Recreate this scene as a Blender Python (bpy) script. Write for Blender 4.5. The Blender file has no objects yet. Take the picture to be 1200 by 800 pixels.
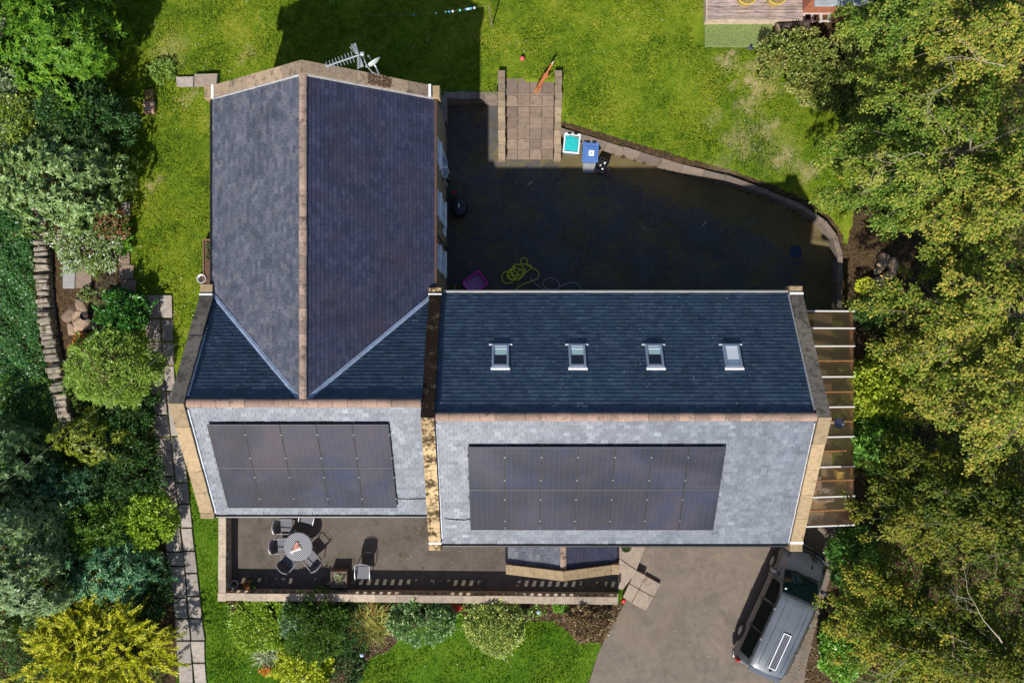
import bpy, bmesh, math, random
import numpy as np
from mathutils import Vector, Matrix
random.seed(7)
rng = np.random.default_rng(11)
scene = bpy.context.scene
COL = scene.collection
CAM_H, FPX = 34.3, 1008.0          # camera height (m) and focal length in photo pixels


def P(px, py, z=0.0):
    """ground/height point that the photo shows at (px, py)"""
    k = (CAM_H - z) / FPX
    return Vector(((px - 600) * k, (400 - py) * k, z))


def hexc(h):
    h = h.lstrip('#')
    c = [int(h[i:i + 2], 16) / 255 for i in (0, 2, 4)]
    return tuple(((v / 12.92) if v <= .04045 else ((v + .055) / 1.055) ** 2.4) for v in c) + (1,)


def smooth(a, b, x):
    t = np.clip((x - a) / (b - a), 0, 1)
    return t * t * (3 - 2 * t)


# ---------------------------------------------------------------- materials
def new_mat(name):
    m = bpy.data.materials.new(name)
    m.use_nodes = True
    nt = m.node_tree
    b = nt.nodes['Principled BSDF']
    return m, nt, b


def N(nt, t, **kw):
    n = nt.nodes.new(t)
    for k, v in kw.items():
        if k.startswith('i_'):
            n.inputs[k[2:].replace('_', ' ')].default_value = v
        else:
            setattr(n, k, v)
    return n


def ramp(nt, stops, src=None, interp='LINEAR'):
    r = nt.nodes.new('ShaderNodeValToRGB')
    r.color_ramp.interpolation = interp
    e = r.color_ramp.elements
    while len(e) < len(stops):
        e.new(.5)
    for i, (p, c) in enumerate(stops):
        e[i].position = p
        e[i].color = c if len(c) == 4 else tuple(c) + (1,)
    if src is not None:
        nt.links.new(src, r.inputs[0])
    return r


def coord(nt, world=True):
    if world:
        return nt.nodes.new('ShaderNodeNewGeometry').outputs['Position']
    return nt.nodes.new('ShaderNodeTexCoord').outputs['Object']


def noise(nt, vec, scale, detail=4, rough=.55, dist=0.0):
    n = N(nt, 'ShaderNodeTexNoise')
    n.inputs['Scale'].default_value = scale
    n.inputs['Detail'].default_value = detail
    n.inputs['Roughness'].default_value = rough
    n.inputs['Distortion'].default_value = dist
    nt.links.new(vec, n.inputs['Vector'])
    return n.outputs['Fac']


def mix(nt, fac, a, b, mode='MIX'):
    m = nt.nodes.new('ShaderNodeMixRGB')
    m.blend_type = mode
    for i, v in enumerate((fac, a, b)):
        if isinstance(v, (int, float)):
            m.inputs[i].default_value = v
        elif isinstance(v, (tuple, list)):
            m.inputs[i].default_value = v if len(v) == 4 else tuple(v) + (1,)
        else:
            nt.links.new(v, m.inputs[i])
    return m.outputs[0]


def bump(nt, bsdf, h, strength=.4, dist=.02):
    b = nt.nodes.new('ShaderNodeBump')
    b.inputs['Strength'].default_value = strength
    b.inputs['Distance'].default_value = dist
    nt.links.new(h, b.inputs['Height'])
    nt.links.new(b.outputs[0], bsdf.inputs['Normal'])


def plain(name, col, rough=.6, metal=0.0, var=.0, scale=6.0, world=False, bmp=0.0, spec=.5):
    m, nt, b = new_mat(name)
    b.inputs['Roughness'].default_value = rough
    b.inputs['Metallic'].default_value = metal
    b.inputs['Specular IOR Level'].default_value = spec
    c = col if len(col) == 4 else tuple(col) + (1,)
    if var > 0:
        f = noise(nt, coord(nt, world), scale, 6, .65)
        lo = tuple(max(0, v * (1 - var)) for v in c[:3])
        hi = tuple(min(1, v * (1 + var)) for v in c[:3])
        r = ramp(nt, [(.3, lo), (.7, hi)], f)
        nt.links.new(r.outputs[0], b.inputs['Base Color'])
        if bmp:
            bump(nt, b, f, bmp)
    else:
        b.inputs['Base Color'].default_value = c
    return m


def leaf_mat(name, stops, rough=.45, trans=.25, clump=None, cscale=.9, spec=.4):
    """stops: colours a leaf can have (picked per leaf); clump: colour of whole sprays (by place)"""
    m, nt, b = new_mat(name)
    g = nt.nodes.new('ShaderNodeNewGeometry')
    r = ramp(nt, stops, g.outputs['Random Per Island'])
    c = r.outputs[0]
    if clump:
        f = noise(nt, coord(nt, False), cscale, 3, .6)
        rr = ramp(nt, [(.42, (0, 0, 0)), (.62, (1, 1, 1))], f)
        r2 = ramp(nt, clump, g.outputs['Random Per Island'])
        c = mix(nt, rr.outputs[0], c, r2.outputs[0])
    nt.links.new(c, b.inputs['Base Color'])
    b.inputs['Roughness'].default_value = rough
    b.inputs['Specular IOR Level'].default_value = spec
    t = nt.nodes.new('ShaderNodeBsdfTranslucent')
    c2 = mix(nt, .6, c, (.30, .38, .02, 1), 'MIX')
    nt.links.new(c2, t.inputs['Color'])
    ms = nt.nodes.new('ShaderNodeMixShader')
    ms.inputs[0].default_value = trans
    nt.links.new(b.outputs[0], ms.inputs[1])
    nt.links.new(t.outputs[0], ms.inputs[2])
    nt.links.new(ms.outputs[0], nt.nodes['Material Output'].inputs['Surface'])
    return m


# ---------------------------------------------------------------- objects
def tag(o, label=None, cat=None, group=None, kind=None):
    if label: o['label'] = label
    if cat: o['category'] = cat
    if group: o['group'] = group
    if kind: o['kind'] = kind
    return o


def thing(name, label, cat, loc=(0, 0, 0), rotz=0.0, group=None):
    o = bpy.data.objects.new(name, None)
    COL.objects.link(o)
    o.empty_display_size = .2
    o.location = loc
    o.rotation_euler = (0, 0, rotz)
    return tag(o, label, cat, group)


def dup(root, loc=None, rotz=None, label=None, group=None):
    def cp(o, parent):
        c = o.copy()
        COL.objects.link(c)
        if parent is not None:
            c.parent = parent
        for ch in o.children:
            cp(ch, c)
        return c
    r = cp(root, None)
    if loc is not None: r.location = loc
    if rotz is not None: r.rotation_euler = (0, 0, rotz)
    if label: r['label'] = label
    if group: r['group'] = group
    return r


class MB:
    def __init__(s):
        s.v, s.f, s.m = [], [], []

    def add(s, vs, fs, mi=0):
        o = len(s.v)
        s.v += [tuple(v) for v in vs]
        s.f += [tuple(i + o for i in f) for f in fs]
        s.m += [mi] * len(fs)
        return s

    def box(s, x0, x1, y0, y1, z0, z1, mi=0, M=None):
        vs = [Vector((x, y, z)) for z in (z0, z1) for y in (y0, y1) for x in (x0, x1)]
        if M is not None:
            vs = [M @ v for v in vs]
        return s.add(vs, [(0, 2, 3, 1), (4, 5, 7, 6), (0, 1, 5, 4), (2, 6, 7, 3), (0, 4, 6, 2), (1, 3, 7, 5)], mi)

    def rbox(s, x0, x1, y0, y1, z0, z1, c=.01, mi=0, M=None):
        """box with chamfered upper rim"""
        c = min(c, (x1 - x0) * .4, (y1 - y0) * .4, (z1 - z0) * .6)
        rings = []
        for (d, z) in ((0, z0), (0, z1 - c), (c, z1)):
            rings.append([Vector((x0 + d, y0 + d, z)), Vector((x1 - d, y0 + d, z)), Vector((x1 - d, y1 - d, z)), Vector((x0 + d, y1 - d, z))])
        vs = [v for r in rings for v in r]
        if M is not None:
            vs = [M @ v for v in vs]
        fs = [(3, 2, 1, 0), (8, 9, 10, 11)]
        for k in (0, 4):
            for i in range(4):
                j = (i + 1) % 4
                fs.append((k + i, k + j, k + 4 + j, k + 4 + i))
        return s.add(vs, fs, mi)

    def prism(s, pts, z0, z1, mi=0, M=None):
        n = len(pts)
        a = sum(pts[i][0] * pts[(i + 1) % n][1] - pts[(i + 1) % n][0] * pts[i][1] for i in range(n))
        if a < 0: pts = pts[::-1]
        vs = [Vector((p[0], p[1], z0)) for p in pts] + [Vector((p[0], p[1], z1)) for p in pts]
        if M is not None: vs = [M @ v for v in vs]
        fs = [tuple(range(n - 1, -1, -1)), tuple(range(n, 2 * n))]
        fs += [(i, (i + 1) % n, n + (i + 1) % n, n + i) for i in range(n)]
        return s.add(vs, fs, mi)

    def extr(s, poly, a, b, mi=0):
        """poly: list of 3D points (planar), swept from +a to +b (vectors)"""
        n = len(poly)
        vs = [Vector(p) + Vector(a) for p in poly] + [Vector(p) + Vector(b) for p in poly]
        fs = [tuple(range(n - 1, -1, -1)), tuple(range(n, 2 * n))]
        fs += [(i, (i + 1) % n, n + (i + 1) % n, n + i) for i in range(n)]
        return s.add(vs, fs, mi)

    def tube(s, pts, r, n=6, mi=0, cap=True, closed=False):
        pts = [Vector(p) for p in pts]
        m = len(pts)
        if not isinstance(r, (list, tuple)): r = [r] * m
        vs, fs = [], []
        up = Vector((0, 0, 1))
        prev = None
        for i, p in enumerate(pts):
            d = (pts[(i + 1) % m] - pts[i - 1]) if closed else (pts[min(i + 1, m - 1)] - pts[max(i - 1, 0)])
            if d.length < 1e-9: d = Vector((0, 0, 1))
            d.normalize()
            if prev is None:
                a = d.cross(up)
                if a.length < .05: a = d.cross(Vector((1, 0, 0)))
            else:
                a = prev - d * prev.dot(d)
                if a.length < 1e-6: a = d.cross(up)
            a.normalize()
            prev = a
            b = d.cross(a)
            for k in range(n):
                t = 2 * math.pi * k / n
                vs.append(p + (a * math.cos(t) + b * math.sin(t)) * r[i])
        for i in range(m if closed else m - 1):
            j = (i + 1) % m
            for k in range(n):
                q = (k + 1) % n
                fs.append((i * n + k, i * n + q, j * n + q, j * n + k))
        if cap and not closed:
            fs.append(tuple(range(n - 1, -1, -1)))
            fs.append(tuple((m - 1) * n + k for k in range(n)))
        return s.add(vs, fs, mi)

    def lathe(s, prof, n=24, mi=0, M=None, cap=True):
        vs, fs = [], []
        for (r, z) in prof:
            for k in range(n):
                t = 2 * math.pi * k / n
                vs.append(Vector((r * math.cos(t), r * math.sin(t), z)))
        for i in range(len(prof) - 1):
            for k in range(n):
                q = (k + 1) % n
                fs.append((i * n + k, i * n + q, (i + 1) * n + q, (i + 1) * n + k))
        if cap:
            fs.append(tuple(range(n - 1, -1, -1)))
            fs.append(tuple((len(prof) - 1) * n + k for k in range(n)))
        if M is not None: vs = [M @ v for v in vs]
        return s.add(vs, fs, mi)

    def build(s, name, mats, parent=None, smooth=False, clips=None, world=False, bevel=0.0):
        me = bpy.data.meshes.new(name)
        v = s.v
        if world and parent is not None:
            off = parent.location if parent.parent is None else parent.location + parent.parent.location
            v = [(a[0] - off[0], a[1] - off[1], a[2] - off[2]) for a in v]
        me.from_pydata(v, [], s.f)
        if not isinstance(mats, (list, tuple)): mats = [mats]
        for m in mats: me.materials.append(m)
        if len(mats) > 1: me.polygons.foreach_set('material_index', s.m)
        if clips or True:
            bm = bmesh.new()
            bm.from_mesh(me)
            for co, no in (clips or []):
                bmesh.ops.bisect_plane(bm, geom=bm.verts[:] + bm.edges[:] + bm.faces[:], plane_co=co, plane_no=no, clear_outer=True)
            if not clips:
                bmesh.ops.recalc_face_normals(bm, faces=bm.faces[:])
            bm.to_mesh(me)
            bm.free()
        if smooth:
            me.polygons.foreach_set('use_smooth', [True] * len(me.polygons))
            try: me.set_sharp_from_angle(angle=math.radians(40))
            except Exception: pass
        o = bpy.data.objects.new(name, me)
        COL.objects.link(o)
        if parent is not None: o.parent = parent
        if bevel:
            b = o.modifiers.new('bevel', 'BEVEL')
            b.width = bevel
            b.segments = 2
            b.limit_method = 'ANGLE'
        return o


def fast_mesh(name, V, F, mat, parent=None, k=4):
    """numpy verts (n,3) and faces (m,k)"""
    me = bpy.data.meshes.new(name)
    V = np.ascontiguousarray(V, dtype=np.float32)
    F = np.ascontiguousarray(F, dtype=np.int32)
    me.vertices.add(len(V))
    me.vertices.foreach_set('co', V.ravel())
    me.loops.add(F.size)
    me.loops.foreach_set('vertex_index', F.ravel())
    me.polygons.add(len(F))
    me.polygons.foreach_set('loop_start', np.arange(0, F.size, k, dtype=np.int32))
    me.polygons.foreach_set('loop_total', np.full(len(F), k, dtype=np.int32))
    me.update(calc_edges=True)
    me.validate()
    me.materials.append(mat)
    o = bpy.data.objects.new(name, me)
    COL.objects.link(o)
    if parent is not None: o.parent = parent
    return o


def unit(a):
    return a / np.maximum(np.linalg.norm(a, axis=-1, keepdims=True), 1e-9)


def leaves_obj(name, Pn, D, Nn, L, W, mat, parent=None, sag=.12):
    """one folded four-corner leaf per row"""
    n = len(Pn)
    D = unit(D)
    S = unit(np.cross(D, Nn))
    U = np.cross(S, D)
    L = np.broadcast_to(np.asarray(L, float), (n,))[:, None]
    W = np.broadcast_to(np.asarray(W, float), (n,))[:, None]
    mid = Pn + D * L * .45
    V = np.stack([Pn, mid + S * W * .5 + U * W * .18, Pn + D * L - U * L * sag, mid - S * W * .5 + U * W * .18], 1).reshape(-1, 3)
    F = np.arange(4 * n).reshape(n, 4)
    return fast_mesh(name, V, F, mat, parent)
SUN, SKY, EXPO = 5.0, .095, .33
# ================================================================ GROUND
def inpoly(x, y, poly):
    x = np.asarray(x, float); y = np.asarray(y, float)
    r = np.zeros(x.shape, bool)
    n = len(poly)
    j = n - 1
    for i in range(n):
        xi, yi = poly[i][0], poly[i][1]
        xj, yj = poly[j][0], poly[j][1]
        if yi != yj:
            c = ((yi > y) != (yj > y)) & (x < (xj - xi) * (y - yi) / (yj - yi) + xi)
            r ^= c
        j = i
    return r


def pxy(lst, z=0.0):
    return [tuple(P(a, b, z)[:2]) for a, b in lst]


WALL_PX = [(657, 153), (690, 163), (750, 181), (800, 196), (850, 208), (900, 226), (940, 243), (965, 260), (978, 277), (984, 300), (984, 330), (983, 366)]
WALL_H = [1.02, 1.0, .97, .93, .88, .82, .76, .70, .66, .6, .52, .45]
WALL = [P(a, b, h) for (a, b), h in zip(WALL_PX, WALL_H)]
YARD = [(-2.67, 9.5), (-.4, 9.5), (-.4, 7.3), (1.80, 7.3), (1.80, 8.30)] + [(w.x, w.y) for w in WALL[1:]] + [(12.75, 1.1), (-2.67, 1.1)]
HOUSE1 = [(-9.8, 1.0), (-9.8, 8.3), (-2.4, 8.3), (-2.4, 1.0)]
HOUSE2 = [(-10.2, -6.0), (-10.2, 1.4), (9.5, 1.4), (9.5, -6.6), (-2.5, -6.6)]
PATIO = [(-11.2, -9.9), (-11.2, -5.6), (4.4, -5.6), (4.4, -9.95)]
LEANTO = [(9.5, 1.3), (12.8, 1.3), (12.8, -7.0), (9.5, -7.0)]
DRIVE = [(5.3, -6.45), (9.6, -6.45)] + pxy([(940, 588), (985, 600), (988, 640), (974, 672), (957, 730), (946, 775), (938, 830)]) + [(11.3, -40), (0.5, -40)] + \
    pxy([(655, 880), (690, 800), (701, 765), (714, 737), (727, 716), (735, 700), (742, 668)])
BEDS = [pxy([(262, 702), (733, 708), (722, 735), (706, 752), (678, 750), (650, 728), (612, 726), (575, 722), (520, 722), (470, 742), (458, 762), (432, 770), (420, 800), (330, 800), (300, 770), (278, 735)]),
        pxy([(-300, -300), (142, -300), (142, 60), (140, 180), (148, 245), (146, 290), (160, 345), (166, 400), (178, 470), (186, 560), (197, 640), (205, 740), (210, 830), (210, 1100), (-300, 1100)]),
        pxy([(905, -200), (902, 25), (908, 88), (960, 110), (1000, 128), (1006, 190), (996, 240), (990, 280), (990, 366), (990, 380), (990, 620), (975, 660), (940, 780), (930, 840), (960, 1200), (1500, 1200), (1500, -200)])]


LA = [(345, 168), (400, 172), (460, 177), (500, 180), (550, 184), (600, 190), (645, 195), (680, 200), (730, 205), (850, 213)]
MA = [(345, 187), (400, 190), (460, 194), (510, 200), (570, 206), (610, 211), (660, 216), (720, 221), (780, 226), (850, 231)]
RB = [(345, 203), (400, 204), (460, 207), (560, 220), (600, 224), (640, 229), (710, 236), (750, 241), (790, 242), (850, 246)]


def height(x, y):
    x = np.asarray(x, float); y = np.asarray(y, float)
    t = smooth(-3, 9, x)
    y0 = -8 + t * 5
    y1 = 3 + t * 5
    h = smooth(0, 1, (y - y0) / (y1 - y0)) * (1 - .28 * smooth(5, 13, x))
    h = h - .55 * smooth(-17.6, -18.6, x) * (1 - smooth(6, 12, y))
    h = h + .03 * np.sin(x * .9 + 1) * np.sin(y * .8) + .018 * np.sin(x * 2.3 + y * 1.7)
    return h - .02


def hz(x, y):
    return float(height(x, y))


def build_ground():
    step = .12
    xs = np.arange(-27, 27 + step / 2, step)
    ys = np.arange(-19, 21 + step / 2, step)
    X, Y = np.meshgrid(xs, ys)
    Z = height(X, Y)
    low = inpoly(X, Y, YARD) | inpoly(X, Y, HOUSE1) | inpoly(X, Y, HOUSE2) | inpoly(X, Y, PATIO) | inpoly(X, Y, LEANTO)
    Z = np.where(low, -.12, Z)
    low |= (X > -.5) & (X < 1.9) & (Y > 7.0) & (Y < 9.98)
    kz = (CAM_H - np.maximum(Z, 0)) / FPX
    pxx, pyy = 600 + X / kz, 400 - Y / kz
    pth = (pyy > 343) & (pxx > np.interp(pyy, [t[0] for t in LA], [t[1] for t in LA]) - 1) & (pxx < np.interp(pyy, [t[0] for t in RB], [t[1] for t in RB]) + 1)
    Z = np.where(pth, Z - .07, np.where(low, -.12, Z))
    dr = inpoly(X, Y, DRIVE)
    Z = np.where(dr, np.minimum(Z, -.05), Z)
    ny, nx = X.shape
    # pull the rim down so the far ground closes it
    rim = np.zeros_like(Z, bool)
    rim[0] = rim[-1] = True; rim[:, 0] = rim[:, -1] = True
    Z = np.where(rim, -.9, Z)
    V = np.stack([X, Y, Z], -1).reshape(-1, 3)
    i = np.arange(ny * nx).reshape(ny, nx)
    F = np.stack([i[:-1, :-1], i[:-1, 1:], i[1:, 1:], i[1:, :-1]], -1).reshape(-1, 4)
    # lawn / soil shader, soil amount stored per vertex
    m, nt, b = new_mat('lawn_and_soil')
    pos = coord(nt)
    n1 = noise(nt, pos, .55, 5, .6, .3)
    n2 = noise(nt, pos, 3.2, 6, .7)
    n3 = noise(nt, pos, 22, 5, .75)
    f = mix(nt, .5, n1, n2)
    f = mix(nt, .36, f, n3)
    g = ramp(nt, [(.32, (.024, .055, .004)), (.42, (.062, .115, .006)), (.50, (.13, .19, .010)), (.59, (.21, .235, .022)), (.68, (.27, .25, .06)), (.78, (.36, .30, .13))], f)
    lush = N(nt, 'ShaderNodeAttribute', attribute_name='lush')
    g2 = ramp(nt, [(.32, (.018, .065, .004)), (.46, (.05, .13, .006)), (.58, (.10, .19, .012)), (.70, (.19, .23, .025))], f)
    gm = mix(nt, lush.outputs['Fac'], g.outputs[0], g2.outputs[0])
    n4 = noise(nt, pos, 9, 6, .8)
    s = ramp(nt, [(.3, (.020, .014, .009)), (.48, (.055, .036, .020)), (.62, (.12, .075, .035)), (.75, (.22, .15, .075))], n4)
    at = N(nt, 'ShaderNodeAttribute', attribute_name='soil')
    n5 = noise(nt, pos, 5, 4, .7)
    ad = N(nt, 'ShaderNodeMath', operation='ADD')
    nt.links.new(at.outputs['Fac'], ad.inputs[0]); nt.links.new(n5, ad.inputs[1])
    sm = ramp(nt, [(.93, (0, 0, 0)), (1.07, (1, 1, 1))])
    mr = N(nt, 'ShaderNodeMath', operation='MULTIPLY')
    mr.inputs[1].default_value = 1.0
    nt.links.new(ad.outputs[0], mr.inputs[0])
    nt.links.new(mr.outputs[0], sm.inputs[0])
    c = mix(nt, sm.outputs[0], gm, s.outputs[0])
    dry = N(nt, 'ShaderNodeAttribute', attribute_name='dry')
    dm = N(nt, 'ShaderNodeMath', operation='MULTIPLY'); nt.links.new(dry.outputs['Fac'], dm.inputs[0]); nt.links.new(ramp(nt, [(.35, (.2, .2, .2)), (.6, (1, 1, 1))], n5).outputs[0], dm.inputs[1])
    c = mix(nt, dm.outputs[0], c, ramp(nt, [(.3, (.26, .19, .08)), (.65, (.46, .36, .22))], n4).outputs[0])
    nt.links.new(c, b.inputs['Base Color'])
    b.inputs['Roughness'].default_value = .9
    b.inputs['Specular IOR Level'].default_value = .1
    bump(nt, b, mix(nt, .5, n3, n4), .8, .06)
    o = fast_mesh('lawn', V, F, m)
    soil = np.zeros(X.shape)
    for p in BEDS:
        soil = np.maximum(soil, inpoly(X, Y, p) * 1.0)
    # bare strip behind the retaining wall
    for a, c2 in zip(WALL[:-1], WALL[1:]):
        d = np.array([c2.x - a.x, c2.y - a.y]); L = np.hypot(*d)
        t = np.clip(((X - a.x) * d[0] + (Y - a.y) * d[1]) / L ** 2, 0, 1)
        q = np.hypot(X - a.x - t * d[0], Y - a.y - t * d[1])
        soil = np.maximum(soil, 1 - smooth(.22, .5, q))
    soil = np.where(dr, 1, soil)
    # blur a little
    for _ in range(2):
        soil = (soil + np.roll(soil, 1, 0) + np.roll(soil, -1, 0) + np.roll(soil, 1, 1) + np.roll(soil, -1, 1)) / 5
    dryv = np.zeros(X.shape)
    for (a, c2, r, w) in ((855, 72, 14, .62), (888, 75, 11, .6), (885, 98, 12, .75), (862, 102, 6, .6), (835, 140, 11, .3), (205, 57, 12, .3), (900, 150, 14, .5), (870, 165, 22, .45), (920, 185, 16, .55), (945, 200, 14, .5), (845, 195, 14, .2), (905, 170, 30, .2), (200, 60, 20, .3), (220, 115, 10, .4), (180, 215, 8, .5), (290, 65, 10, .35), (880, 120, 16, .5), (905, 100, 12, .6)):
        q = P(a, c2, .9)
        dd = np.hypot(X - q.x + .18 * np.sin(Y * 7 + a), Y - q.y + .15 * np.sin(X * 9 + c2)) / (r * .034)
        dryv = np.maximum(dryv, min(1, w * 1.35) * (1 - smooth(.3, 1.4, dd)))
    at2 = o.data.attributes.new('soil', 'FLOAT', 'POINT')
    at2.data.foreach_set('value', soil.ravel().astype(np.float32))
    at4 = o.data.attributes.new('lush', 'FLOAT', 'POINT')
    at4.data.foreach_set('value', (.85 * smooth(-3.5, -7, Y)).ravel().astype(np.float32))
    at3 = o.data.attributes.new('dry', 'FLOAT', 'POINT')
    at3.data.foreach_set('value', dryv.ravel().astype(np.float32))
    o.data.polygons.foreach_set('use_smooth', [True] * len(o.data.polygons))
    tag(o, kind='structure')
    # far ground
    fm = plain('far_field', (.07, .11, .02), .95, var=.5, scale=.4, world=True, spec=.1)
    mb = MB(); mb.add([(-300, -300, -.95), (300, -300, -.95), (300, 300, -.95), (-300, 300, -.95)], [(0, 1, 2, 3)])
    tag(mb.build('ground', fm), kind='structure')
    return X, Y, soil, low | dr | pth, dryv


TX, TY, TSOIL, TLOW, TDRY = build_ground()


def asphalt(name, base, moss, mosspos, lo=.72, spark=.25, bigscale=.55, thr=(.5, .66)):
    m, nt, b = new_mat(name)
    pos = coord(nt)
    n1 = noise(nt, pos, bigscale, 5, .6, .4)
    n2 = noise(nt, pos, 60, 3, .8)
    n3 = noise(nt, pos, 4, 6, .7)
    c0 = ramp(nt, [(.3, tuple(v * lo for v in base)), (.55, base), (.75, tuple(v * 1.35 for v in base))], mix(nt, .35, n3, n2))
    ed = N(nt, 'ShaderNodeAttribute', attribute_name='edge')
    ea = N(nt, 'ShaderNodeMath', operation='ADD'); nt.links.new(ed.outputs['Fac'], ea.inputs[0]); nt.links.new(mix(nt, .5, n1, n3), ea.inputs[1])
    mk = ramp(nt, [(thr[0], (0, 0, 0)), (thr[1], (1, 1, 1))], ea.outputs[0])
    mc = ramp(nt, [(.35, tuple(v * .6 for v in moss)), (.65, moss)], n2)
    mm = mix(nt, 1.0, mk.outputs[0], (mosspos,) * 3, 'MULTIPLY')
    c = mix(nt, mm, c0.outputs[0], mc.outputs[0])
    c = mix(nt, .85, c, ramp(nt, [(.35, (.78, .78, .78)), (.5, (1, 1, 1)), (.66, (1.18, 1.16, 1.13))], noise(nt, pos, .9, 6, .65, .8)).outputs[0], 'MULTIPLY')
    # pale grit
    v = N(nt, 'ShaderNodeTexVoronoi'); v.inputs['Scale'].default_value = 9
    nt.links.new(pos, v.inputs['Vector'])
    gr = ramp(nt, [(.035, (1, 1, 1)), (.06, (0, 0, 0))], v.outputs['Distance'])
    gm = mix(nt, 1.0, gr.outputs[0], (spark,) * 3, 'MULTIPLY')
    c = mix(nt, gm, c, (.35, .31, .26, 1))
    nt.links.new(c, b.inputs['Base Color'])
    b.inputs['Roughness'].default_value = .88
    b.inputs['Specular IOR Level'].default_value = .25
    bump(nt, b, n2, .5, .01)
    return m


M_YARD = asphalt('yard_tarmac', (.088, .086, .090), (.175, .135, .05), .85, spark=.4, thr=(.48, .585))
M_DRIVE = asphalt('drive_tarmac', (.172, .140, .114), (.14, .095, .04), .6, spark=.25, thr=(.55, .7))
M_PATIO = asphalt('patio_tarmac', (.118, .096, .082), (.045, .046, .018), .9, spark=.2, thr=(.50, .64))

def build_yard():
    st_ = .14
    xs = np.arange(-2.72, 13.1, st_); ys = np.arange(.9, 9.8, st_)
    X, Y = np.meshgrid(xs, ys)
    i = np.arange(X.size).reshape(X.shape)
    cx, cy = X[:-1, :-1] + st_ / 2, Y[:-1, :-1] + st_ / 2
    ok = inpoly(cx, cy, YARD).ravel()
    F = np.stack([i[:-1, :-1], i[:-1, 1:], i[1:, 1:], i[1:, :-1]], -1).reshape(-1, 4)[ok]
    o = fast_mesh('yard', np.stack([X, Y, np.zeros_like(X)], -1).reshape(-1, 3), F, M_YARD)
    q = np.full(X.shape, 9.0)
    for a, c2 in zip(WALL[:-1], WALL[1:]):
        d = np.array([c2.x - a.x, c2.y - a.y]); L = np.hypot(*d)
        t = np.clip(((X - a.x) * d[0] + (Y - a.y) * d[1]) / L ** 2, 0, 1)
        q = np.minimum(q, np.hypot(X - a.x - t * d[0], Y - a.y - t * d[1]))
    v = .20 * (1 - smooth(.2, 1.9, q))
    o.data.attributes.new('edge', 'FLOAT', 'POINT').data.foreach_set('value', v.ravel().astype(np.float32))
    tag(o, kind='structure')
build_yard()
mb = MB(); mb.prism(DRIVE, -.3, 0.004); tag(mb.build('driveway', M_DRIVE), kind='structure')
mb = MB(); mb.prism([(-11.1, -9.85), (-11.1, -5.5), (4.2, -5.5), (4.2, -9.9)], -.3, .45); tag(mb.build('patio', M_PATIO), kind='structure')
M_FLOOR, nt, b = new_mat('lean_to_floor')
fr = ramp(nt, [(.34, (.10, .09, .06)), (.46, (.22, .19, .12)), (.56, (.36, .20, .09)), (.68, (.48, .38, .26))], noise(nt, coord(nt), 1.1, 6, .7, .5))
nt.links.new(fr.outputs[0], b.inputs['Base Color']); b.inputs['Roughness'].default_value = .9
mb = MB(); mb.prism([(9.5, 1.15), (12.75, 1.15), (12.75, -6.9), (9.5, -6.9)], -.2, .02); tag(mb.build('lean_to_floor', M_FLOOR), kind='structure')

# ---------------------------------------------------------------- stone
def stone_mat(name, base, dark, scale=7, moss=None, mossamt=(.55, .65), bmp=.6, speck=0.3):
    m, nt, b = new_mat(name)
    pos = coord(nt)
    n1 = noise(nt, pos, scale, 7, .72)
    n2 = noise(nt, pos, scale * 6, 4, .8)
    g = nt.nodes.new('ShaderNodeNewGeometry')
    rr = ramp(nt, [(0, (.72, .72, .72)), (1, (1.22, 1.18, 1.12))], g.outputs['Random Per Island'])
    c = ramp(nt, [(.3, dark), (.52, base), (.75, tuple(min(1, v * 1.25) for v in base))], mix(nt, .45, n1, n2))
    c = mix(nt, 1.0, c.outputs[0], rr.outputs[0], 'MULTIPLY')
    if moss:
        n3 = noise(nt, pos, 3.1, 6, .75)
        mk = ramp(nt, [(mossamt[0], (0, 0, 0)), (mossamt[1], (1, 1, 1))], n3)
        mc = ramp(nt, [(.35, tuple(v * .5 for v in moss)), (.65, moss)], n2)
        c = mix(nt, mk.outputs[0], c, mc.outputs[0])
    if speck:
        k = noise(nt, pos, 26, 2, .5)
        ks = ramp(nt, [(.68, (0, 0, 0)), (.74, (speck,) * 3)], k)
        c = mix(nt, ks.outputs[0], c, (.6, .55, .45, 1))
    nt.links.new(c, b.inputs['Base Color'])
    b.inputs['Roughness'].default_value = .9
    b.inputs['Specular IOR Level'].default_value = .2
    bump(nt, b, mix(nt, .5, n1, n2), bmp, .03)
    return m


M_STONE = stone_mat('garden_stone', (.27, .21, .15), (.12, .09, .065))
M_PAVE = stone_mat('paving_stone', (.30, .245, .205), (.16, .125, .10), 5, moss=(.10, .085, .05), mossamt=(.58, .72))
M_GREYPAVE = stone_mat('grey_paving', (.36, .32, .295), (.18, .155, .14), 5, moss=(.07, .065, .035), mossamt=(.56, .7))
M_PINKPAVE = stone_mat('pink_paving', (.245, .185, .148), (.12, .088, .07), 6, moss=(.13, .105, .06), mossamt=(.58, .72))
M_RETAIN = stone_mat('retaining_stone', (.215, .172, .145), (.10, .078, .062), 6, moss=(.10, .08, .045), mossamt=(.56, .70))
M_DRYSTONE = stone_mat('dry_stone', (.33, .285, .23), (.13, .11, .09), 7, moss=(.11, .10, .05), mossamt=(.50, .64))
M_BALUS = stone_mat('cast_stone', (.40, .33, .265), (.19, .15, .12), 5, moss=(.20, .15, .10), mossamt=(.6, .72))
M_ROCK = stone_mat('rock', (.33, .235, .17), (.10, .07, .05), 6, moss=(.10, .075, .035), mossamt=(.55, .66))
M_CONCRETE = stone_mat('concrete', (.30, .30, .31), (.19, .19, .2), 6, speck=.1)


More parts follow.
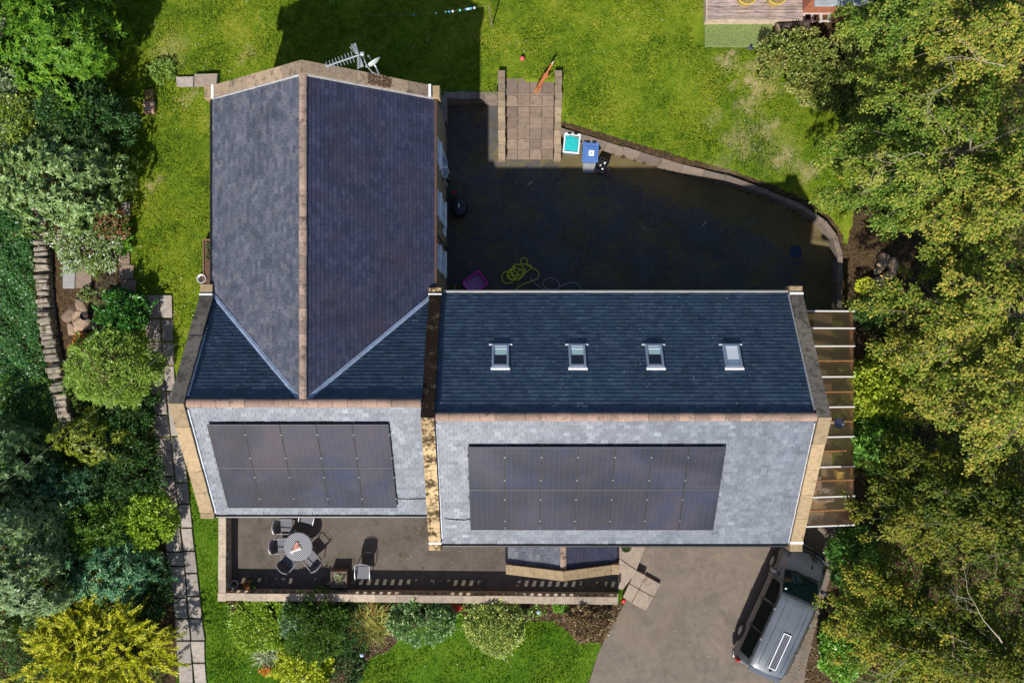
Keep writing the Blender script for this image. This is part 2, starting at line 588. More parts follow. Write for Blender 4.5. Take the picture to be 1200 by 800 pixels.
def wall_run(name, pts, hs, th, z0, mat, label, cat='wall', seg=.62, cap=.05, parent=None):
    """low wall of laid blocks along a line, sloping top"""
    r = thing(name, label, cat, (pts[0][0], pts[0][1], 0))
    mb, cp = MB(), MB()
    rs = random.Random(3)
    for (a, b, ha, hb) in zip(pts[:-1], pts[1:], hs[:-1], hs[1:]):
        a = Vector((a[0], a[1], 0)); b = Vector((b[0], b[1], 0))
        L = (b - a).length
        d = (b - a) / L
        s = Vector((-d.y, d.x, 0))
        k = max(1, round(L / seg))
        for i in range(k):
            t0, t1 = i / k, (i + 1) / k
            p0 = a + d * (L * t0 + .006); p1 = a + d * (L * t1 - .006)
            h0 = ha + (hb - ha) * t0; h1 = ha + (hb - ha) * t1
            for (q, zb, zt0, zt1, w) in ((mb, z0, h0 - cap, h1 - cap, th / 2 - .02), (cp, None, h0, h1, th / 2)):
                j = rs.uniform(-.012, .012)
                w2 = w + j
                lo0 = zb if zb is not None else h0 - cap + .002
                lo1 = zb if zb is not None else h1 - cap + .002
                vs = [p0 - s * w2 + Vector((0, 0, lo0)), p1 - s * w2 + Vector((0, 0, lo1)), p1 + s * w2 + Vector((0, 0, lo1)), p0 + s * w2 + Vector((0, 0, lo0)),
                      p0 - s * w2 + Vector((0, 0, zt0 + j)), p1 - s * w2 + Vector((0, 0, zt1 + j)), p1 + s * w2 + Vector((0, 0, zt1 + j)), p0 + s * w2 + Vector((0, 0, zt0 + j))]
                q.add(vs, [(3, 2, 1, 0), (4, 5, 6, 7), (0, 1, 5, 4), (1, 2, 6, 5), (2, 3, 7, 6), (3, 0, 4, 7)])
    mb.build('wall_blocks', mat, r, world=True)
    cp.build('coping', mat, r, world=True)
    return r


wall_run('retaining_wall', [(w.x, w.y) for w in WALL], [h + .05 for h in WALL_H], .18, -.1, M_RETAIN,
         'low curved stone retaining wall between the dark yard and the sunny lawn', seg=.8)
wall_run('retaining_wall', [(-2.64, 8.5), (-2.64, 9.52), (-.55, 9.52)], [1.03, 1.03, 1.03], .26, -.1, M_RETAIN,
         'short shaded retaining wall between the tall house gable and garden steps', seg=.5)

# garden steps
st = thing('garden_steps', 'wide flight of brown paved garden steps with side walls running up to the lawn', 'steps', (.68, 8.4, 0))
mb = MB()
n = 7
for i in range(n):
    y1 = 9.95 - (n - 1 - i) * .385
    z1 = .13 + (.99 - .13) * i / (n - 1)
    y0 = y1 - .385
    back = y1 + (.25 if i == n - 1 else 0)
    for k in range(4):
        xa = -.24 + k * 1.88 / 4; xb = xa + 1.88 / 4
        mb.rbox(xa + .01, xb - .01, y0 - .015, back - .012, z1 - .05 + .004 * ((k * 7 + i * 3) % 3), z1 + .005 * ((k * 5 + i * 2) % 3), .008)
mb.build('tread', M_PINKPAVE, st, world=True)
mb = MB()
for i in range(n):
    y1 = 9.95 - (n - 1 - i) * .385
    z1 = .13 + (.99 - .13) * i / (n - 1)
    mb.box(-.235, 1.635, y1 - .385, y1 + .004, -.1, z1 - .055)
mb.build('riser', M_PAVE, st, world=True)
for (xa, xb) in ((-.53, -.26), (1.655, 1.925)):
    mb = MB()
    ys = np.linspace(7.15, 10.42, 13)
    for a, c in zip(ys[:-1], ys[1:]):
        za = .42 + .80 * min(1, (a - 7.15) / 2.5); zc = .42 + .80 * min(1, (c - 7.15) / 2.5)
        j = random.uniform(-.015, .015)
        vs = [(xa + j, a + .006, -.1), (xb + j, a + .006, -.1), (xb + j, c - .006, -.1), (xa + j, c - .006, -.1), (xa + j, a + .006, za), (xb + j, a + .006, za), (xb + j, c - .006, zc), (xa + j, c - .006, zc)]
        mb.add(vs, [(3, 2, 1, 0), (4, 5, 6, 7), (0, 1, 5, 4), (1, 2, 6, 5), (2, 3, 7, 6), (3, 0, 4, 7)])
    mb.build('side_wall', M_STONE, st, world=True)

# ---------------------------------------------------------------- patio balustrade
bal = thing('balustrade', 'pierced cast stone balustrade wall with pale coping round the tarmac patio', 'wall', (-11.1, -9.85, 0))
A = Vector((-11.02, -9.69, 0)); B = Vector((4.15, -9.84, 0)); C = Vector((-11.02, -5.6, 0))
mbw, mbb, mbc = MB(), MB(), MB()
def bal_run(a, b, out):
    d = (b - a); L = d.length; d.normalize()
    s = out
    def q(t, o, z): return a + d * t + s * o + Vector((0, 0, z))
    def blk(m, t0, t1, o0, o1, z0, z1):
        vs = [q(t0, o0, z0), q(t1, o0, z0), q(t1, o1, z0), q(t0, o1, z0), q(t0, o0, z1), q(t1, o0, z1), q(t1, o1, z1), q(t0, o1, z1)]
        m.add(vs, [(3, 2, 1, 0), (4, 5, 6, 7), (0, 1, 5, 4), (1, 2, 6, 5), (2, 3, 7, 6), (3, 0, 4, 7)])
    blk(mbw, 0, L, .02, .24, -.3, .57)
    k = round(L / .31)
    for i in range(k):
        t = L * i / k
        blk(mbb, t + .10, t + L / k - .085, .03, .22, .67, 1.13)
        blk(mbb, t + .004, t + L / k - .004, .03, .22, .575, .669)
    t = 0
    while t < L - .1:
        w = min(random.uniform(.75, .95), L - t)
        j = random.uniform(-.01, .01)
        blk(mbc, t + .004, t + w - .004, -.015 + j, .27 + j, 1.135, 1.22 + j * .6)
        t += w
bal_run(A, B, Vector((0, -1, 0)))
bal_run(C, A + Vector((0, .02, 0)), Vector((-1, 0, 0)))
mbw.box(-11.29, -11.03, -9.96, -9.69, -.3, 1.15); mbc.box(-11.31, -11.0, -9.98, -9.67, 1.155, 1.235)
mbw.build('wall_base', M_BALUS, bal, world=True); mbb.build('pierced_blocks', M_BALUS, bal, world=True); mbc.build('coping', M_BALUS, bal, world=True)

# ---------------------------------------------------------------- paths
def slab(mb, pts, z, th=.07, c=.012):
    """irregular paving slab from 4 world corners"""
    g = [Vector((p[0], p[1])) for p in pts]
    cen = sum(g, Vector((0, 0))) / len(g)
    inn = [p + (cen - p).normalized() * c for p in g]
    zz = [z + random.uniform(-.006, .006) for _ in g]
    n = len(g)
    vs = [(p.x, p.y, z - th) for p in g] + [(p.x, p.y, a - c * .7) for p, a in zip(g, zz)] + [(p.x, p.y, a) for p, a in zip(inn, zz)]
    fs = [tuple(range(2 * n, 3 * n))]
    for k in (0, n):
        fs += [(k + i, k + (i + 1) % n, k + n + (i + 1) % n, k + n + i) for i in range(n)]
    mb.add(vs, fs)


def itp(tab, y):
    return float(np.interp(y, [t[0] for t in tab], [t[1] for t in tab]))


mb = MB()
for (lt, rt, rows) in ((LA, MA, [345, 373, 400, 437, 486, 512, 558, 606, 646, 663, 700, 724, 750, 777, 800, 825]), (MA, RB, [345, 373, 400, 428, 458, 511, 565, 590, 618, 645, 671, 698, 724, 750, 776, 800, 825])):
    for a, c in zip(rows[:-1], rows[1:]):
        g = .9
        zm = hz(*P((itp(lt, a) + itp(rt, a)) / 2, (a + c) / 2, .3)[:2])
        j = [random.uniform(-.7, .7) for _ in range(4)]
        pts = [P(itp(lt, a) + g + j[0], a + g, zm), P(itp(rt, a) - g + j[1], a + g, zm), P(itp(rt, c) - g + j[2], c - g, zm), P(itp(lt, c) + g + j[3], c - g, zm)]
        slab(mb, pts, zm + .045, .2)
tag(mb.build('garden_path', M_GREYPAVE), kind='structure')

def loose_slab(px0, py0, px1, py1, z, label, mat=M_PINKPAVE, name='stone_slab', th=.09, rot=0, group=None):
    if z > .1: z = hz(*P((px0 + px1) / 2, (py0 + py1) / 2, .9)[:2])
    c = P((px0 + px1) / 2, (py0 + py1) / 2, z)
    k = (CAM_H - z) / FPX
    w, h = (px1 - px0) * k / 2, (py1 - py0) * k / 2
    mb = MB()
    j = lambda: random.uniform(-.03, .03)
    slab(mb, [(-w + j(), -h + j()), (w + j(), -h + j()), (w + j(), h + j()), (-w + j(), h + j())], th, th + .05, .02)
    o = mb.build(name, mat)
    o.location = (c.x, c.y, z - .02); o.rotation_euler.z = rot
    return tag(o, label, 'slab', group)

loose_slab(139, 291, 153, 309, .62, 'topmost of three pink paving slabs edging the lawn beside the rockery', group='pink slabs edging the lawn')
loose_slab(141, 310, 158, 327, .55, 'middle one of three pink paving slabs edging the lawn beside the rockery', group='pink slabs edging the lawn')
loose_slab(143, 328, 160, 346, .50, 'lowest of three pink paving slabs edging the lawn beside the large grey slabs', group='pink slabs edging the lawn')
loose_slab(143, 237, 153, 253, .8, 'small dark slab half hidden under the grey-green shrub by the lawn', M_GREYPAVE)
loose_slab(90, 309, 108, 337, .62, 'upright pale slab laid in the rockery beside the dry stone wall', M_PINKPAVE)
loose_slab(74, 304, 89, 338, .5, 'shaded blue-grey slab in the rockery against the dry stone wall', M_CONCRETE)
loose_slab(208, 91, 228, 103, 1.0, 'smaller grey stone slab lying on the grass off the tall gable', M_GREYPAVE, th=.16)
loose_slab(230, 88, 256, 102, 1.0, 'larger brown stone slab lying on the grass touching the tall gable', M_PAVE, th=.2)

# landing and steps at the porch
lp = thing('entrance_steps', 'angled brown stone entrance steps from the patio end down to the drive', 'steps', (5, -9.2, 0))
mb = MB()
for quad, z in ((((724, 637), (757, 638), (746, 667), (724, 652)), .45), (((724, 653), (746, 668), (744, 672), (730, 690), (724, 690)), .452),):
    slab(mb, [P(a, b, z) for a, b in quad], z + .02, .4)
mb.build('landing', M_PAVE, lp, world=True)
for quad, z in ((((745, 668), (757, 674), (740, 706), (730, 699)), .30), (((757, 674.5), (774, 684), (757, 715), (740.5, 706.5)), .16)):
    mb = MB()
    ps = [P(a, b, z) for a, b in quad]
    slab(mb, [ps[0], ps[1], ps[1].lerp(ps[2], .48), ps[0].lerp(ps[3], .48)], z, .4)
    slab(mb, [ps[0].lerp(ps[3], .5), ps[1].lerp(ps[2], .5), ps[2], ps[3]], z + .004, .4)
    mb.build('step', M_PAVE, lp, world=True)

# ---------------------------------------------------------------- dry stone wall and rocks
def stone(mb, c, r, seed, flat=.7):
    rs = random.Random(seed)
    bm = bmesh.new()
    bmesh.ops.create_icosphere(bm, subdivisions=2, radius=1)
    ph = [rs.uniform(0, 6) for _ in range(6)]
    for v in bm.verts:
        k = 1 + .2 * math.sin(3 * v.co.x + ph[0]) * math.sin(2.5 * v.co.y + ph[1]) + .12 * math.sin(5 * v.co.z + ph[2] + 3 * v.co.x)
        for ax in range(3):
            v.co[ax] = math.copysign(min(abs(v.co[ax]) * k, .8), v.co[ax])
    R = Matrix.Rotation(rs.uniform(0, 6.28), 3, 'Z') @ Matrix.Rotation(rs.uniform(-.25, .25), 3, 'X')
    rr = r if isinstance(r, (tuple, list)) else (r, r * rs.uniform(.65, .95), r * flat)
    vs = [R @ Vector((v.co.x * rr[0], v.co.y * rr[1], v.co.z * rr[2])) + Vector(c) for v in bm.verts]
    bm.faces.ensure_lookup_table()
    mb.add(vs, [tuple(v.index for v in f.verts) for f in bm.faces])
    bm.free()

dw = thing('dry_stone_wall', 'long rough dry stone wall running between the ivy slope and the rockery', 'wall', tuple(P(52, 340, 0)))
mb, mt = MB(), MB()
line = [(51, 240), (53, 280), (54, 320), (56, 370), (61, 410), (67, 450), (74, 500)]
wp = [P(a, b, .95) for a, b in line]
for a, c in zip(wp[:-1], wp[1:]):
    d = (c - a); L = d.length; d.normalize(); s = Vector((-d.y, d.x, 0)); k = max(1, int(L / .15))
    for i in range(k):
        p = a + d * (L * (i + .5) / k)
        ang = math.atan2(s.y, s.x) + random.uniform(-.12, .12)
        M = Matrix.Translation((p.x, p.y, 0)) @ Matrix.Rotation(ang, 4, 'Z') @ Matrix.Rotation(random.uniform(-.1, .1), 4, 'X')
        w = random.uniform(.2, .29); e = random.uniform(.070, .084)
        top = hz(p.x + .7, p.y) + .40; mt.rbox(-w, w, -e, e, top - .3, top + random.uniform(-.06, .07), .03, M=M)
        for z in (top - 1.2, top - .9, top - .6):
            mb.rbox(-.25, .25, -.07, .07, z, z + .28, .03, M=Matrix.Translation((p.x, p.y, 0)) @ Matrix.Rotation(ang, 4, 'Z'))
mb.build('wall_courses', M_DRYSTONE, dw, world=True)
mt.build('coping_stones', M_DRYSTONE, dw, world=True)

rk = [(1036, 302, .30, 'tan rock topmost in the rock pile under the birches'), (1046, 310, .34, 'broad tan rock at the right of the rock pile under the birches'),
      (1034, 309, .28, 'flat pale rock in the middle of the rock pile under the birches'), (1030, 317, .2, 'smallest rock of the rock pile under the birches'),
      (1044, 321, .3, 'dark brown rock at the lower right of the rock pile'), (1032, 329, .30, 'tan rock lowest of the rock pile near the yellow flowers')]
for i, (a, b, r, lb) in enumerate(rk):
    q = P(a, b, .55)
    mb = MB(); stone(mb, (0, 0, 0), (r, r * .75, r * .6), 20 + i)
    o = mb.build('rock', M_ROCK); o.location = (q.x, q.y, hz(q.x, q.y) + r * .3)
    tag(o, lb, 'rock', 'rocks piled under the birches')
q = P(99, 372, .6)
mb = MB()
stone(mb, (.05, -.25, .02), (.48, .34, .20), 5); stone(mb, (-.40, .10, .0), (.26, .42, .16), 9); stone(mb, (.02, .45, .0), (.34, .24, .18), 12); stone(mb, (.45, -.30, 0), (.22, .3, .18), 14); stone(mb, (-.12, .12, .0), (.2, .3, .15), 15); stone(mb, (-.35, -.45, 0), (.3, .2, .14), 16)
o = mb.build('boulder', M_ROCK); o.location = (q.x, q.y, hz(q.x, q.y)); tag(o, 'big split brown boulder in the rockery with a dark pot on it', 'boulder')
# ================================================================ HOUSE
def slate_mat(name, cols, rough=.5, speck=.25, spec=.5, big=None, streak=(1, .12, 1), moss=None):
    m, nt, b = new_mat(name)
    pos = coord(nt)
    g = nt.nodes.new('ShaderNodeNewGeometry')
    r = ramp(nt, cols, g.outputs['Random Per Island'])
    n1 = noise(nt, pos, 1.1, 5, .65)
    n2 = noise(nt, pos, 30, 4, .7)
    v = ramp(nt, [(.3, (.72, .72, .74)), (.7, (1.3, 1.28, 1.25))], mix(nt, .4, n1, n2))
    c = mix(nt, 1.0, r.outputs[0], v.outputs[0], 'MULTIPLY')
    if big:
        bk = ramp(nt, [(.48, (0, 0, 0)), (.66, (.75, .75, .75))], noise(nt, pos, .6, 5, .7, .6))
        c = mix(nt, bk.outputs[0], c, big)
    mp = N(nt, 'ShaderNodeMapping'); mp.inputs['Scale'].default_value = streak; nt.links.new(pos, mp.inputs[0])
    sn = ramp(nt, [(.36, (.74, .75, .77)), (.5, (1, 1, 1)), (.66, (1.2, 1.19, 1.17))], noise(nt, mp.outputs[0], 2.6, 5, .65))
    c = mix(nt, .8, c, sn.outputs[0], 'MULTIPLY')
    if moss:
        mo = ramp(nt, [(.60, (0, 0, 0)), (.70, (.7, .7, .7))], noise(nt, pos, 2.2, 7, .8))
        c = mix(nt, mo.outputs[0], c, moss)
    k = noise(nt, pos, 14, 3, .75)
    k2 = noise(nt, pos, .7, 3, .6)
    vo = N(nt, 'ShaderNodeTexVoronoi'); vo.inputs['Scale'].default_value = 7; nt.links.new(pos, vo.inputs['Vector'])
    vm = ramp(nt, [(.09, (speck,) * 3), (.14, (0, 0, 0))], vo.outputs['Distance'])
    vk = mix(nt, 1.0, vm.outputs[0], ramp(nt, [(.46, (0, 0, 0)), (.6, (1, 1, 1))], noise(nt, pos, .8, 5, .7)).outputs[0], 'MULTIPLY')
    c = mix(nt, vk, c, (.34, .38, .36, 1))
    kk = ramp(nt, [(.70, (0, 0, 0)), (.76, (speck,) * 3)], mix(nt, .3, k, k2, 'ADD') if False else mix(nt, .22, k, k2))
    c = mix(nt, kk.outputs[0], c, (.42, .44, .42, 1))
    nt.links.new(c, b.inputs['Base Color'])
    rr = ramp(nt, [(.3, (rough - .08,) * 3), (.7, (rough + .12,) * 3)], n2)
    nt.links.new(rr.outputs[0], b.inputs['Roughness'])
    b.inputs['Specular IOR Level'].default_value = spec
    bump(nt, b, n2, .25, .006)
    return m


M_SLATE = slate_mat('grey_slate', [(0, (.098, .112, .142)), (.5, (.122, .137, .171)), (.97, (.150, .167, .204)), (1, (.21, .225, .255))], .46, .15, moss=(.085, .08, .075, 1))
M_SLATE_N = slate_mat('shaded_slate', [(0, (.020, .042, .076)), (.6, (.030, .055, .092)), (1, (.044, .070, .108))], .5, .8, moss=(.040, .052, .050, 1))  # north slopes: shade and sky blue put into the slate colour
M_SLATE_W = slate_mat('dimmed_slate', [(0, (.056, .062, .090)), (.5, (.082, .088, .118)), (1, (.110, .113, .138))], .5, .25, streak=(.12, 1, 1), moss=(.10, .085, .075, 1))  # west slopes: same slate, their weaker light painted as a darker tone
M_SLATE_E = slate_mat('dimmed_purple_slate', [(0, (.022, .025, .054)), (.5, (.029, .032, .064)), (1, (.038, .041, .076))], .5, .25, big=(.036, .028, .046, 1), streak=(.12, 1, 1))  # east slopes: stained purple slate, darkened in colour for their dimmer light
M_UNDER = plain('roof_felt', (.012, .012, .015), .9)
M_WALL = stone_mat('house_stone', (.30, .225, .165), (.15, .11, .085), 3)
M_COPE = stone_mat('coping_stone', (.33, .245, .15), (.13, .095, .06), 7, moss=(.13, .105, .07), mossamt=(.58, .68))
M_COPE_SHADE = stone_mat('shaded_weathered_coping', (.27, .225, .185), (.12, .10, .085), 8, moss=(.09, .075, .055), mossamt=(.5, .66))  # weathered stone, with the shade on the north halves put into its colour
M_COPE_MOSS = stone_mat('mossy_coping', (.26, .18, .10), (.05, .03, .018), 6, moss=(.035, .018, .010), mossamt=(.30, .45), speck=.5)
M_COPE_MOSS2 = stone_mat('patchy_coping', (.46, .335, .19), (.22, .15, .08), 9, moss=(.075, .050, .020), mossamt=(.47, .56), speck=.4)
M_RIDGE = stone_mat('ridge_clay', (.33, .225, .18), (.15, .10, .085), 14, moss=(.20, .15, .12), mossamt=(.52, .66), speck=.6)
M_RIDGE_W = stone_mat('lichened_ridge', (.34, .25, .205), (.12, .085, .07), 20, speck=.8, moss=(.16, .12, .10), mossamt=(.5, .62))
M_LEAD = plain('lead', (.46, .50, .56), .45, .0, .2, 5)
M_VALLEY = plain('valley_lead', (.27, .34, .47), .5, 0, .25, 4)
M_LEADN = plain('grey_flashing', (.40, .40, .41), .6, 0, .25, 5)
M_LEADW = plain('pale_flashing', (.72, .72, .74), .5, 0, .12, 6)
M_GUTTER = plain('black_gutter', (.012, .012, .014), .35)
M_WHITE = plain('white_upvc', (.80, .81, .83), .35)
M_GREYFRAME = plain('grey_window_frame', (.28, .33, .42), .4, .2)
M_BLUEFRAME = M_GREYFRAME


def glass_mat(name, tint, rough=.03, alpha=0.0):
    m, nt, b = new_mat(name)
    b.inputs['Base Color'].default_value = tint + (1,)
    b.inputs['Roughness'].default_value = rough
    b.inputs['Specular IOR Level'].default_value = .8
    if alpha == -1:      # clear sheet that also scatters part of the light it lets through
        t = nt.nodes.new('ShaderNodeBsdfTransparent'); t.inputs[0].default_value = (.92, .92, .88, 1)
        tl = nt.nodes.new('ShaderNodeBsdfTranslucent'); tl.inputs[0].default_value = (.9, .9, .88, 1)
        m1 = nt.nodes.new('ShaderNodeMixShader'); m1.inputs[0].default_value = .72
        nt.links.new(tl.outputs[0], m1.inputs[1]); nt.links.new(t.outputs[0], m1.inputs[2])
        m2 = nt.nodes.new('ShaderNodeMixShader'); m2.inputs[0].default_value = .88
        nt.links.new(b.outputs[0], m2.inputs[1]); nt.links.new(m1.outputs[0], m2.inputs[2])
        nt.links.new(m2.outputs[0], nt.nodes['Material Output'].inputs['Surface'])
    elif alpha:
        t = nt.nodes.new('ShaderNodeBsdfTransparent')
        t.inputs[0].default_value = (.52, .52, .48, 1)
        ms = nt.nodes.new('ShaderNodeMixShader')
        ms.inputs[0].default_value = alpha
        nt.links.new(b.outputs[0], ms.inputs[1]); nt.links.new(t.outputs[0], ms.inputs[2])
        nt.links.new(ms.outputs[0], nt.nodes['Material Output'].inputs['Surface'])
    return m


M_GLASS = glass_mat('dark_glass', (.012, .016, .02))
M_GLASS_PALE = glass_mat('blind_glass', (.86, .87, .88), .3)

house = thing('house', 'large stone house with dark slate roofs meeting in a T and a small porch', 'house', (0, 0, 0))

ZE, ZR = 5.37, 8.0


def slates(O, U, V, ulen, w=.235, g=.14, seed=0, vlen=None, gap=.0045, thick=.020, jit=1.0):
    """individual slates laid on the plane O + u*U + v*V"""
    rs = random.Random(seed)
    U = Vector(U).normalized()
    Vv = Vector(V); vl = Vv.length if vlen is None else vlen
    Vv.normalize()
    Nn = U.cross(Vv)
    if Nn.z < 0: Nn = -Nn
    mb = MB()
    rows = int(vl / g) + 1
    for i in range(rows):
        v0 = i * g
        v1 = min(v0 + g * 1.45, vl)
        if v1 - v0 < .03: continue
        u = -(w / 2 if i % 2 else 0) - rs.uniform(0, .03)
        rowdv = rs.uniform(-.006, .006) * jit
        while u < ulen:
            ww = w * rs.uniform(.94, 1.04)
            a, b2 = max(u + gap, 0), min(u + ww - gap, ulen)
            if b2 - a > .02:
                dv = rowdv + rs.gauss(0, .004) * jit
                t = thick + rs.uniform(-.005, .008) * jit
                dl, dr = rs.gauss(0, .0035) * jit, rs.gauss(0, .0035) * jit
                lo = v0 + dv if i else 0
                p = [O + U * a + Vv * lo + Nn * (t + dl), O + U * b2 + Vv * lo + Nn * (t + dr), O + U * b2 + Vv * v1 + Nn * (.002 + dr * .3), O + U * a + Vv * v1 + Nn * (.002 + dl * .3),
                     O + U * a + Vv * lo - Nn * .004, O + U * b2 + Vv * lo - Nn * .004]
                mb.add(p, [(0, 1, 2, 3), (4, 5, 1, 0)])
            u += ww
    return mb


def flip_up(o):
    me = o.data
    for p in me.polygons:
        if p.normal.z < -.3: p.flip()
    return o


def slope(O, U, V, ulen, mat, seed, clips=None, name='slate_roof', parent=house):
    fa = mat in (M_SLATE_N, M_SLATE_E)
    mb = slates(Vector(O), U, V, ulen, seed=seed, gap=.0022 if fa else .004, thick=.026 if fa else .020, jit=.5 if fa else 1.0)
    o = mb.build(name, mat, parent, clips=clips or [((0, 0, -50), (0, 0, -1))], world=True)
    flip_up(o)
    # felt deck under the slates
    d = MB()
    U2 = Vector(U).normalized() * ulen; V2 = Vector(V)
    Nn = U2.cross(V2).normalized()
    if Nn.z < 0: Nn = -Nn
    O2 = Vector(O) - Nn * .012
    d.add([O2, O2 + U2, O2 + U2 + V2, O2 + V2], [(0, 1, 2, 3)])
    k = d.build('roof_deck', M_UNDER, o, clips=clips or [((0, 0, -50), (0, 0, -1))])
    flip_up(k)
    return o


RY = -2.30           # ridge line of the wide block
LY = -1.88           # ridge line of the narrow block
WX = -6.39           # ridge line of the wing
# walls
def gable_x(name, y0, yr, y1, x0, x1, ze=ZE, zr=ZR, mat=M_WALL, par=house, d=.10):
    mb = MB()
    mb.extr([(0, y0, -.1), (0, y1, -.1), (0, y1, ze - d), (0, yr, zr - d), (0, y0, ze - d)], (x0, 0, 0), (x1, 0, 0))
    return mb.build(name, mat, par)


def gable_y(name, x0, xr, x1, y0, y1, ze=ZE, zr=ZR, mat=M_WALL, par=house, d=.10):
    mb = MB()
    mb.extr([(x0, 0, -.1), (x1, 0, -.1), (x1, 0, ze - d), (xr, 0, zr - d), (x0, 0, ze - d)], (0, y0, 0), (0, y1, 0))
    return mb.build(name, mat, par)


gable_x('wall', -6.62, RY, 1.50, -2.60, 9.60)
gable_x('wall', -5.68, LY, 1.46, -10.34, -2.62)
gable_y('wall', -9.92, WX, -2.60, LY, 8.45)

# slopes: slates run from eave to ridge
slope((-2.38, -6.78, ZE), (1, 0, 0), (0, 6.78 + RY, ZR - ZE), 11.72, M_SLATE, 1)
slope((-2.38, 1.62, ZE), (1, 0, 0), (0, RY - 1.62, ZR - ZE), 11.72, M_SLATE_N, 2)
slope((-9.98, -5.80, ZE), (1, 0, 0), (0, 5.80 + LY, ZR - ZE), 7.22, M_SLATE, 3)
A_, B_, C_ = Vector((-10.06, 1.60, 0)), Vector((WX, LY, 0)), Vector((-2.60, 1.60, 0))
def vn(a, b):      # horizontal normal of the vertical plane through a, b
    d = (b - a).normalized(); return Vector((d.y, -d.x, 0))
nAB = vn(A_, B_)   # points to the south-west side
nCB = vn(B_, C_)   # points to the south-east side
if nAB.x > 0: nAB = -nAB
if nCB.x < 0: nCB = -nCB
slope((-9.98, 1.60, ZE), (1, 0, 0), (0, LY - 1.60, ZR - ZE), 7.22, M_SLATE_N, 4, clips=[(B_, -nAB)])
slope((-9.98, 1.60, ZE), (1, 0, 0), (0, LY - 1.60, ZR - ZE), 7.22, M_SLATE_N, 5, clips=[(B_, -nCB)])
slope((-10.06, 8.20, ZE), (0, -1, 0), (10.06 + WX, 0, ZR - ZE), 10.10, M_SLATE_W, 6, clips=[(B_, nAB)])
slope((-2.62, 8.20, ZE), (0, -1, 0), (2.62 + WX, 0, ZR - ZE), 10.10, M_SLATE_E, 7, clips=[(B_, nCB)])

# ridges: half-round tiles
def ridge(a, b, mat, seg=.46, r=.135, drop=.05, par=house):
    a = Vector(a); b = Vector(b); L = (b - a).length; d = (b - a) / L
    s = d.cross(Vector((0, 0, 1))); up = Vector((0, 0, 1))
    mb = MB()
    k = round(L / seg)
    for i in range(k):
        p0 = a + d * (L * i / k + .004); p1 = a + d * (L * (i + 1) / k - .004)
        rr = r * random.uniform(.97, 1.04)
        dz = random.uniform(-.006, .006)
        vs = []
        for p, q in ((p0, 1.0), (p1, 1.0)):
            for kk in range(9):
                t = math.pi * kk / 8
                vs.append(p + s * math.cos(t) * rr + up * (math.sin(t) * rr * .75 - drop + dz))
            vs.append(p - up * .12)
        fs = [(j, j + 1, 11 + j, 10 + j) for j in range(9)] + [(9, 0, 10, 19), tuple(range(9, -1, -1)), tuple(range(10, 20))]
        mb.add(vs, fs)
    return mb.build('ridge_tiles', mat, par)


ridge((-2.40, RY, ZR + .03), (9.32, RY, ZR + .03), M_RIDGE)
ridge((-9.95, LY, ZR + .03), (-2.78, LY, ZR + .03), M_RIDGE)
ridge((WX, 8.17, ZR + .04), (WX, LY + .12, ZR + .04), M_RIDGE_W, .40, .125)

# valleys
for (p, q) in ((A_, B_), (C_, B_)):
    mb = MB()
    a = Vector((p.x, p.y, ZE + .06)); b = Vector((q.x, q.y, ZR + .02)); b = a.lerp(b, .985); d = (b - a).normalized()
    s = d.cross(Vector((0, 0, 1))).normalized(); u = s.cross(d)
    for w0, w1, h in ((-.065, -.015, .03), (-.015, .015, .045), (.015, .065, .03)):
        vs = [a + s * w0 + u * .0, a + s * w1 + u * 0, b + s * w1, b + s * w0, a + s * w0 + u * h, a + s * w1 + u * h, b + s * w1 + u * h, b + s * w0 + u * h]
        mb.add(vs, [(3, 2, 1, 0), (4, 5, 6, 7), (0, 1, 5, 4), (1, 2, 6, 5), (2, 3, 7, 6), (3, 0, 4, 7)])
    mb.build('valley_flashing', M_VALLEY, house)


# parapets with coping stones (a course of sloping slabs on each gable)
def coping(a, b, s, w0, w1, mat, up=.20, th=.10, seg=.95, par=house, wallm=M_WALL, wall_to=None):
    """slabs from a to b; s is the across direction, w0..w1 across extent"""
    a = Vector(a); b = Vector(b); L = (b - a).length; d = (b - a) / L; s = Vector(s)
    U = Vector((0, 0, 1))
    mb = MB(); mw = MB()
    k = max(1, round(L / seg))
    for i in range(k):
        p0 = a + d * (L * i / k + .004); p1 = a + d * (L * (i + 1) / k - .004)
        j = random.uniform(-.008, .008)
        z0, z1 = up - th, up + j
        vs = [p + s * w + U * z for z in (z0, z1) for p, w in ((p0, w0 + j), (p1, w0 + j), (p1, w1 + j), (p0, w1 + j))]
        mb.add(vs, [(3, 2, 1, 0), (4, 5, 6, 7), (0, 1, 5, 4), (1, 2, 6, 5), (2, 3, 7, 6), (3, 0, 4, 7)])
    o = mb.build('coping', mat, par)
    vs = [p + s * w + U * z for z in (-.5, up - th - .003) for p, w in ((a, w0 + .04), (b, w0 + .04), (b, w1 - .04), (a, w1 - .04))]
    mw.add(vs, [(3, 2, 1, 0), (4, 5, 6, 7), (0, 1, 5, 4), (1, 2, 6, 5), (2, 3, 7, 6), (3, 0, 4, 7)])
    mw.build('parapet', wallm, par)
    return o


def kneeler(x0, x1, y0, y1, z, mat, strip=None):
    mb = MB(); mb.rbox(x0, x1, y0, y1, z - .55, z, .015)
    k = mb.build('kneeler_stone', mat, house)
    if strip:
        m2 = MB(); m2.box(*strip); m2.build('lead_strip', M_LEADW, k)


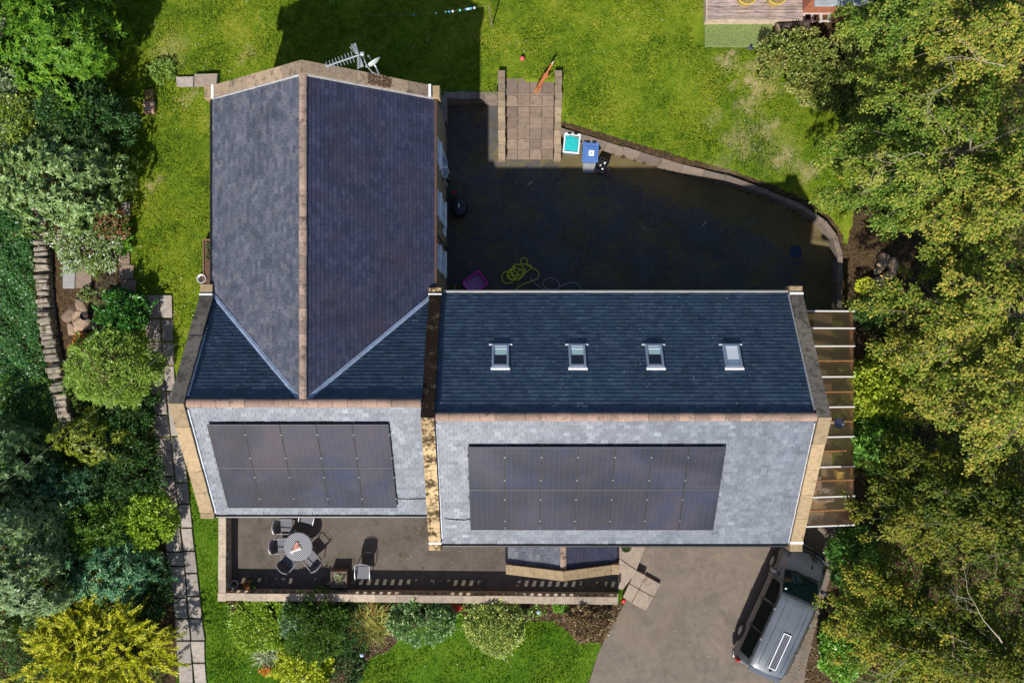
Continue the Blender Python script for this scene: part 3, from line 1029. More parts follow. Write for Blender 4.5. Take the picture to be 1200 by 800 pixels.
# east gable of the wide block
coping((9.5, -6.70, ZE), (9.5, RY - .002, ZR), (1, 0, 0), -.20, .20, M_COPE)
coping((9.5, RY + .002, ZR), (9.5, 1.58, ZE), (1, 0, 0), -.20, .20, M_COPE_SHADE)
kneeler(9.30, 9.72, -7.02, -6.71, ZE + .16, M_COPE, (9.29, 9.73, -6.76, -6.68, ZE + .1, ZE + .215))
kneeler(9.30, 9.72, 1.59, 1.86, ZE + .16, M_COPE, (9.29, 9.73, 1.56, 1.64, ZE + .1, ZE + .215))
# middle gable
coping((-2.57, -6.70, ZE), (-2.57, RY - .002, ZR), (1, 0, 0), -.20, .20, M_COPE_MOSS2, .24)
coping((-2.57, RY + .002, ZR), (-2.57, 1.58, ZE), (1, 0, 0), -.20, .20, M_COPE_MOSS, .24)
kneeler(-2.78, -2.36, -6.98, -6.71, ZE + .18, M_COPE_MOSS2, (-2.79, -2.35, -6.76, -6.70, ZE + .1, ZE + .245))
kneeler(-2.78, -2.36, 1.60, 1.80, ZE + .20, M_COPE_MOSS2, (-2.79, -2.35, 1.545, 1.60, ZE + .1, ZE + .265))
# west gable
coping((-10.2, -5.72, ZE), (-10.2, LY - .002, ZR), (1, 0, 0), -.225, .225, M_COPE)
coping((-10.2, LY + .002, ZR), (-10.2, 1.56, ZE), (1, 0, 0), -.225, .225, M_COPE_SHADE)
kneeler(-10.44, -9.98, -5.93, -5.73, ZE + .12, M_COPE)
kneeler(-10.44, -10.02, 1.57, 1.92, ZE + .16, M_COPE, (-10.45, -10.01, 1.54, 1.60, ZE + .1, ZE + .215))
# wing gable to the north
M_COPE_N = stone_mat('north_coping', (.33, .25, .18), (.13, .10, .075), 9, moss=(.15, .12, .085), mossamt=(.52, .66), speck=.4)
coping((-9.98, 8.36, ZE + .02), (WX - .002, 8.36, ZR), (0, 1, 0), -.19, .19, M_COPE_N, .19)
wc = coping((WX + .002, 8.36, ZR), (-2.66, 8.36, ZE + .02), (0, 1, 0), -.19, .19, M_COPE_N, .19)
kneeler(-10.30, -10.02, 8.12, 8.56, ZE + .17, M_COPE, (-10.04, -9.96, 8.12, 8.56, ZE + .1, ZE + .235))
kneeler(-2.66, -2.42, 8.14, 8.56, ZE + .17, M_COPE, (-2.78, -2.70, 8.16, 8.56, ZE + .2, ZE + .30))
# moss clump on the wing coping
mb = MB()
for i in range(150):
    t = random.uniform(.485, .66)
    p = Vector((WX, 8.36, ZR)).lerp(Vector((-2.66, 8.36, ZE)), t)
    stone(mb, (p.x, p.y + random.uniform(-.17, .17), p.z + .195), (random.uniform(.02, .045),) * 3, i)
mb.build('moss', plain('brown_moss', (.10, .055, .03), .95, var=.7, scale=30), wc)

# flashings along the inner parapet faces
def strip(a, b, s, w0, w1, z0, z1, mat=M_LEADW):
    a = Vector(a); b = Vector(b); s = Vector(s); U = Vector((0, 0, 1))
    vs = [p + s * w + U * z for z in (z0, z1) for p, w in ((a, w0), (b, w0), (b, w1), (a, w1))]
    mb = MB(); mb.add(vs, [(3, 2, 1, 0), (4, 5, 6, 7), (0, 1, 5, 4), (1, 2, 6, 5), (2, 3, 7, 6), (3, 0, 4, 7)])
    mb.build('flashing', mat, house)
strip((9.30, -6.74, ZE), (9.30, RY - .2, ZR - .12), (1, 0, 0), -.035, -.004, .01, .07, M_LEADN)
strip((9.30, RY + .2, ZR - .12), (9.30, 1.58, ZE), (1, 0, 0), -.045, -.004, .01, .08, M_LEADN)
strip((-9.98, 8.17, ZE), (WX - .12, 8.17, ZR - .08), (0, 1, 0), -.05, -.004, .02, .08, M_LEADN)
strip((WX + .12, 8.17, ZR - .08), (-2.62, 8.17, ZE), (0, 1, 0), -.05, -.004, .02, .08, M_LEADN)
strip((-9.975, -5.76, ZE), (-9.975, LY - .2, ZR - .12), (1, 0, 0), .004, .06, .01, .06, M_LEAD)
strip((-9.975, LY + .2, ZR - .12), (-9.975, 1.5, ZE), (1, 0, 0), .004, .06, .01, .06, M_LEAD)
strip((-2.365, -6.76, ZE), (-2.365, RY - .2, ZR - .12), (1, 0, 0), .004, .05, .01, .06, M_LEAD)

# gutters and downpipes
def gutter(a, b, mat=M_GUTTER, r=.055):
    mb = MB(); mb.tube([a, b], r, 8); mb.build('gutter', mat, house)
gutter((-2.34, -6.86, ZE - .03), (9.28, -6.86, ZE - .03))
gutter((-9.95, -5.88, ZE - .03), (-2.80, -5.88, ZE - .03))
gutter((-2.34, 1.68, ZE - .03), (9.28, 1.68, ZE - .03), plain('pale_gutter', (.28, .26, .25), .5))
gutter((-10.12, 8.1, ZE - .03), (-10.12, 1.62, ZE - .03))
gutter((-2.57, 8.1, ZE - .03), (-2.57, 1.85, ZE - .03), plain('brown_gutter', (.10, .055, .04), .5, var=.3, scale=12))
mb = MB(); mb.tube([(-2.53, 3.6, ZE - .05), (-2.53, 3.6, ZE - .35), (-2.53, 3.6, .1)], .035, 8); mb.build('downpipe', M_GUTTER, house)

# wing windows facing the yard
def wing_window(yc, w, z0, z1, mullion=True, door=False):
    x = -2.60
    mb = MB()
    mb.box(x - .02, x + .05, yc - w / 2, yc + w / 2, z0, z0 + .07); mb.box(x - .02, x + .05, yc - w / 2, yc + w / 2, z1 - .07, z1)
    mb.box(x - .02, x + .05, yc - w / 2, yc - w / 2 + .07, z0 + .071, z1 - .071); mb.box(x - .02, x + .05, yc + w / 2 - .07, yc + w / 2, z0 + .071, z1 - .071)
    if mullion: mb.box(x - .02, x + .045, yc - .03, yc + .03, z0 + .071, z1 - .071)
    f = mb.build('door' if door else 'window', M_WHITE, house)
    mb = MB(); mb.box(x - .02, x + .02, yc - w / 2 + .072, yc + w / 2 - .072, z0 + .072, z1 - .072); mb.build('pane', glass_mat('sky_reflect_glass', (.42, .58, .82), .08), f)  # pane base colour painted bright blue as a sky reflection
    if not door:
        mb = MB(); mb.box(x - .02, x + .11, yc - w / 2 - .05, yc + w / 2 + .05, z0 - .085, z0 - .004); mb.build('sill', M_WHITE, f)
    mb = MB(); mb.box(x - .02, x + .015, yc - w / 2 - .12, yc + w / 2 + .12, z1 + .004, z1 + .22); mb.build('lintel', M_STONE, f)
    return f
wing_window(4.80, .92, 1.45, 2.65)
wing_window(2.93, .92, 1.45, 2.65)
wing_window(4.12, .18, 1.7, 2.2, False)
w1 = wing_window(6.62, 1.0, .35, 2.7, True, True)
mb = MB(); mb.rbox(-2.60, -2.42, 6.5, 6.56, .9, 2.0, .02); mb.build('open_sash', M_WHITE, w1)
for yc in (2.93, 4.80, 6.6):
    wing_window(yc, .9, 3.7, 4.7)
mb = MB(); mb.tube([(-2.66, 6.02, 2.35), (-2.45, 6.02, 2.42), (-2.38, 6.02, 2.3)], .02, 6); mb.lathe([(.03, .28), (.09, .22), (.11, .02), (.07, 0)], 12, M=Matrix.Translation((-2.38, 6.02, 2.02)))
mb.build('wall_lantern', M_GUTTER, house)


# roof windows on the shaded slope
def roof_z_right_n(y): return ZR - (y - RY) * (ZR - ZE) / (1.62 - RY)
def solve(py, zf):
    z = 6.5
    for _ in range(30):
        y = (400 - py) * (CAM_H - z) / FPX
        z = zf(y)
    return y, z
sl = math.atan2(ZR - ZE, 1.62 - RY)
M_BLIND = plain('pale_blind', (.42, .60, .60), .6)
M_DARKROOM = glass_mat('roof_glass', (.006, .008, .010), .02)
for i, (px, blind) in enumerate(((586.5, .45), (676.5, .45), (767, .42), (858, 1.0))):
    yb, zb = solve(405, roof_z_right_n); yt, zt = solve(431, roof_z_right_n)
    yc, zc = (yb + yt) / 2, (zb + zt) / 2
    xk = (px - 600) * (CAM_H - zc) / FPX
    M = Matrix.Translation((xk, yc, zc)) @ Matrix.Rotation(-sl, 4, 'X')     # local y runs down the slope, z is the slope normal
    h = math.hypot(yb - yt, zt - zb) / 2
    w = .275
    mb = MB()
    for bx in ((-w, -w + .075, -h, h), (w - .075, w, -h, h), (-w + .076, w - .076, -h, -h + .10), (-w + .076, w - .076, h - .08, h)):
        mb.rbox(*bx, -.03, .09, .012, M=M)
    f = mb.build('roof_window', M_GREYFRAME, house)
    mb = MB(); mb.box(-w + .074, w - .074, -h + .09, h - .07, -.03, .045, M=M); mb.build('pane', M_GLASS_PALE if blind == 1 else M_DARKROOM, f)
    if blind < 1:
        mb = MB(); mb.box(-w + .078, w - .078, h - .08 - (2 * h - .2) * blind, h - .082, .046, .050, M=M); mb.build('blind', M_BLIND, f)
        mb = MB(); mb.box(-w + .078, w - .078, h - .16, h - .13, .051, .06, M=M); mb.build('blind_bar', M_WHITE, f)
    mb = MB(); mb.rbox(-w - .03, w + .03, -h - .085, -h - .002, -.02, .085, .02, M=M); mb.box(-w - .1, w + .1, h + .002, h + .05, -.02, .05, M=M)
    mb.build('flashing', M_LEADW, f)
    if i == 3: f['label'] = 'roof window with a white blind fully drawn'

# ---------------------------------------------------------------- porch in front of the wide block
PX, PZE, PZR = 1.80, 3.20, 4.12
pw = gable_y('porch', -.08, PX, 3.72, -8.28, -6.62, PZE, PZR)
dx = PX + .14
slope((-.14, -6.62, PZE), (0, -1, 0), (dx, 0, PZR - PZE), 1.42, M_SLATE_W, 31, parent=pw)
slope((3.78, -6.62, PZE), (0, -1, 0), (PX - 3.78, 0, PZR - PZE), 1.42, M_SLATE_E, 32, parent=pw)
ridge((PX, -6.63, PZR + .02), (PX, -8.0, PZR + .02), M_RIDGE_W, .42, .115, par=pw)
coping((-.22, -8.17, PZE), (PX - .002, -8.17, PZR), (0, 1, 0), -.18, .16, M_COPE, .2, .11, par=pw)
coping((PX + .002, -8.17, PZR), (3.56, -8.17, PZE + .07), (0, 1, 0), -.18, .16, M_COPE, .2, .11, par=pw)
mb = MB(); mb.rbox(3.57, 3.86, -8.36, -8.0, PZE - .2, PZE + .22, .015); mb.build('kneeler_stone', M_COPE, pw)
mb = MB(); mb.tube([(-.2, -6.65, PZE - .03), (-.2, -7.98, PZE - .03)], .045, 8); mb.tube([(3.84, -6.65, PZE - .03), (3.84, -7.98, PZE - .03)], .045, 8); mb.build('gutter', M_GUTTER, pw)
mb = MB(); mb.box(1.32, 2.28, -8.33, -8.285, .46, 2.5); pd = mb.build('door', plain('door_paint', (.10, .13, .12), .45), pw)
mb = MB(); mb.box(1.55, 2.05, -8.338, -8.331, 1.5, 2.3); mb.build('pane', M_GLASS, pd)
for xc in (.66, 2.94):
    mb = MB()
    for bx in ((-.45, .45, 1.1, 1.17), (-.45, .45, 2.23, 2.3), (-.45, -.38, 1.171, 2.229), (.38, .45, 1.171, 2.229)): mb.box(xc + bx[0], xc + bx[1], -8.32, -8.285, bx[2], bx[3])
    pf = mb.build('window', M_WHITE, pw)
    mb = MB(); mb.box(xc - .37, xc + .37, -8.30, -8.285, 1.18, 2.22); mb.build('pane', M_GLASS, pf)

# south windows under the eaves (seen only from the side)
def south_window(xc, w, z0, z1, y):
    mb = MB()
    mb.box(xc - w / 2, xc + w / 2, y - .04, y + .02, z0, z0 + .08); mb.box(xc - w / 2, xc + w / 2, y - .04, y + .02, z1 - .08, z1)
    for xx in (xc - w / 2, xc - .035, xc + w / 2 - .07): mb.box(xx, xx + .07, y - .04, y + .02, z0 + .081, z1 - .081)
    f = mb.build('window', M_WHITE, house)
    mb = MB(); mb.box(xc - w / 2 + .05, xc + w / 2 - .05, y - .015, y + .02, z0 + .05, z1 - .05); mb.build('pane', M_GLASS, f)
    mb = MB(); mb.box(xc - w / 2 - .06, xc + w / 2 + .06, y - .12, y + .02, z0 - .09, z0 - .004); mb.build('sill', M_STONE, f)
for xc in (-8.6, -5.0): south_window(xc, 1.5, 1.3, 2.6, -5.69); south_window(xc, 1.3, 3.7, 4.8, -5.69)
for xc in (5.6, 8.0): south_window(xc, 1.3, 1.0, 2.3, -6.63)
for xc in (-1.4, 1.8, 5.6, 8.0): south_window(xc, 1.2, 3.8, 4.85, -6.63) if xc not in (1.8,) else None

# ================================================================ SOLAR PANELS
def panel_mat():
    m, nt, b = new_mat('photovoltaic_glass')
    tc = nt.nodes.new('ShaderNodeTexCoord').outputs['Object']
    oi = nt.nodes.new('ShaderNodeObjectInfo')
    sp = nt.nodes.new('ShaderNodeSeparateXYZ'); nt.links.new(tc, sp.inputs[0])
    def line(sock, period, w):
        a = N(nt, 'ShaderNodeMath', operation='DIVIDE'); a.inputs[1].default_value = period; nt.links.new(sock, a.inputs[0])
        f = N(nt, 'ShaderNodeMath', operation='FRACT'); nt.links.new(a.outputs[0], f.inputs[0])
        g = N(nt, 'ShaderNodeMath', operation='LESS_THAN'); g.inputs[1].default_value = w; nt.links.new(f.outputs[0], g.inputs[0])
        return g.outputs[0]
    lx, ly = line(sp.outputs['X'], .1825, .04), line(sp.outputs['Y'], .0925, .05)
    mx = N(nt, 'ShaderNodeMath', operation='MAXIMUM'); nt.links.new(lx, mx.inputs[0]); nt.links.new(ly, mx.inputs[1])
    r = ramp(nt, [(0, (.027, .026, .040)), (.35, (.037, .032, .042)), (.65, (.024, .026, .044)), (1, (.041, .033, .041))], oi.outputs['Random'])
    refl_tone = ramp(nt, [(.38, (.62, .62, .66)), (.6, (1.22, 1.2, 1.2))], noise(nt, coord(nt), .33, 4, .6, .6))  # broad tone patches stand in for the reflected sky gradient
    nn = noise(nt, coord(nt), 1.1, 6, .7, .5)
    refl_tint = ramp(nt, [(.36, (.72, .82, 1.12)), (.52, (1, 1, 1)), (.64, (1.25, 1.08, 1.02))], nn)  # blue to brown tint, also painted reflection
    c = mix(nt, 1.0, mix(nt, 1.0, r.outputs[0], refl_tone.outputs[0], 'MULTIPLY'), refl_tint.outputs[0], 'MULTIPLY')
    c = mix(nt, mx.outputs[0], c, mix(nt, .32, c, (.12, .115, .14, 1)))
    nt.links.new(c, b.inputs['Base Color'])
    b.inputs['Roughness'].default_value = .34
    b.inputs['Specular IOR Level'].default_value = .42
    return m
M_PV = panel_mat()
M_PVFRAME = plain('black_anodised', (.008, .008, .010), .5)
M_PVEDGE = plain('silver_edge', (.13, .13, .145), .5, .3)
M_CLAMP = plain('clamp_steel', (.22, .22, .24), .5, .4)
ORD = ['first', 'second', 'third', 'fourth', 'fifth', 'sixth', 'seventh']

def make_panel(pw_, ph, clampx):
    root = thing('solar_panel', 'x', 'solar panel')
    mb = MB(); t = .022
    mb.box(-pw_ / 2, pw_ / 2, -ph / 2, -ph / 2 + t, 0, .04); mb.box(-pw_ / 2, pw_ / 2, ph / 2 - t, ph / 2, 0, .04)
    mb.box(-pw_ / 2, -pw_ / 2 + t, -ph / 2 + t + .001, ph / 2 - t - .001, 0, .04); mb.box(pw_ / 2 - t, pw_ / 2, -ph / 2 + t + .001, ph / 2 - t - .001, 0, .04)
    mb.build('frame', M_PVFRAME, root)
    mb = MB(); mb.box(-pw_ / 2 + t - .002, pw_ / 2 - t + .002, -ph / 2 + t - .002, ph / 2 - t + .002, .008, .036); mb.build('cells', M_PV, root)
    mb = MB(); mb.box(-pw_ / 2, pw_ / 2, ph / 2 - .001, ph / 2 + .010, .034, .043); mb.build('edge_trim', M_PVEDGE, root)
    for yy in (-ph * .27, ph * .27):
        mb = MB(); mb.box(pw_ / 2 - .012, pw_ / 2 + .026, yy - .022, yy + .022, .034, .046); mb.build('clamp', M_CLAMP, root)
    for yy in (-ph * .27, ph * .27):
        mb = MB(); mb.box(-pw_ / 2 - .03, pw_ / 2 + .01, yy - .02, yy + .02, -.075, -.002); mb.build('rail', M_PVFRAME, root)
    return root

def array(px_l, px_r, py_t, py_b, cols, yr, ye, what, grp):
    k = (ZR - ZE) / (yr - ye)
    zf = lambda y: ZR - (yr - y) * k + .13
    yt, zt = solve(py_t, zf); yb, zb = solve(py_b, zf)
    x0 = (px_l - 600) * (CAM_H - zt) / FPX; x1 = (px_r - 600) * (CAM_H - zt) / FPX
    wd = (x1 - x0) / cols
    ln = math.hypot(yt - yb, zt - zb) / 2
    ang = math.atan2(zt - zb, yt - yb)
    root = None
    for r in range(2):
        for c in range(cols):
            f = (r + .5) / 2
            loc = Vector((x0 + (c + .5) * wd, yt + (yb - yt) * f, zt + (zb - zt) * f))
            lab = 'black %s in the %s row of the %s' % (('solar panel, ' + ORD[c] + ' from the left'), 'upper' if r == 0 else 'lower', what)
            if root is None: o = root = make_panel(wd - .010, ln - .012, 0)
            else: o = dup(root)
            o.location = loc; o.rotation_euler = (ang, 0, 0)
            o['label'] = lab; o['group'] = grp
array(548, 851, 523, 620, 7, RY, -6.78, 'wide array', 'solar panels of the wide array')
array(242.5, 455.5, 496.5, 594, 5, LY, -5.80, 'narrow array', 'solar panels of the narrow array')
# cable on the slates
def on_s(px, py, yr, ye, up=.03):
    k = (ZR - ZE) / (yr - ye); y, z = solve(py, lambda y: ZR - (yr - y) * k + up)
    return Vector(((px - 600) * (CAM_H - z) / FPX, y, z))
mb = MB(); mb.tube([on_s(553, 607, RY, -6.78), on_s(545, 609, RY, -6.78), on_s(532, 608.5, RY, -6.78), on_s(521, 607, RY, -6.78)], .018, 6)
mb.build('roof_cable', M_GUTTER, house)
mb = MB(); mb.tube([on_s(466, 584, LY, -5.8), on_s(480, 584.5, LY, -5.8), on_s(500, 584, LY, -5.8)], .016, 6)
mb.build('roof_cable', M_GUTTER, house)
# ================================================================ OBJECTS
T = Matrix.Translation
R = Matrix.Rotation
# ---------------------------------------------------------------- camper van
def make_van():
    root = thing('camper_van', 'dark grey camper van parked under the birches on the drive, roof vent framed in white', 'van', (10.50, -10.43, 0), -math.radians(24.7))
    M_PAINT, nt, b = new_mat('van_paint')
    b.inputs['Base Color'].default_value = (.072, .080, .098, 1); b.inputs['Metallic'].default_value = .25; b.inputs['Roughness'].default_value = .34
    b.inputs['Coat Weight'].default_value = .6; b.inputs['Coat Roughness'].default_value = .08
    M_ROOF, nt, b = new_mat('dusty_van_roof')
    n1 = noise(nt, coord(nt, False), 1.7, 6, .65); r = ramp(nt, [(.3, (.085, .098, .122)), (.7, (.118, .134, .162))], n1)
    nt.links.new(r.outputs[0], b.inputs['Base Color']); b.inputs['Roughness'].default_value = .36; b.inputs['Coat Weight'].default_value = .3; b.inputs['Coat Roughness'].default_value = .15
    M_BLACK = plain('black_plastic', (.014, .014, .016), .5)
    M_CHROME = plain('chrome', (.75, .75, .76), .2, .9)
    M_TYRE = plain('tyre_rubber', (.018, .018, .018), .85)
    M_ALLOY = plain('alloy', (.55, .55, .57), .3, .8)
    M_VGLASS = glass_mat('van_glass', (.003, .007, .007), .03); M_VGLASS.node_tree.nodes['Principled BSDF'].inputs['Specular IOR Level'].default_value = .06; M_VGLASS.node_tree.nodes['Principled BSDF'].inputs['Roughness'].default_value = .12
    # stations: y, sill half width, waist half width, waist z, shoulder half width, shoulder z, centre z
    ST = [(2.46, .60, .62, .62, .50, .74, .76), (2.40, .78, .82, .70, .62, .92, .95), (2.22, .86, .92, .82, .68, 1.02, 1.05), (1.95, .89, .95, .90, .71, 1.10, 1.13),
          (1.55, .90, .955, 1.02, .74, 1.20, 1.23), (1.1, .90, .955, 1.05, .735, 1.58, 1.62), (.72, .90, .955, 1.06, .715, 1.86, 1.91), (.45, .90, .955, 1.06, .71, 1.90, 1.96),
          (-.4, .90, .955, 1.06, .71, 1.91, 1.985), (-1.4, .90, .95, 1.06, .70, 1.90, 1.975), (-2.1, .89, .94, 1.05, .685, 1.88, 1.94), (-2.28, .88, .925, 1.04, .67, 1.82, 1.87),
          (-2.40, .86, .90, .98, .66, 1.2, 1.24), (-2.46, .80, .85, .80, .6, .92, .94)]
    rings = []
    for (y, a, w, zw, s, zs, zc) in ST:
        half = [(a, .26), (a + .03, .36), (w, .62 if zw > .7 else .5), (w, zw * .5 + .36), (w - .012, zw), (w * .62 + s * .38, zw + (zs - zw) * .36), (s + .02, zs - .035), (s - .035, zs + .01), (s * .55, zs * .3 + zc * .7), (0, zc)]
        rings.append([Vector((x, y, z)) for x, z in half] + [Vector((-x, y, z)) for x, z in half[-2::-1]])
    n = len(rings[0])
    body, roof = MB(), MB()
    vs = [v for r_ in rings for v in r_]
    fb, fr = [], []
    for i in range(len(rings) - 1):
        for k in range(n - 1):
            f = (i * n + k, i * n + k + 1, (i + 1) * n + k + 1, (i + 1) * n + k)
            (fr if (7 <= k <= 10 and ST[i + 1][0] < .73 and ST[i][0] <= .73 and ST[i + 1][0] > -2.3) else fb).append(f)
        fb.append((i * n + n - 1, i * n, (i + 1) * n, (i + 1) * n + n - 1))
    fb.append(tuple(range(n))); fb.append(tuple((len(rings) - 1) * n + k for k in range(n))[::-1])
    body.add(vs, fb + fr, 0)
    body.m = [0] * len(fb) + [1] * len(fr)
    o = body.build('body', [M_PAINT, M_ROOF], root, smooth=True)
    def station(y):
        for p, q in zip(ST[:-1], ST[1:]):
            if q[0] <= y <= p[0]:
                t = (p[0] - y) / (p[0] - q[0]); return [p[i] + (q[i] - p[i]) * t for i in range(7)]
    # windscreen: grid over the sloped front
    mb = MB()
    ys = [1.50, 1.3, 1.1, .92, .78]
    g = []
    for y in ys:
        _, a, w, zw, s, zs, zc = station(y)
        row = []
        for t in np.linspace(-1, 1, 9):
            x = t * (s - .03)
            z = zs + .01 + (zc - zs - .01) * (1 - abs(t) ** 2.0)
            row.append((x, y + .012 + (.04 * (1 - t * t)), z + .016))
        g.append(row)
    vv = [p for r_ in g for p in r_]
    mb.add(vv, [(i * 9 + k, (i + 1) * 9 + k, (i + 1) * 9 + k + 1, i * 9 + k + 1) for i in range(4) for k in range(8)])
    M_WS = glass_mat('windscreen_glass', (.006, .020, .020), .05); M_WS.node_tree.nodes['Principled BSDF'].inputs['Specular IOR Level'].default_value = .45
    ws = mb.build('windscreen', M_WS, root, smooth=True)
    mb = MB()
    for sx in (-.3, .25): mb.tube([(sx, 1.60, 1.245), (sx + .45, 1.53, 1.275)], .012, 5)
    mb.build('wiper', M_BLACK, ws)
    mb = MB(); mb.box(-.62, -.55, .88, .96, 1.76, 1.775, M=None); mb.build('permit_sticker', plain('sticker', (.65, .8, .8), .5), ws)
    # bonnet line + grille + bumper
    mb = MB(); mb.tube([(-.72, 1.98, 1.10), (-.66, 2.24, 1.045), (-.45, 2.36, .99), (0, 2.41, .975), (.45, 2.36, .99), (.66, 2.24, 1.045), (.72, 1.98, 1.10)], .014, 6); mb.build('bonnet_seam', M_BLACK, o)
    mb = MB(); mb.tube([(-.80, 2.27, .93), (-.66, 2.40, .90), (-.35, 2.475, .80), (0, 2.49, .79), (.35, 2.475, .80), (.66, 2.40, .90), (.80, 2.27, .93)], .016, 6); mb.build('chrome_trim', M_CHROME, root)
    mb = MB(); mb.rbox(-.45, .45, 2.43, 2.475, .62, .74, .01); mb.build('grille', M_BLACK, root)
    mb = MB(); mb.tube([(-.90, 2.12, .50), (-.82, 2.38, .48), (-.5, 2.50, .47), (0, 2.53, .47), (.5, 2.50, .47), (.82, 2.38, .48), (.90, 2.12, .50)], .10, 8); mb.build('front_bumper', M_PAINT, root, smooth=True)
    mb = MB(); mb.tube([(-.9, -2.25, .5), (-.84, -2.45, .48), (-.4, -2.53, .47), (.4, -2.53, .47), (.84, -2.45, .48), (.9, -2.25, .5)], .09, 8); mb.build('rear_bumper', M_PAINT, root, smooth=True)
    mb = MB(); mb.box(-.26, .26, 2.625, 2.64, .42, .53); mb.build('number_plate', plain('white_plate', (.7, .7, .68), .4), root)
    for s in (-1, 1):
        mb = MB(); mb.rbox(s * .70 - .14, s * .70 + .14, 2.30, 2.42, .70, .86, .04, M=T((0, 0, 0))); mb.build('headlight', plain('headlight_glass', (.7, .72, .75), .08), root)
        mb = MB(); mb.rbox(s * .86 - .06, s * .86 + .06, -2.47, -2.36, .85, 1.25, .03); mb.build('tail_light', plain('red_lens', (.45, .02, .015), .2), root)
        # side windows
        for nm, ya, yb in (('front_window', 1.02, .22), ('side_window', .12, -.95), ('side_window', -1.0, -2.05)):
            rows = []
            m_ = 6
            for j in range(m_ + 1):
                y = ya + (yb - ya) * j / m_
                _, a, w, zw, sh, zs, zc = station(y)
                xl, zl = w - .012, zw + .05; xm, zm = w * .62 + sh * .38, zw + (zs - zw) * .36; xu, zu = sh + .045, zs - .10
                if zu < zl + .05: zu = zl + .05
                rows.append([(s * (xl + .006), y, zl), (s * (xm + .012), y, max(zm, zl + .02)), (s * (xu + .012), y, max(zu, zl + .04))])
            mb = MB(); vv = [p for r_ in rows for p in r_]
            mb.add(vv, [(j * 3 + k, (j + 1) * 3 + k, (j + 1) * 3 + k + 1, j * 3 + k + 1) for j in range(m_) for k in range(2)])
            mb.build(nm, M_VGLASS, root)
        # rails
        ra = MB(); pts = [(s * .735, y, station(y)[5] + .045) for y in (.55, .2, -.5, -1.2, -1.9)]
        ra.tube([(s * .725, .62, 1.90)] + pts + [(s * .70, -2.0, 1.90)], .02, 6); rail = ra.build('roof_rail', M_BLACK, root)
        for y in (.1, -1.15):
            mb = MB(); mb.rbox(s * .735 - .03, s * .735 + .03, y - .045, y + .045, 1.955, 2.0, .01); mb.build('rail_foot', M_CLAMP, rail)
        mb = MB(); mb.rbox(-.11, .11, -.07, .07, -.10, .14, .04, M=T((s * 1.08, 1.32, 1.16))); mb.tube([(s * .93, 1.30, 1.10), (s * 1.05, 1.32, 1.12)], .03, 6); mb.build('mirror', M_PAINT, root)
        for y in (.1, -.95):
            mb = MB(); mb.rbox(s * .962 - .012, s * .962 + .012, y - .1, y + .1, .98, 1.02, .008); mb.build('door_handle', M_BLACK, root)
        for y in (1.12, .16, -1.0):
            _, a, w, zw, sh, zs, zc = station(y); mb = MB(); mb.tube([(s * (a + .032), y, .40), (s * (w + .004), y, .62), (s * (w - .006), y, zw + .02), (s * (w * .62 + sh * .38 + .004), y, zw + (zs - zw) * .36), (s * (sh + .022), y, zs - .03)], .008, 4); mb.build('door_seam', M_BLACK, root)
        mb = MB(); mb.tube([(s * .955, 1.0, .55), (s * .965, 0, .55), (s * .955, -1.0, .55)], .02, 5); mb.build('side_trim', M_BLACK, root)
        for y in (1.52, -1.48):
            Mw = T((s * .86, y, .335)) @ R(math.pi / 2, 4, 'Y')
            mb = MB(); mb.lathe([(.20, -.11), (.31, -.115), (.335, -.08), (.335, .08), (.31, .115), (.20, .11)], 28, M=Mw, cap=False); w_ = mb.build('wheel', M_TYRE, root, smooth=True)
            mb = MB(); mb.lathe([(.21, -.06 * 1), (.215, .095), (.19, .10), (.05, .08), (.03, .10)], 24, M=T((s * .86, y, .335)) @ R(s * math.pi / 2, 4, 'Y')); mb.build('rim', M_ALLOY, w_)
            mb = MB(); mb.tube([(s * .955, y + math.cos(t) * .40, .335 + math.sin(t) * .40) for t in np.linspace(-.1, math.pi + .1, 14)], .03, 6); mb.build('wheel_arch', M_BLACK, root)
    # rear window, spoiler
    mb = MB(); mb.add([(-.60, -2.372, 1.28), (.60, -2.372, 1.28), (.58, -2.315, 1.72), (-.58, -2.315, 1.72)], [(0, 1, 2, 3)]); mb.build('rear_window', M_VGLASS, root)
    mb = MB(); mb.rbox(-.64, .64, -2.42, -2.24, 1.83, 1.88, .015); mb.build('spoiler', M_ROOF, root)
    for xx in (-.42, -.14, .30, .50):
        mb = MB(); mb.tube([(xx, y, station(y)[5] * (.3 + .0) + station(y)[6] * .7 + .004 + .02 * (1 - abs(xx) / .7)) for y in (.55, .1, -.6, -1.3, -2.05)], .010, 5); mb.build('roof_rib', M_ROOF, root)
    # roof vent framed in white
    Mp = T((.10, -1.28, 1.985))
    mb = MB(); a, c = .155, .72; t = .035
    mb.rbox(-a, a, -c, -c + t, 0, .05, .008, M=Mp); mb.rbox(-a, a, c - t, c, 0, .05, .008, M=Mp); mb.rbox(-a, -a + t, -c + t + .001, c - t - .001, 0, .05, .008, M=Mp); mb.rbox(a - t, a, -c + t + .001, c - t - .001, 0, .05, .008, M=Mp)
    v = mb.build('roof_panel', M_WHITE, root)
    mb = MB(); mb.box(-a + t, a - t, -c + t, c - t, 0, .03, M=Mp)
    pm, nt, b = new_mat('roof_panel_cells'); tc = nt.nodes.new('ShaderNodeTexCoord').outputs['Object']
    ck = N(nt, 'ShaderNodeTexBrick', offset=0.0); nt.links.new(tc, ck.inputs['Vector'])
    ck.inputs['Color1'].default_value = (.022, .023, .035, 1); ck.inputs['Color2'].default_value = (.03, .03, .045, 1); ck.inputs['Mortar'].default_value = (.28, .28, .32, 1)
    ck.inputs['Scale'].default_value = 1; ck.inputs['Mortar Size'].default_value = .006; ck.inputs['Brick Width'].default_value = .08; ck.inputs['Row Height'].default_value = .065
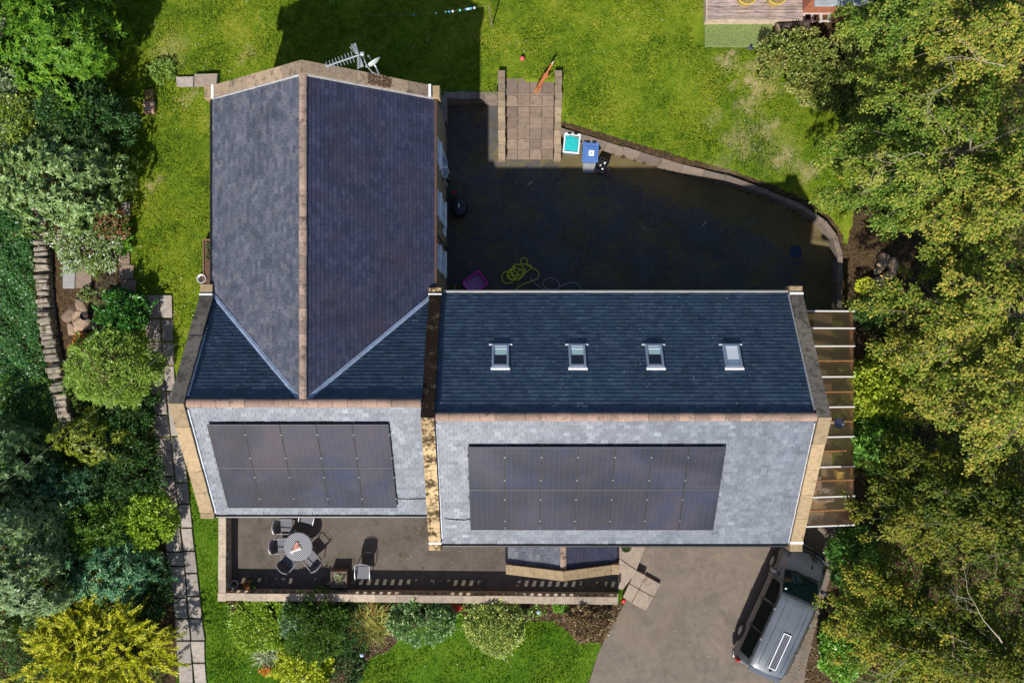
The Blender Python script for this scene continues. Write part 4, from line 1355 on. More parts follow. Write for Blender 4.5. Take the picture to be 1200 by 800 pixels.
    nt.links.new(ck.outputs[0], b.inputs['Base Color']); b.inputs['Roughness'].default_value = .3
    mb.build('cells', pm, v)
    mb = MB(); mb.rbox(.05, .13, -2.12, -2.04, 1.955, 2.02, .01); mb.build('cable_gland', M_BLACK, root)
    return root
make_van()

# ---------------------------------------------------------------- bins
M_BLUE = plain('blue_plastic', (.075, .16, .40), .45, 0, .15, 6)
M_TEAL = plain('teal_plastic', (.02, .42, .42), .45, 0, .18, 9)
M_TEALRIM = plain('pale_rim', (.62, .72, .74), .45)
M_GREYPL = plain('grey_plastic', (.16, .165, .17), .6, 0, .2, 6)
M_BLACKPL = plain('black_plastic_tub', (.012, .012, .015), .45)

def bin_(px, py, label, body, lid, rot, open_top=False):
    q = P(px, py, 1.0)
    root = thing('wheelie_bin', label, 'bin', (q.x, q.y, 0), rot, 'wheelie bins by the garden wall')
    w, d = .29, .36
    mb = MB()
    lo, hi = [(-.22, -.26), (.22, -.26), (.22, .27), (-.22, .27)], [(-w, -d), (w, -d), (w, d), (-w, d)]
    mb.add([(a, b, .04) for a, b in lo] + [(a, b, .98) for a, b in hi], [(3, 2, 1, 0), (4, 5, 6, 7), (0, 1, 5, 4), (1, 2, 6, 5), (2, 3, 7, 6), (3, 0, 4, 7)])
    mb.build('body', body, root)
    mb = MB()
    if open_top:
        t = .035
        mb.rbox(-w - .03, w + .03, -d - .03, -d + t, .985, 1.07, .015); mb.rbox(-w - .03, w + .03, d - t - .04, d + .03, .985, 1.07, .015)
        mb.rbox(-w - .03, -w + t, -d + t + .001, d - t - .041, .985, 1.07, .015); mb.rbox(w - t, w + .03, -d + t + .001, d - t - .041, .985, 1.07, .015)
        r_ = mb.build('rim', M_TEALRIM, root)
        mb = MB(); mb.rbox(-w + t, w - t, -d + t, d - t - .04, .985, 1.03, .02); mb.rbox(-w + .07, w - .07, -d + .08, d - .18, 1.031, 1.045, .012); mb.build('lid', lid, root)
    else:
        mb.rbox(-w - .025, w + .025, -d - .03, d + .03, .985, 1.05, .025); mb.rbox(-w + .05, w - .05, -d + .06, d - .16, 1.051, 1.07, .012)
        l_ = mb.build('lid', lid, root)
        mb = MB(); mb.box(-.07, .13, -.17, .04, 1.071, 1.074); lb = mb.build('label', plain('white_label', (.8, .82, .85), .5), l_)
        mb = MB(); mb.box(-.01, .06, -.10, -.03, 1.0745, 1.077); mb.build('print', plain('blue_print', (.2, .35, .6), .5), l_)
    for sx in (-.12, .12):
        mb = MB(); mb.rbox(sx - .075, sx + .075, d - .035, d + .05, 1.06, 1.085, .01); mb.build('handle', M_BLACKPL, root)
    for sx in (-.24, .24):
        mb = MB(); mb.lathe([(.10, -.03), (.10, .03)], 16, M=T((sx, .28, .10)) @ R(math.pi / 2, 4, 'Y')); mb.build('wheel', M_BLACKPL, root)
    return root
bin_(670, 168, 'wheelie bin with turquoise lid and pale rim standing next to the garden steps', M_GREYPL, M_TEAL, -.10, True)
bin_(692, 178, 'blue wheelie bin with a white label on its lid', M_BLUE, M_BLUE, -.06)
loose_slab(683, 188, 699, 203, .03, 'pale grey slab on the yard in front of the blue bin', M_CONCRETE)
q = P(706, 193, .5)
t_ = thing('storage_crate', 'black plastic crate of odds and ends beside the blue bin', 'crate', (q.x, q.y, 0), -.5)
mb = MB()
for bx in ((-.2, .2, -.28, -.25), (-.2, .2, .25, .28), (-.2, -.17, -.249, .249), (.17, .2, -.249, .249)): mb.box(*bx, .0, .45)
mb.box(-.169, .169, -.249, .249, .0, .25); mb.build('tub', M_BLACKPL, t_)
for i, (x, y, c) in enumerate(((.05, .14, (.75, .75, .75)), (-.06, -.02, (.5, .4, .32)), (.08, -.12, (.7, .72, .78)), (-.08, .12, (.04, .04, .05)))):
    mb = MB(); mb.lathe([(.035, 0), (.04, .16), (.02, .2)], 10, M=T((x, y, .251))); mb.build('bottle', plain('bottle_' + 'abcd'[i], c, .4), t_)
q = P(714, 203, .05)
mb = MB(); mb.lathe([(.17, 0), (.19, .03), (.19, .06), (.16, .07)], 24); o = mb.build('pot_saucer', plain('brown_saucer', (.10, .055, .045), .7, 0, .3, 8)); o.location = (q.x, q.y, 0.001); tag(o, 'round reddish brown saucer on the yard beside the black crate', 'saucer')

# ---------------------------------------------------------------- yard clutter
def at(o, px, py, z=0.0, rot=0):
    q = P(px, py, z); o.location = (q.x, q.y, z); o.rotation_euler.z = rot; return o
M_MAG = plain('magenta_plastic', (.80, .03, .48), .45)
t_ = thing('trug', 'magenta plastic trug with a dark inside near the house corner in the yard', 'tub'); at(t_, 557, 332, .0, .62)
def rrect(w, h, r, z, n=5):
    pts = []
    for cx, cy, a0 in ((w - r, h - r, 0), (-w + r, h - r, 90), (-w + r, -h + r, 180), (w - r, -h + r, 270)):
        for k in range(n):
            a = math.radians(a0 + 90 * k / (n - 1)); pts.append((cx + r * math.cos(a), cy + r * math.sin(a), z))
    return pts
mb = MB()
secs = [rrect(.30, .24, .08, .0), rrect(.40, .33, .10, .24), rrect(.42, .35, .11, .25), rrect(.41, .34, .11, .265), rrect(.37, .30, .10, .25)]
k = len(secs[0])
mb.add([p for s_ in secs for p in s_], [(i * k + j, i * k + (j + 1) % k, (i + 1) * k + (j + 1) % k, (i + 1) * k + j) for i in range(4) for j in range(k)] + [tuple(range(k - 1, -1, -1))])
mb.build('shell', M_MAG, t_, smooth=True)
mb = MB(); secs = [rrect(.37, .30, .10, .249), rrect(.29, .23, .08, .03)]
mb.add([p for s_ in secs for p in s_], [(j, (j + 1) % k, k + (j + 1) % k, k + j) for j in range(k)] + [tuple(range(k, 2 * k))]); mb.build('liner', plain('purple_liner', (.50, .22, .52), .4), t_)

def curve_thing(name, label, cat, pts, r, mat, z=.02, nres=6):
    ps = [P(a, b, z) for a, b in pts]
    for i, p in enumerate(ps): p.z = z + r + .012 * (i % 3)
    out = []
    m_ = len(ps)
    for i in range(m_ - 1):
        p0, p1, p2, p3 = ps[max(i - 1, 0)], ps[i], ps[i + 1], ps[min(i + 2, m_ - 1)]
        for s_ in range(nres):
            t = s_ / nres
            out.append(.5 * ((2 * p1) + (p2 - p0) * t + (2 * p0 - 5 * p1 + 4 * p2 - p3) * t * t + (-p0 + 3 * p1 - 3 * p2 + p3) * t ** 3))
    out.append(ps[-1])
    mb = MB(); mb.tube(out, r, 6)
    return tag(mb.build(name, mat, None, smooth=True), label, cat)
def loop(cx, cy, r, a0=0, a1=360, n=9, sq=1.0):
    return [(cx + r * math.cos(math.radians(a0 + (a1 - a0) * i / n)), cy - sq * r * math.sin(math.radians(a0 + (a1 - a0) * i / n))) for i in range(n + 1)]
hose = loop(595, 325, 7, 30, 400) + loop(600, 322, 6, 60, 420) + loop(607, 318, 8, 120, 480) + loop(604, 321, 9, 200, 560, 9, .8) + loop(611, 320, 4, 0, 360) + [(618, 318), (623, 313)] + loop(614, 306, 4, -40, 300, 8) + [(618, 311), (626, 315), (631, 319), (630, 326), (622, 330), (613, 333), (607, 337), (603, 344), (600, 352)]
curve_thing('garden_hose', 'yellow garden hose lying in tangled coils on the dark yard', 'hose', hose, .016, plain('yellow_hose', (.85, .80, .05), .5))
cab = [(622, 326), (628, 333), (637, 339), (648, 341), (655, 337), (654, 330), (647, 326), (640, 327), (636, 332), (640, 338), (650, 339), (660, 334), (670, 331), (678, 334), (681, 341), (680, 352)]
curve_thing('power_cable', 'thin dark cable snaking over the yard beside the yellow hose', 'cable', cab, .012, plain('grey_cable', (.48, .43, .48), .6))
mb = MB(); mb.tube([(0, -.2, .02), (0, .2, .02)], .018, 8); o = mb.build('hose_lance', plain('yellow_lance', (.55, .5, .03), .5)); at(o, 533, 340, .02); tag(o, 'short yellow hose lance lying between wall and magenta trug', 'hose lance')
# water butt with pots
q = P(538, 243, .8)
t_ = thing('water_butt', 'dark rounded water butt with a pale tap label against the wing wall', 'water butt', (q.x, q.y, 0))
mb = MB(); mb.lathe([(.27, 0), (.32, .3), (.33, .6), (.28, .86), (.22, .9)], 20, M=Matrix.Scale(1.15, 4, (0, 1, 0))); mb.build('barrel', plain('navy_plastic', (.010, .014, .026), .4), t_, smooth=True)
mb = MB(); mb.box(-.03, .02, -.02, .14, .902, .912); mb.build('label', M_WHITE, t_)
q = P(532.5, 225.5, .35)
t_ = thing('plant_pot', 'green pot with a red centre by the wing wall', 'plant pot', (q.x, q.y, 0))
mb = MB(); mb.lathe([(.11, 0), (.17, .3), (.18, .33), (.14, .33), (.13, .29)], 18); mb.build('pot', plain('green_pot', (.02, .10, .06), .5), t_)
mb = MB(); mb.lathe([(.13, .28), (.08, .34), (.0001, .36)], 12, cap=False); mb.build('flower', plain('red_bloom', (.30, .015, .02), .6), t_)
# small litter
mb = MB(); mb.tube([(.0, 0, .01), (.05, .03, .01)] + [(.11 + .06 * math.cos(t), .06 + .05 * math.sin(t), .01) for t in np.linspace(3.6, -2.4, 10)], .009, 6); mb.tube([(0, 0, .01), (-.12, -.08, .01), (-.2, -.16, .01)], .008, 6)
o = mb.build('rope_loop', plain('pink_rope', (.42, .30, .36), .7)); at(o, 757, 268, .0, 2.3); tag(o, 'short looped pinkish rope lying in the middle of the dark yard', 'rope')
for px, py, rot, lb in ((621, 215, .6, 'white chew stick dropped on the yard below the garden steps'), (825, 263, .9, 'white chew stick dropped on the far right of the dark yard')):
    mb = MB(); mb.tube([(-.1, 0, .025), (-.07, .005, .025), (.07, 0, .025), (.1, .005, .025)], [.024, .014, .014, .024], 7); o = mb.build('chew_stick', plain('bone_white', (.62, .58, .5), .6)); at(o, px, py, .004, rot); tag(o, lb, 'stick')
mb = MB(); mb.lathe([(.24, 0), (.25, .02), (.20, .03), (.19, .018)], 24); o = mb.build('frisbee', plain('blue_disc', (.012, .03, .10), .5)); at(o, 932, 295, .003); tag(o, 'dark blue disc lying on the yard by the curved wall', 'disc')

# ball
mb = MB(); bm_ = bmesh.new(); bmesh.ops.create_uvsphere(bm_, u_segments=16, v_segments=10, radius=.095); bm_.faces.ensure_lookup_table(); mb.add([v.co for v in bm_.verts], [tuple(v.index for v in f.verts) for f in bm_.faces]); bm_.free()
o = mb.build('ball', plain('red_ball', (.62, .09, .09), .4), None, smooth=True); q = P(612, 69.5, 1.0); o.location = (q.x, q.y, hz(q.x, q.y) + .09); tag(o, 'small red ball lying on the lawn above the garden steps', 'ball')

# ---------------------------------------------------------------- running dog
def make_dog():
    root = thing('dog', 'slim red-brown dog with a white tail tip running from lawn onto the steps', 'dog', tuple(P(636, 96, 1.05)), 0)
    root.rotation_euler.z = math.atan2(.52, -.85)     # local +y is forward
    root.scale = (.88, .88, .88)
    root.location.z = .99
    V = [((0, -.10, .40), .090), ((0, .10, .40), .098), ((0, .28, .41), .112), ((0, .40, .47), .075), ((0, .50, .53), .066), ((0, .58, .54), .048), ((0, .67, .51), .030),
         ((0, -.28, .42), .085), ((0, -.38, .44), .040), ((0, -.55, .50), .045), ((0, -.72, .55), .055), ((0, -.88, .58), .012)]
    E = [(0, 1), (1, 2), (2, 3), (3, 4), (4, 5), (5, 6), (0, 7), (7, 8), (8, 9), (9, 10), (10, 11)]
    def leg(root_i, pts):
        p = root_i
        for c, r in pts:
            V.append((c, r)); E.append((p, len(V) - 1)); p = len(V) - 1
    for s, f in ((1, .06), (-1, -.03)):
        leg(2, [((s * .07, .28, .30), .055), ((s * .075, .40 + f, .17), .034), ((s * .075, .56 + f, .06), .024), ((s * .075, .64 + f, .02), .024)])
        leg(7, [((s * .08, -.26, .30), .066), ((s * .085, -.16 + f, .21), .042), ((s * .085, -.30 + f, .11), .024), ((s * .085, -.26 + f, .02), .024)])
    me = bpy.data.meshes.new('dog_body')
    me.from_pydata([v for v, r in V], E, [])
    o = bpy.data.objects.new('body', me); COL.objects.link(o); o.parent = root
    sk = o.modifiers.new('skin', 'SKIN'); ss = o.modifiers.new('sub', 'SUBSURF'); ss.levels = ss.render_levels = 2
    for i, (v, r) in enumerate(V): me.skin_vertices[0].data[i].radius = (r, r)
    me.skin_vertices[0].data[0].use_root = True
    m, nt, b = new_mat('red_fur')
    tc = nt.nodes.new('ShaderNodeTexCoord').outputs['Object']; sp = nt.nodes.new('ShaderNodeSeparateXYZ'); nt.links.new(tc, sp.inputs[0])
    n1 = noise(nt, tc, 25, 4, .7)
    r1 = ramp(nt, [(.3, (.34, .10, .028)), (.7, (.55, .19, .06))], n1)
    lt = N(nt, 'ShaderNodeMath', operation='LESS_THAN'); lt.inputs[1].default_value = -.72; nt.links.new(sp.outputs['Y'], lt.inputs[0])
    nt.links.new(mix(nt, lt.outputs[0], r1.outputs[0], (.66, .52, .42, 1)), b.inputs['Base Color']); b.inputs['Roughness'].default_value = .8
    me.materials.append(m)
    for s in (-1, 1):
        mb = MB(); mb.add([(s * .035, .49, .575), (s * .075, .47, .585), (s * .085, .50, .52), (s * .05, .53, .56), (s * .055, .485, .60)], [(0, 1, 4), (1, 2, 4), (2, 3, 4), (3, 0, 4), (0, 3, 2, 1)]); mb.build('ear', plain('dark_ear', (.20, .06, .02), .8), root)
        mb = MB(); mb.lathe([(.001, -.008), (.008, 0), (.001, .008)], 8, M=T((s * .034, .595, .565)), cap=False); mb.build('eye', M_BLACKPL, root)
    mb = MB(); mb.lathe([(.002, -.014), (.018, 0), (.002, .014)], 8, M=T((0, .70, .515)), cap=False); mb.build('nose', M_BLACKPL, root)
make_dog()

# ---------------------------------------------------------------- aerial, dishes
M_ALU = plain('aluminium', (.62, .63, .66), .35, .5)
t_ = thing('tv_aerial', 'white comb shaped television aerial on a mast at the wing gable', 'aerial', tuple(P(443, 89, 7.4)))
def tp(px, py, z): return P(px, py, z)
mb = MB(); mb.tube([P(444, 88, 6.7), P(436.5, 85, 7.6)], .03, 6); mb.tube([P(436.5, 85, 7.6), P(429.5, 77, 8.3), P(424.5, 63.5, 9.4)], .022, 6); mb.build('mast', M_ALU, t_, world=True)
b0, b1 = P(382, 78, 9.35), P(427, 62.5, 9.35)
d = (b1 - b0).normalized(); s_ = Vector((-d.y, d.x, 0))
mb = MB(); mb.tube([b0, b1], .022, 6); mb.build('boom', M_ALU, t_, world=True)
L = (b1 - b0).length
for i in range(9):
    p = b0 + d * (.04 + i * L * .083)
    h_ = .115 + .006 * i
    mb = MB(); mb.tube([p - s_ * h_ + Vector((0, 0, .02)), p + s_ * h_ + Vector((0, 0, .02))], .009, 5); mb.build('element', M_ALU, t_, world=True)
mb = MB()
p = b0 + d * (L * .86)
for sg in (-1, 1):
    for k in range(7):
        q = p + s_ * sg * (.06 + k * .045) + d * (-.015 * k)
        mb.tube([q - d * .10 + Vector((0, 0, -.12)), q + Vector((0, 0, 0)), q - d * .02 + Vector((0, 0, .12))], .010, 4)
    mb.tube([p, p + s_ * sg * .36 - d * .1], .012, 4); mb.box(-.075, .02, .04 if sg > 0 else -.36, .36 if sg > 0 else -.04, -.004, .004, M=T(p) @ R(math.atan2(d.y, d.x), 4, 'Z'))
mb.build('reflector', plain('aerial_mesh', (.36, .38, .40), .5, .3), t_, world=True)
mb = MB(); mb.rbox(-.05, .05, -.05, .05, -.05, .07, .02, M=T(P(424.5, 63.5, 9.4))); mb.build('clamp', M_ALU, t_, world=True)

def dish(name, label, c, mount, aim, r, mat, depth=.08):
    root = thing(name, label, 'satellite dish', tuple(mount))
    aim = Vector(aim).normalized()
    M = T(c) @ aim.to_track_quat('Z', 'Y').to_matrix().to_4x4()
    mb = MB(); mb.lathe([(.001, 0)] + [(r * t, depth * t * t) for t in (.25, .5, .75, 1)] + [(r * .985, depth - .012)] + [(r * t, depth * t * t - .014) for t in (.75, .5, .25)] + [(.001, -.014)], 28, M=M @ Matrix.Scale(1.12, 4, (0, 1, 0)), cap=False)
    mb.build('reflector', mat, root, smooth=True, world=True)
    mb = MB(); mb.tube([Vector(mount), Vector(c) - aim * .08, Vector(c)], .022, 6); mb.build('bracket', M_ALU, root, world=True)
    f = M @ Vector((0, -r * .2, r * 1.1))
    mb = MB(); mb.tube([M @ Vector((0, -r * 1.0, depth)), f], .012, 5); mb.lathe([(.03, -.05), (.035, .03), (.02, .05)], 10, M=T(f)); mb.build('receiver_arm', M_GREYPL, root, world=True)
c_ = P(438.5, 75.5, 8.0)
dish('satellite_dish', 'pale oval satellite dish on a bracket beside the television aerial', c_, P(444.5, 88, 7.0), (-.42, .62, .16), .27, plain('dish_grey', (.62, .66, .62), .5))
c_ = P(982.5, 495.5, 6.9)
dish('satellite_dish', 'dark blue-grey round satellite dish on the east gable above the glass lean-to', c_, (9.68, -2.62, 7.0), (.25, -.05, 1.0), .165, plain('dish_dark', (.018, .024, .05), .6, spec=.2), .05)

# ---------------------------------------------------------------- lean-to with glazing
M_RAFTER = plain('orange_timber', (.40, .17, .055), .6, 0, .3, 5)
M_BAR = plain('white_glazing_bar', (.64, .62, .60), .45)
M_LGLASS = glass_mat('lean_to_glass', (.06, .065, .055), .08, -1)
lt = thing('lean_to', 'long glazed lean-to with white bars and orange rafters along the east gable wall', 'lean-to', (11.2, -2.8, 0))
def ly(py): return (400 - py) * (CAM_H - 2.75) / FPX
bars = [(364.5, 1), (384.5, 1), (405.5, 1), (423, 0), (441.5, 1), (459.5, 0), (477, 1), (494.5, 0), (512, 1), (529, 0), (547, 1), (563.5, 0), (582, 1), (598.5, 0), (616, 1)]
xa, xb, za, zb = 9.62, 12.62, 3.05, 2.55
def zl(x): return za + (zb - za) * (x - xa) / (xb - xa)
for i, (py, wht) in enumerate(bars):
    y = ly(py)
    mb = MB(); mb.extr([(xa, y, za - .22), (xb, y, zb - .22), (xb, y, zb - .012), (xa, y, za - .012)], (0, -.025, 0), (0, .025, 0)); rf = mb.build('rafter', M_RAFTER, lt, world=True)
    if wht:
        mb = MB(); mb.extr([(xa, y, za + .002), (xb + .03, y, zb + .002), (xb + .03, y, zb + .035), (xa, y, za + .035)], (0, -.026, 0), (0, .026, 0)); mb.build('glazing_bar', M_BAR, rf, world=False).location = (-11.2, 2.8, 0)
    if i:
        y0 = ly(bars[i - 1][0])
        mb = MB(); mb.extr([(xa, 0, za - .006), (xb, 0, zb - .006), (xb, 0, zb), (xa, 0, za)], (0, y0 - .012, 0), (0, y + .012, 0)); mb.build('glass_pane', M_LGLASS, lt, world=True)
mb = MB(); mb.box(xb - .06, xb + .02, ly(616) - .03, ly(364.5) + .03, zb - .30, zb - .16); mb.build('eaves_beam', M_RAFTER, lt, world=True)
mb = MB()
yw = ly(364.5)
for k in range(20):
    x0_, x1_ = xa + .02 + k * .146, xa + .02 + (k + 1) * .146 - .008
    mb.extr([(x0_, yw, .03), (x1_, yw, .03), (x1_, yw, zl(x1_) - .24), (x0_, yw, zl(x0_) - .24)], (0, -.02, 0), (0, .02, 0))
mb.build('added_sun_screen', plain('sun_screen_boards', (.24, .15, .085), .8, 0, .3, 5), lt, world=True)  # added boarding, blocks the sun that would stripe the yard
for py in (364.5, 441.5, 512, 616):
    mb = MB(); mb.box(xb - .05, xb + .03, ly(py) - .04, ly(py) + .04, .02, zb - .301); mb.build('post', M_RAFTER, lt, world=True)
# things kept inside
q = P(987, 560, .6); mb = MB(); mb.rbox(-.18, .18, -.28, .28, .02, .55, .04); o = mb.build('cushion_box', plain('mustard', (.58, .36, .07), .8, 0, .2, 6)); o.location = (q.x, q.y, .02); tag(o, 'mustard yellow padded box under the lean-to glass', 'box')
q = P(972, 580, .6); mb = MB(); mb.rbox(-.3, .3, -.3, .3, .02, .4, .06); o = mb.build('cushion_stack', plain('pinkish_cloth', (.50, .36, .33), .9, 0, .3, 5)); o.location = (q.x, q.y, .02); tag(o, 'pale pink cushion stack under the lean-to glass', 'cushion')
q = P(958, 566, .6); mb = MB(); mb.rbox(-.22, .22, -.3, .3, .02, .5, .06); o = mb.build('garden_chest', plain('pinky_brown', (.34, .20, .17), .9, 0, .3, 5)); o.location = (q.x, q.y, .02); tag(o, 'brownish chest close to the gable under the lean-to glass', 'chest')

# ---------------------------------------------------------------- patio furniture
def weave_mat(name, a, b_, sc=45):
    m, nt, b = new_mat(name)
    tc = nt.nodes.new('ShaderNodeTexCoord').outputs['Object']
    c = N(nt, 'ShaderNodeTexChecker'); c.inputs['Scale'].default_value = sc; c.inputs['Color1'].default_value = a + (1,); c.inputs['Color2'].default_value = b_ + (1,)
    nt.links.new(tc, c.inputs['Vector']); nt.links.new(c.outputs[0], b.inputs['Base Color']); b.inputs['Roughness'].default_value = .55
    bump(nt, b, c.outputs['Fac'], .5, .006)
    return m
M_RATTAN = weave_mat('grey_rattan', (.17, .17, .195), (.075, .075, .09))
M_RATTAN_D = weave_mat('dark_rattan', (.075, .07, .08), (.035, .033, .04))
M_TTOP = weave_mat('table_lattice', (.30, .31, .34), (.05, .05, .06), 26)
M_FRAME = plain('grey_tube', (.30, .30, .33), .4, .3)
PZ = .45
def make_chair():
    root = thing('patio_chair', 'x', 'chair')
    mb = MB(); mb.rbox(-.25, .25, -.24, .26, .385, .44, .02); mb.build('seat', M_RATTAN, root)
    # backrest leaning back (local -y)
    mb = MB()
    prof = []
    for k in range(7):
        t = k / 6 * 2 - 1
        prof.append((t * .27, .05 * (t * t)))
    vs = []
    for (z, yb, th) in ((.44, -.24, .03), (.62, -.29, .03), (.86, -.37, .03)):
        for x, cv in prof: vs.append((x * (1 if z < .8 else .92), yb + cv, z - (.04 * (x / .27) ** 2 if z > .8 else 0)))
    off = len(vs); vs += [(x, y - .035, z) for x, y, z in vs]
    fs = []
    for r_ in range(2):
        for k in range(6):
            a = r_ * 7 + k
            fs += [(a, a + 1, a + 8, a + 7), (off + a + 1, off + a, off + a + 7, off + a + 8)]
    for k in range(6): fs += [(14 + k, 14 + k + 1, off + 14 + k + 1, off + 14 + k), (k + 1, k, off + k, off + k + 1)]
    for r_ in range(2): fs += [(r_ * 7, r_ * 7 + 7, off + r_ * 7 + 7, off + r_ * 7), (r_ * 7 + 13, r_ * 7 + 6, off + r_ * 7 + 6, off + r_ * 7 + 13)]
    mb.add(vs, fs); mb.build('backrest', M_RATTAN_D, root)
    mb = MB(); mb.tube([(-.27, -.22, .45), (-.275, -.29, .66), (-.25, -.36, .83), (-.15, -.40, .875), (0, -.42, .89), (.15, -.40, .875), (.25, -.36, .83), (.275, -.29, .66), (.27, -.22, .45)], .017, 6); mb.build('back_frame', M_FRAME, root, smooth=True)
    for s in (-1, 1):
        mb = MB(); mb.tube([(s * .275, -.30, .68), (s * .285, -.1, .66), (s * .285, .14, .65), (s * .28, .24, .60), (s * .27, .25, .40)], .018, 6); mb.build('armrest', M_FRAME, root, smooth=True)
        for y, y2 in ((.23, .26), (-.22, -.27)):
            mb = MB(); mb.tube([(s * .24, y, .40), (s * .255, y2, 0)], .018, 6); mb.build('leg', M_FRAME, root)
    return root
ch = make_chair()
spots = [((335, 615.5), -90, 'upper chair on the left of the round table, facing right'), ((331, 638), -86, 'rattan chair tucked in at the left edge of the round table'),
         ((340, 656), -40, 'rattan chair tucked in at the lower left of the round table'), ((366, 654.5), 40, 'rattan chair tucked in at the lower right of the round table'),
         ((361, 605), 165, 'rattan chair above the round table, half hidden by the roof edge'), ((425.5, 670), 180, 'lone grey rattan chair standing by the square planter, away from the table')]
for i, ((px, py), a, lb) in enumerate(spots):
    o = ch if i == 0 else dup(ch)
    q = P(px, py, PZ + .43)
    o.location = (q.x, q.y, PZ); o.rotation_euler.z = math.radians(a); o['label'] = lb; o['group'] = 'rattan patio chairs'
q = P(349.5, 640, PZ + .73)
t_ = thing('patio_table', 'round grey lattice patio table ringed by rattan chairs', 'table', (q.x, q.y, PZ))
mb = MB(); mb.lathe([(.52, .70), (.545, .71), (.545, .73), (.53, .74)], 40); mb.build('rim', M_FRAME, t_)
mb = MB(); mb.lathe([(.525, .742), (.515, .748)], 40); mb.build('tabletop', M_TTOP, t_)
for k in range(4):
    a = math.pi / 4 + k * math.pi / 2
    mb = MB(); mb.tube([(.40 * math.cos(a), .40 * math.sin(a), .70), (.34 * math.cos(a), .34 * math.sin(a), .3), (.42 * math.cos(a), .42 * math.sin(a), 0)], .02, 6); mb.build('leg', M_FRAME, t_)
t2 = thing('stick_bundle', 'fanned bundle of pink and white sticks lying on the round table', 'sticks', (q.x - .05, q.y - .03, PZ + .75))
M_PK = [plain('pink_stick', (.55, .27, .22), .6), plain('white_stick', (.75, .72, .70), .6), plain('red_stick', (.36, .10, .08), .6)]
for k in range(13):
    a = math.radians(12 + k * 5.2)
    o_ = Vector((-.14 + random.uniform(-.04, .04), -.14 + random.uniform(-.04, .04), .02 + .012 * (k % 3)))
    L_ = random.uniform(.26, .40)
    mb = MB(); mb.tube([o_, o_ + Vector((math.cos(a), math.sin(a), .03)) * L_], .016, 6); mb.build('stick', M_PK[1 if k < 4 else (k % 3 != 0) * (k % 2) and 2 or 0], t2)
for k in range(4):
    a = math.radians(150 + k * 40); mb = MB(); mb.tube([(-.15, -.15, .03), (-.15 + .13 * math.cos(a), -.15 + .13 * math.sin(a), .02)], .014, 6); mb.build('stick', M_PK[1], t2)
# square planter
q = P(397, 678.5, PZ + .4)
t_ = thing('planter', 'square brown wooden planter with pale grassy plant on the patio', 'planter', (q.x, q.y, PZ))
M_WOODB = plain('brown_planter_wood', (.13, .085, .06), .8, 0, .35, 8)
mb = MB()
for bx in ((-.32, .32, -.32, -.26), (-.32, .32, .26, .32), (-.32, -.26, -.259, .259), (.26, .32, -.259, .259)): mb.rbox(*bx, 0, .42, .012)
mb.build('box', M_WOODB, t_)
mb = MB(); mb.box(-.258, .258, -.258, .258, 0, .36); mb.build('soil', plain('planter_soil', (.12, .11, .09), .95, 0, .5, 20), t_)
nn = 260
a = rng.uniform(0, 6.28, nn); el = rng.uniform(.1, 1.3, nn)
D = np.stack([np.cos(a) * np.cos(el), np.sin(a) * np.cos(el), np.sin(el)], -1)
leaves_obj('plant', np.stack([rng.normal(.02, .05, nn), rng.normal(.02, .05, nn), np.full(nn, .35)], -1), D, np.tile([0, 0, 1.], (nn, 1)) + rng.normal(0, .3, (nn, 3)), rng.uniform(.14, .24, nn), .022, leaf_mat('silver_grass', [(0, (.30, .31, .18)), (1, (.52, .50, .32))]), t_, sag=.4)

def pot(px, py, z, r, label, mat, h=.3, name='plant_pot', plant=None, base=PZ):
    q = P(px, py, z)
    if base > .5: base = hz(q.x, q.y)
    root = thing(name, label, 'plant pot', (q.x, q.y, base))
    mb = MB(); mb.lathe([(r * .68, 0), (r * .95, h * .85), (r * 1.04, h * .86), (r * 1.04, h), (r * .88, h), (r * .84, h * .8)], 20); mb.build('pot', mat, root, smooth=False)
    mb = MB(); mb.lathe([(r * .86, h * .78), (.001, h * .86)], 16, cap=False); mb.build('soil', plain('pot_soil', (.05, .035, .025), .95), root)
    if plant:
        n_, L_, m_, spread = plant
        a = rng.uniform(0, 6.28, n_); el = rng.uniform(.05, 1.2, n_)
        D = np.stack([np.cos(a) * np.cos(el), np.sin(a) * np.cos(el), np.sin(el)], -1)
        Pn = np.stack([rng.normal(0, spread, n_), rng.normal(0, spread, n_), h * .8 + np.abs(rng.normal(0, spread, n_))], -1)
        leaves_obj('plant', Pn, D, rng.normal(0, 1, (n_, 3)) + [0, 0, 1], rng.uniform(.6, 1.1, n_) * L_, L_ * .35, m_, root)
    return root
M_TERRA = plain('terracotta', (.42, .19, .09), .8, 0, .2, 9)
M_GRN = leaf_mat('pot_green', [(0, (.05, .12, .02)), (1, (.16, .26, .05))])
M_ORNL = leaf_mat('orange_bloom', [(0, (.60, .12, .01)), (.6, (.75, .22, .02)), (1, (.10, .16, .03))])
pot(288, 685.5, .8, .14, 'orange flowering pot in the corner of the patio wall', M_TERRA, .28, plant=(90, .10, M_ORNL, .06))
pot(273, 685.5, .8, .17, 'grey ring shaped pot in the corner of the patio wall', plain('grey_glaze', (.34, .34, .36), .4), .26, plant=(30, .10, M_GRN, .04))
pot(295, 684, .8, .11, 'slender pot of green leaves right of the orange flowers on patio', plain('dark_glaze', (.06, .06, .07), .3), .25, plant=(70, .13, M_GRN, .05))
pot(264.8, 689, .8, .07, 'tiny dark pot pushed into the patio wall corner', M_BLACKPL, .2)
pot(734, 641, .8, .20, 'dark green pot with a drooping plant beside the porch', plain('dark_green_glaze', (.05, .06, .03), .4), .34, plant=(60, .12, M_GRN, .08))
pot(239, 327, 1.0, .17, 'white rimmed pot by the west wall of the wing', plain('white_glaze', (.62, .62, .6), .5), .30, base=.85)
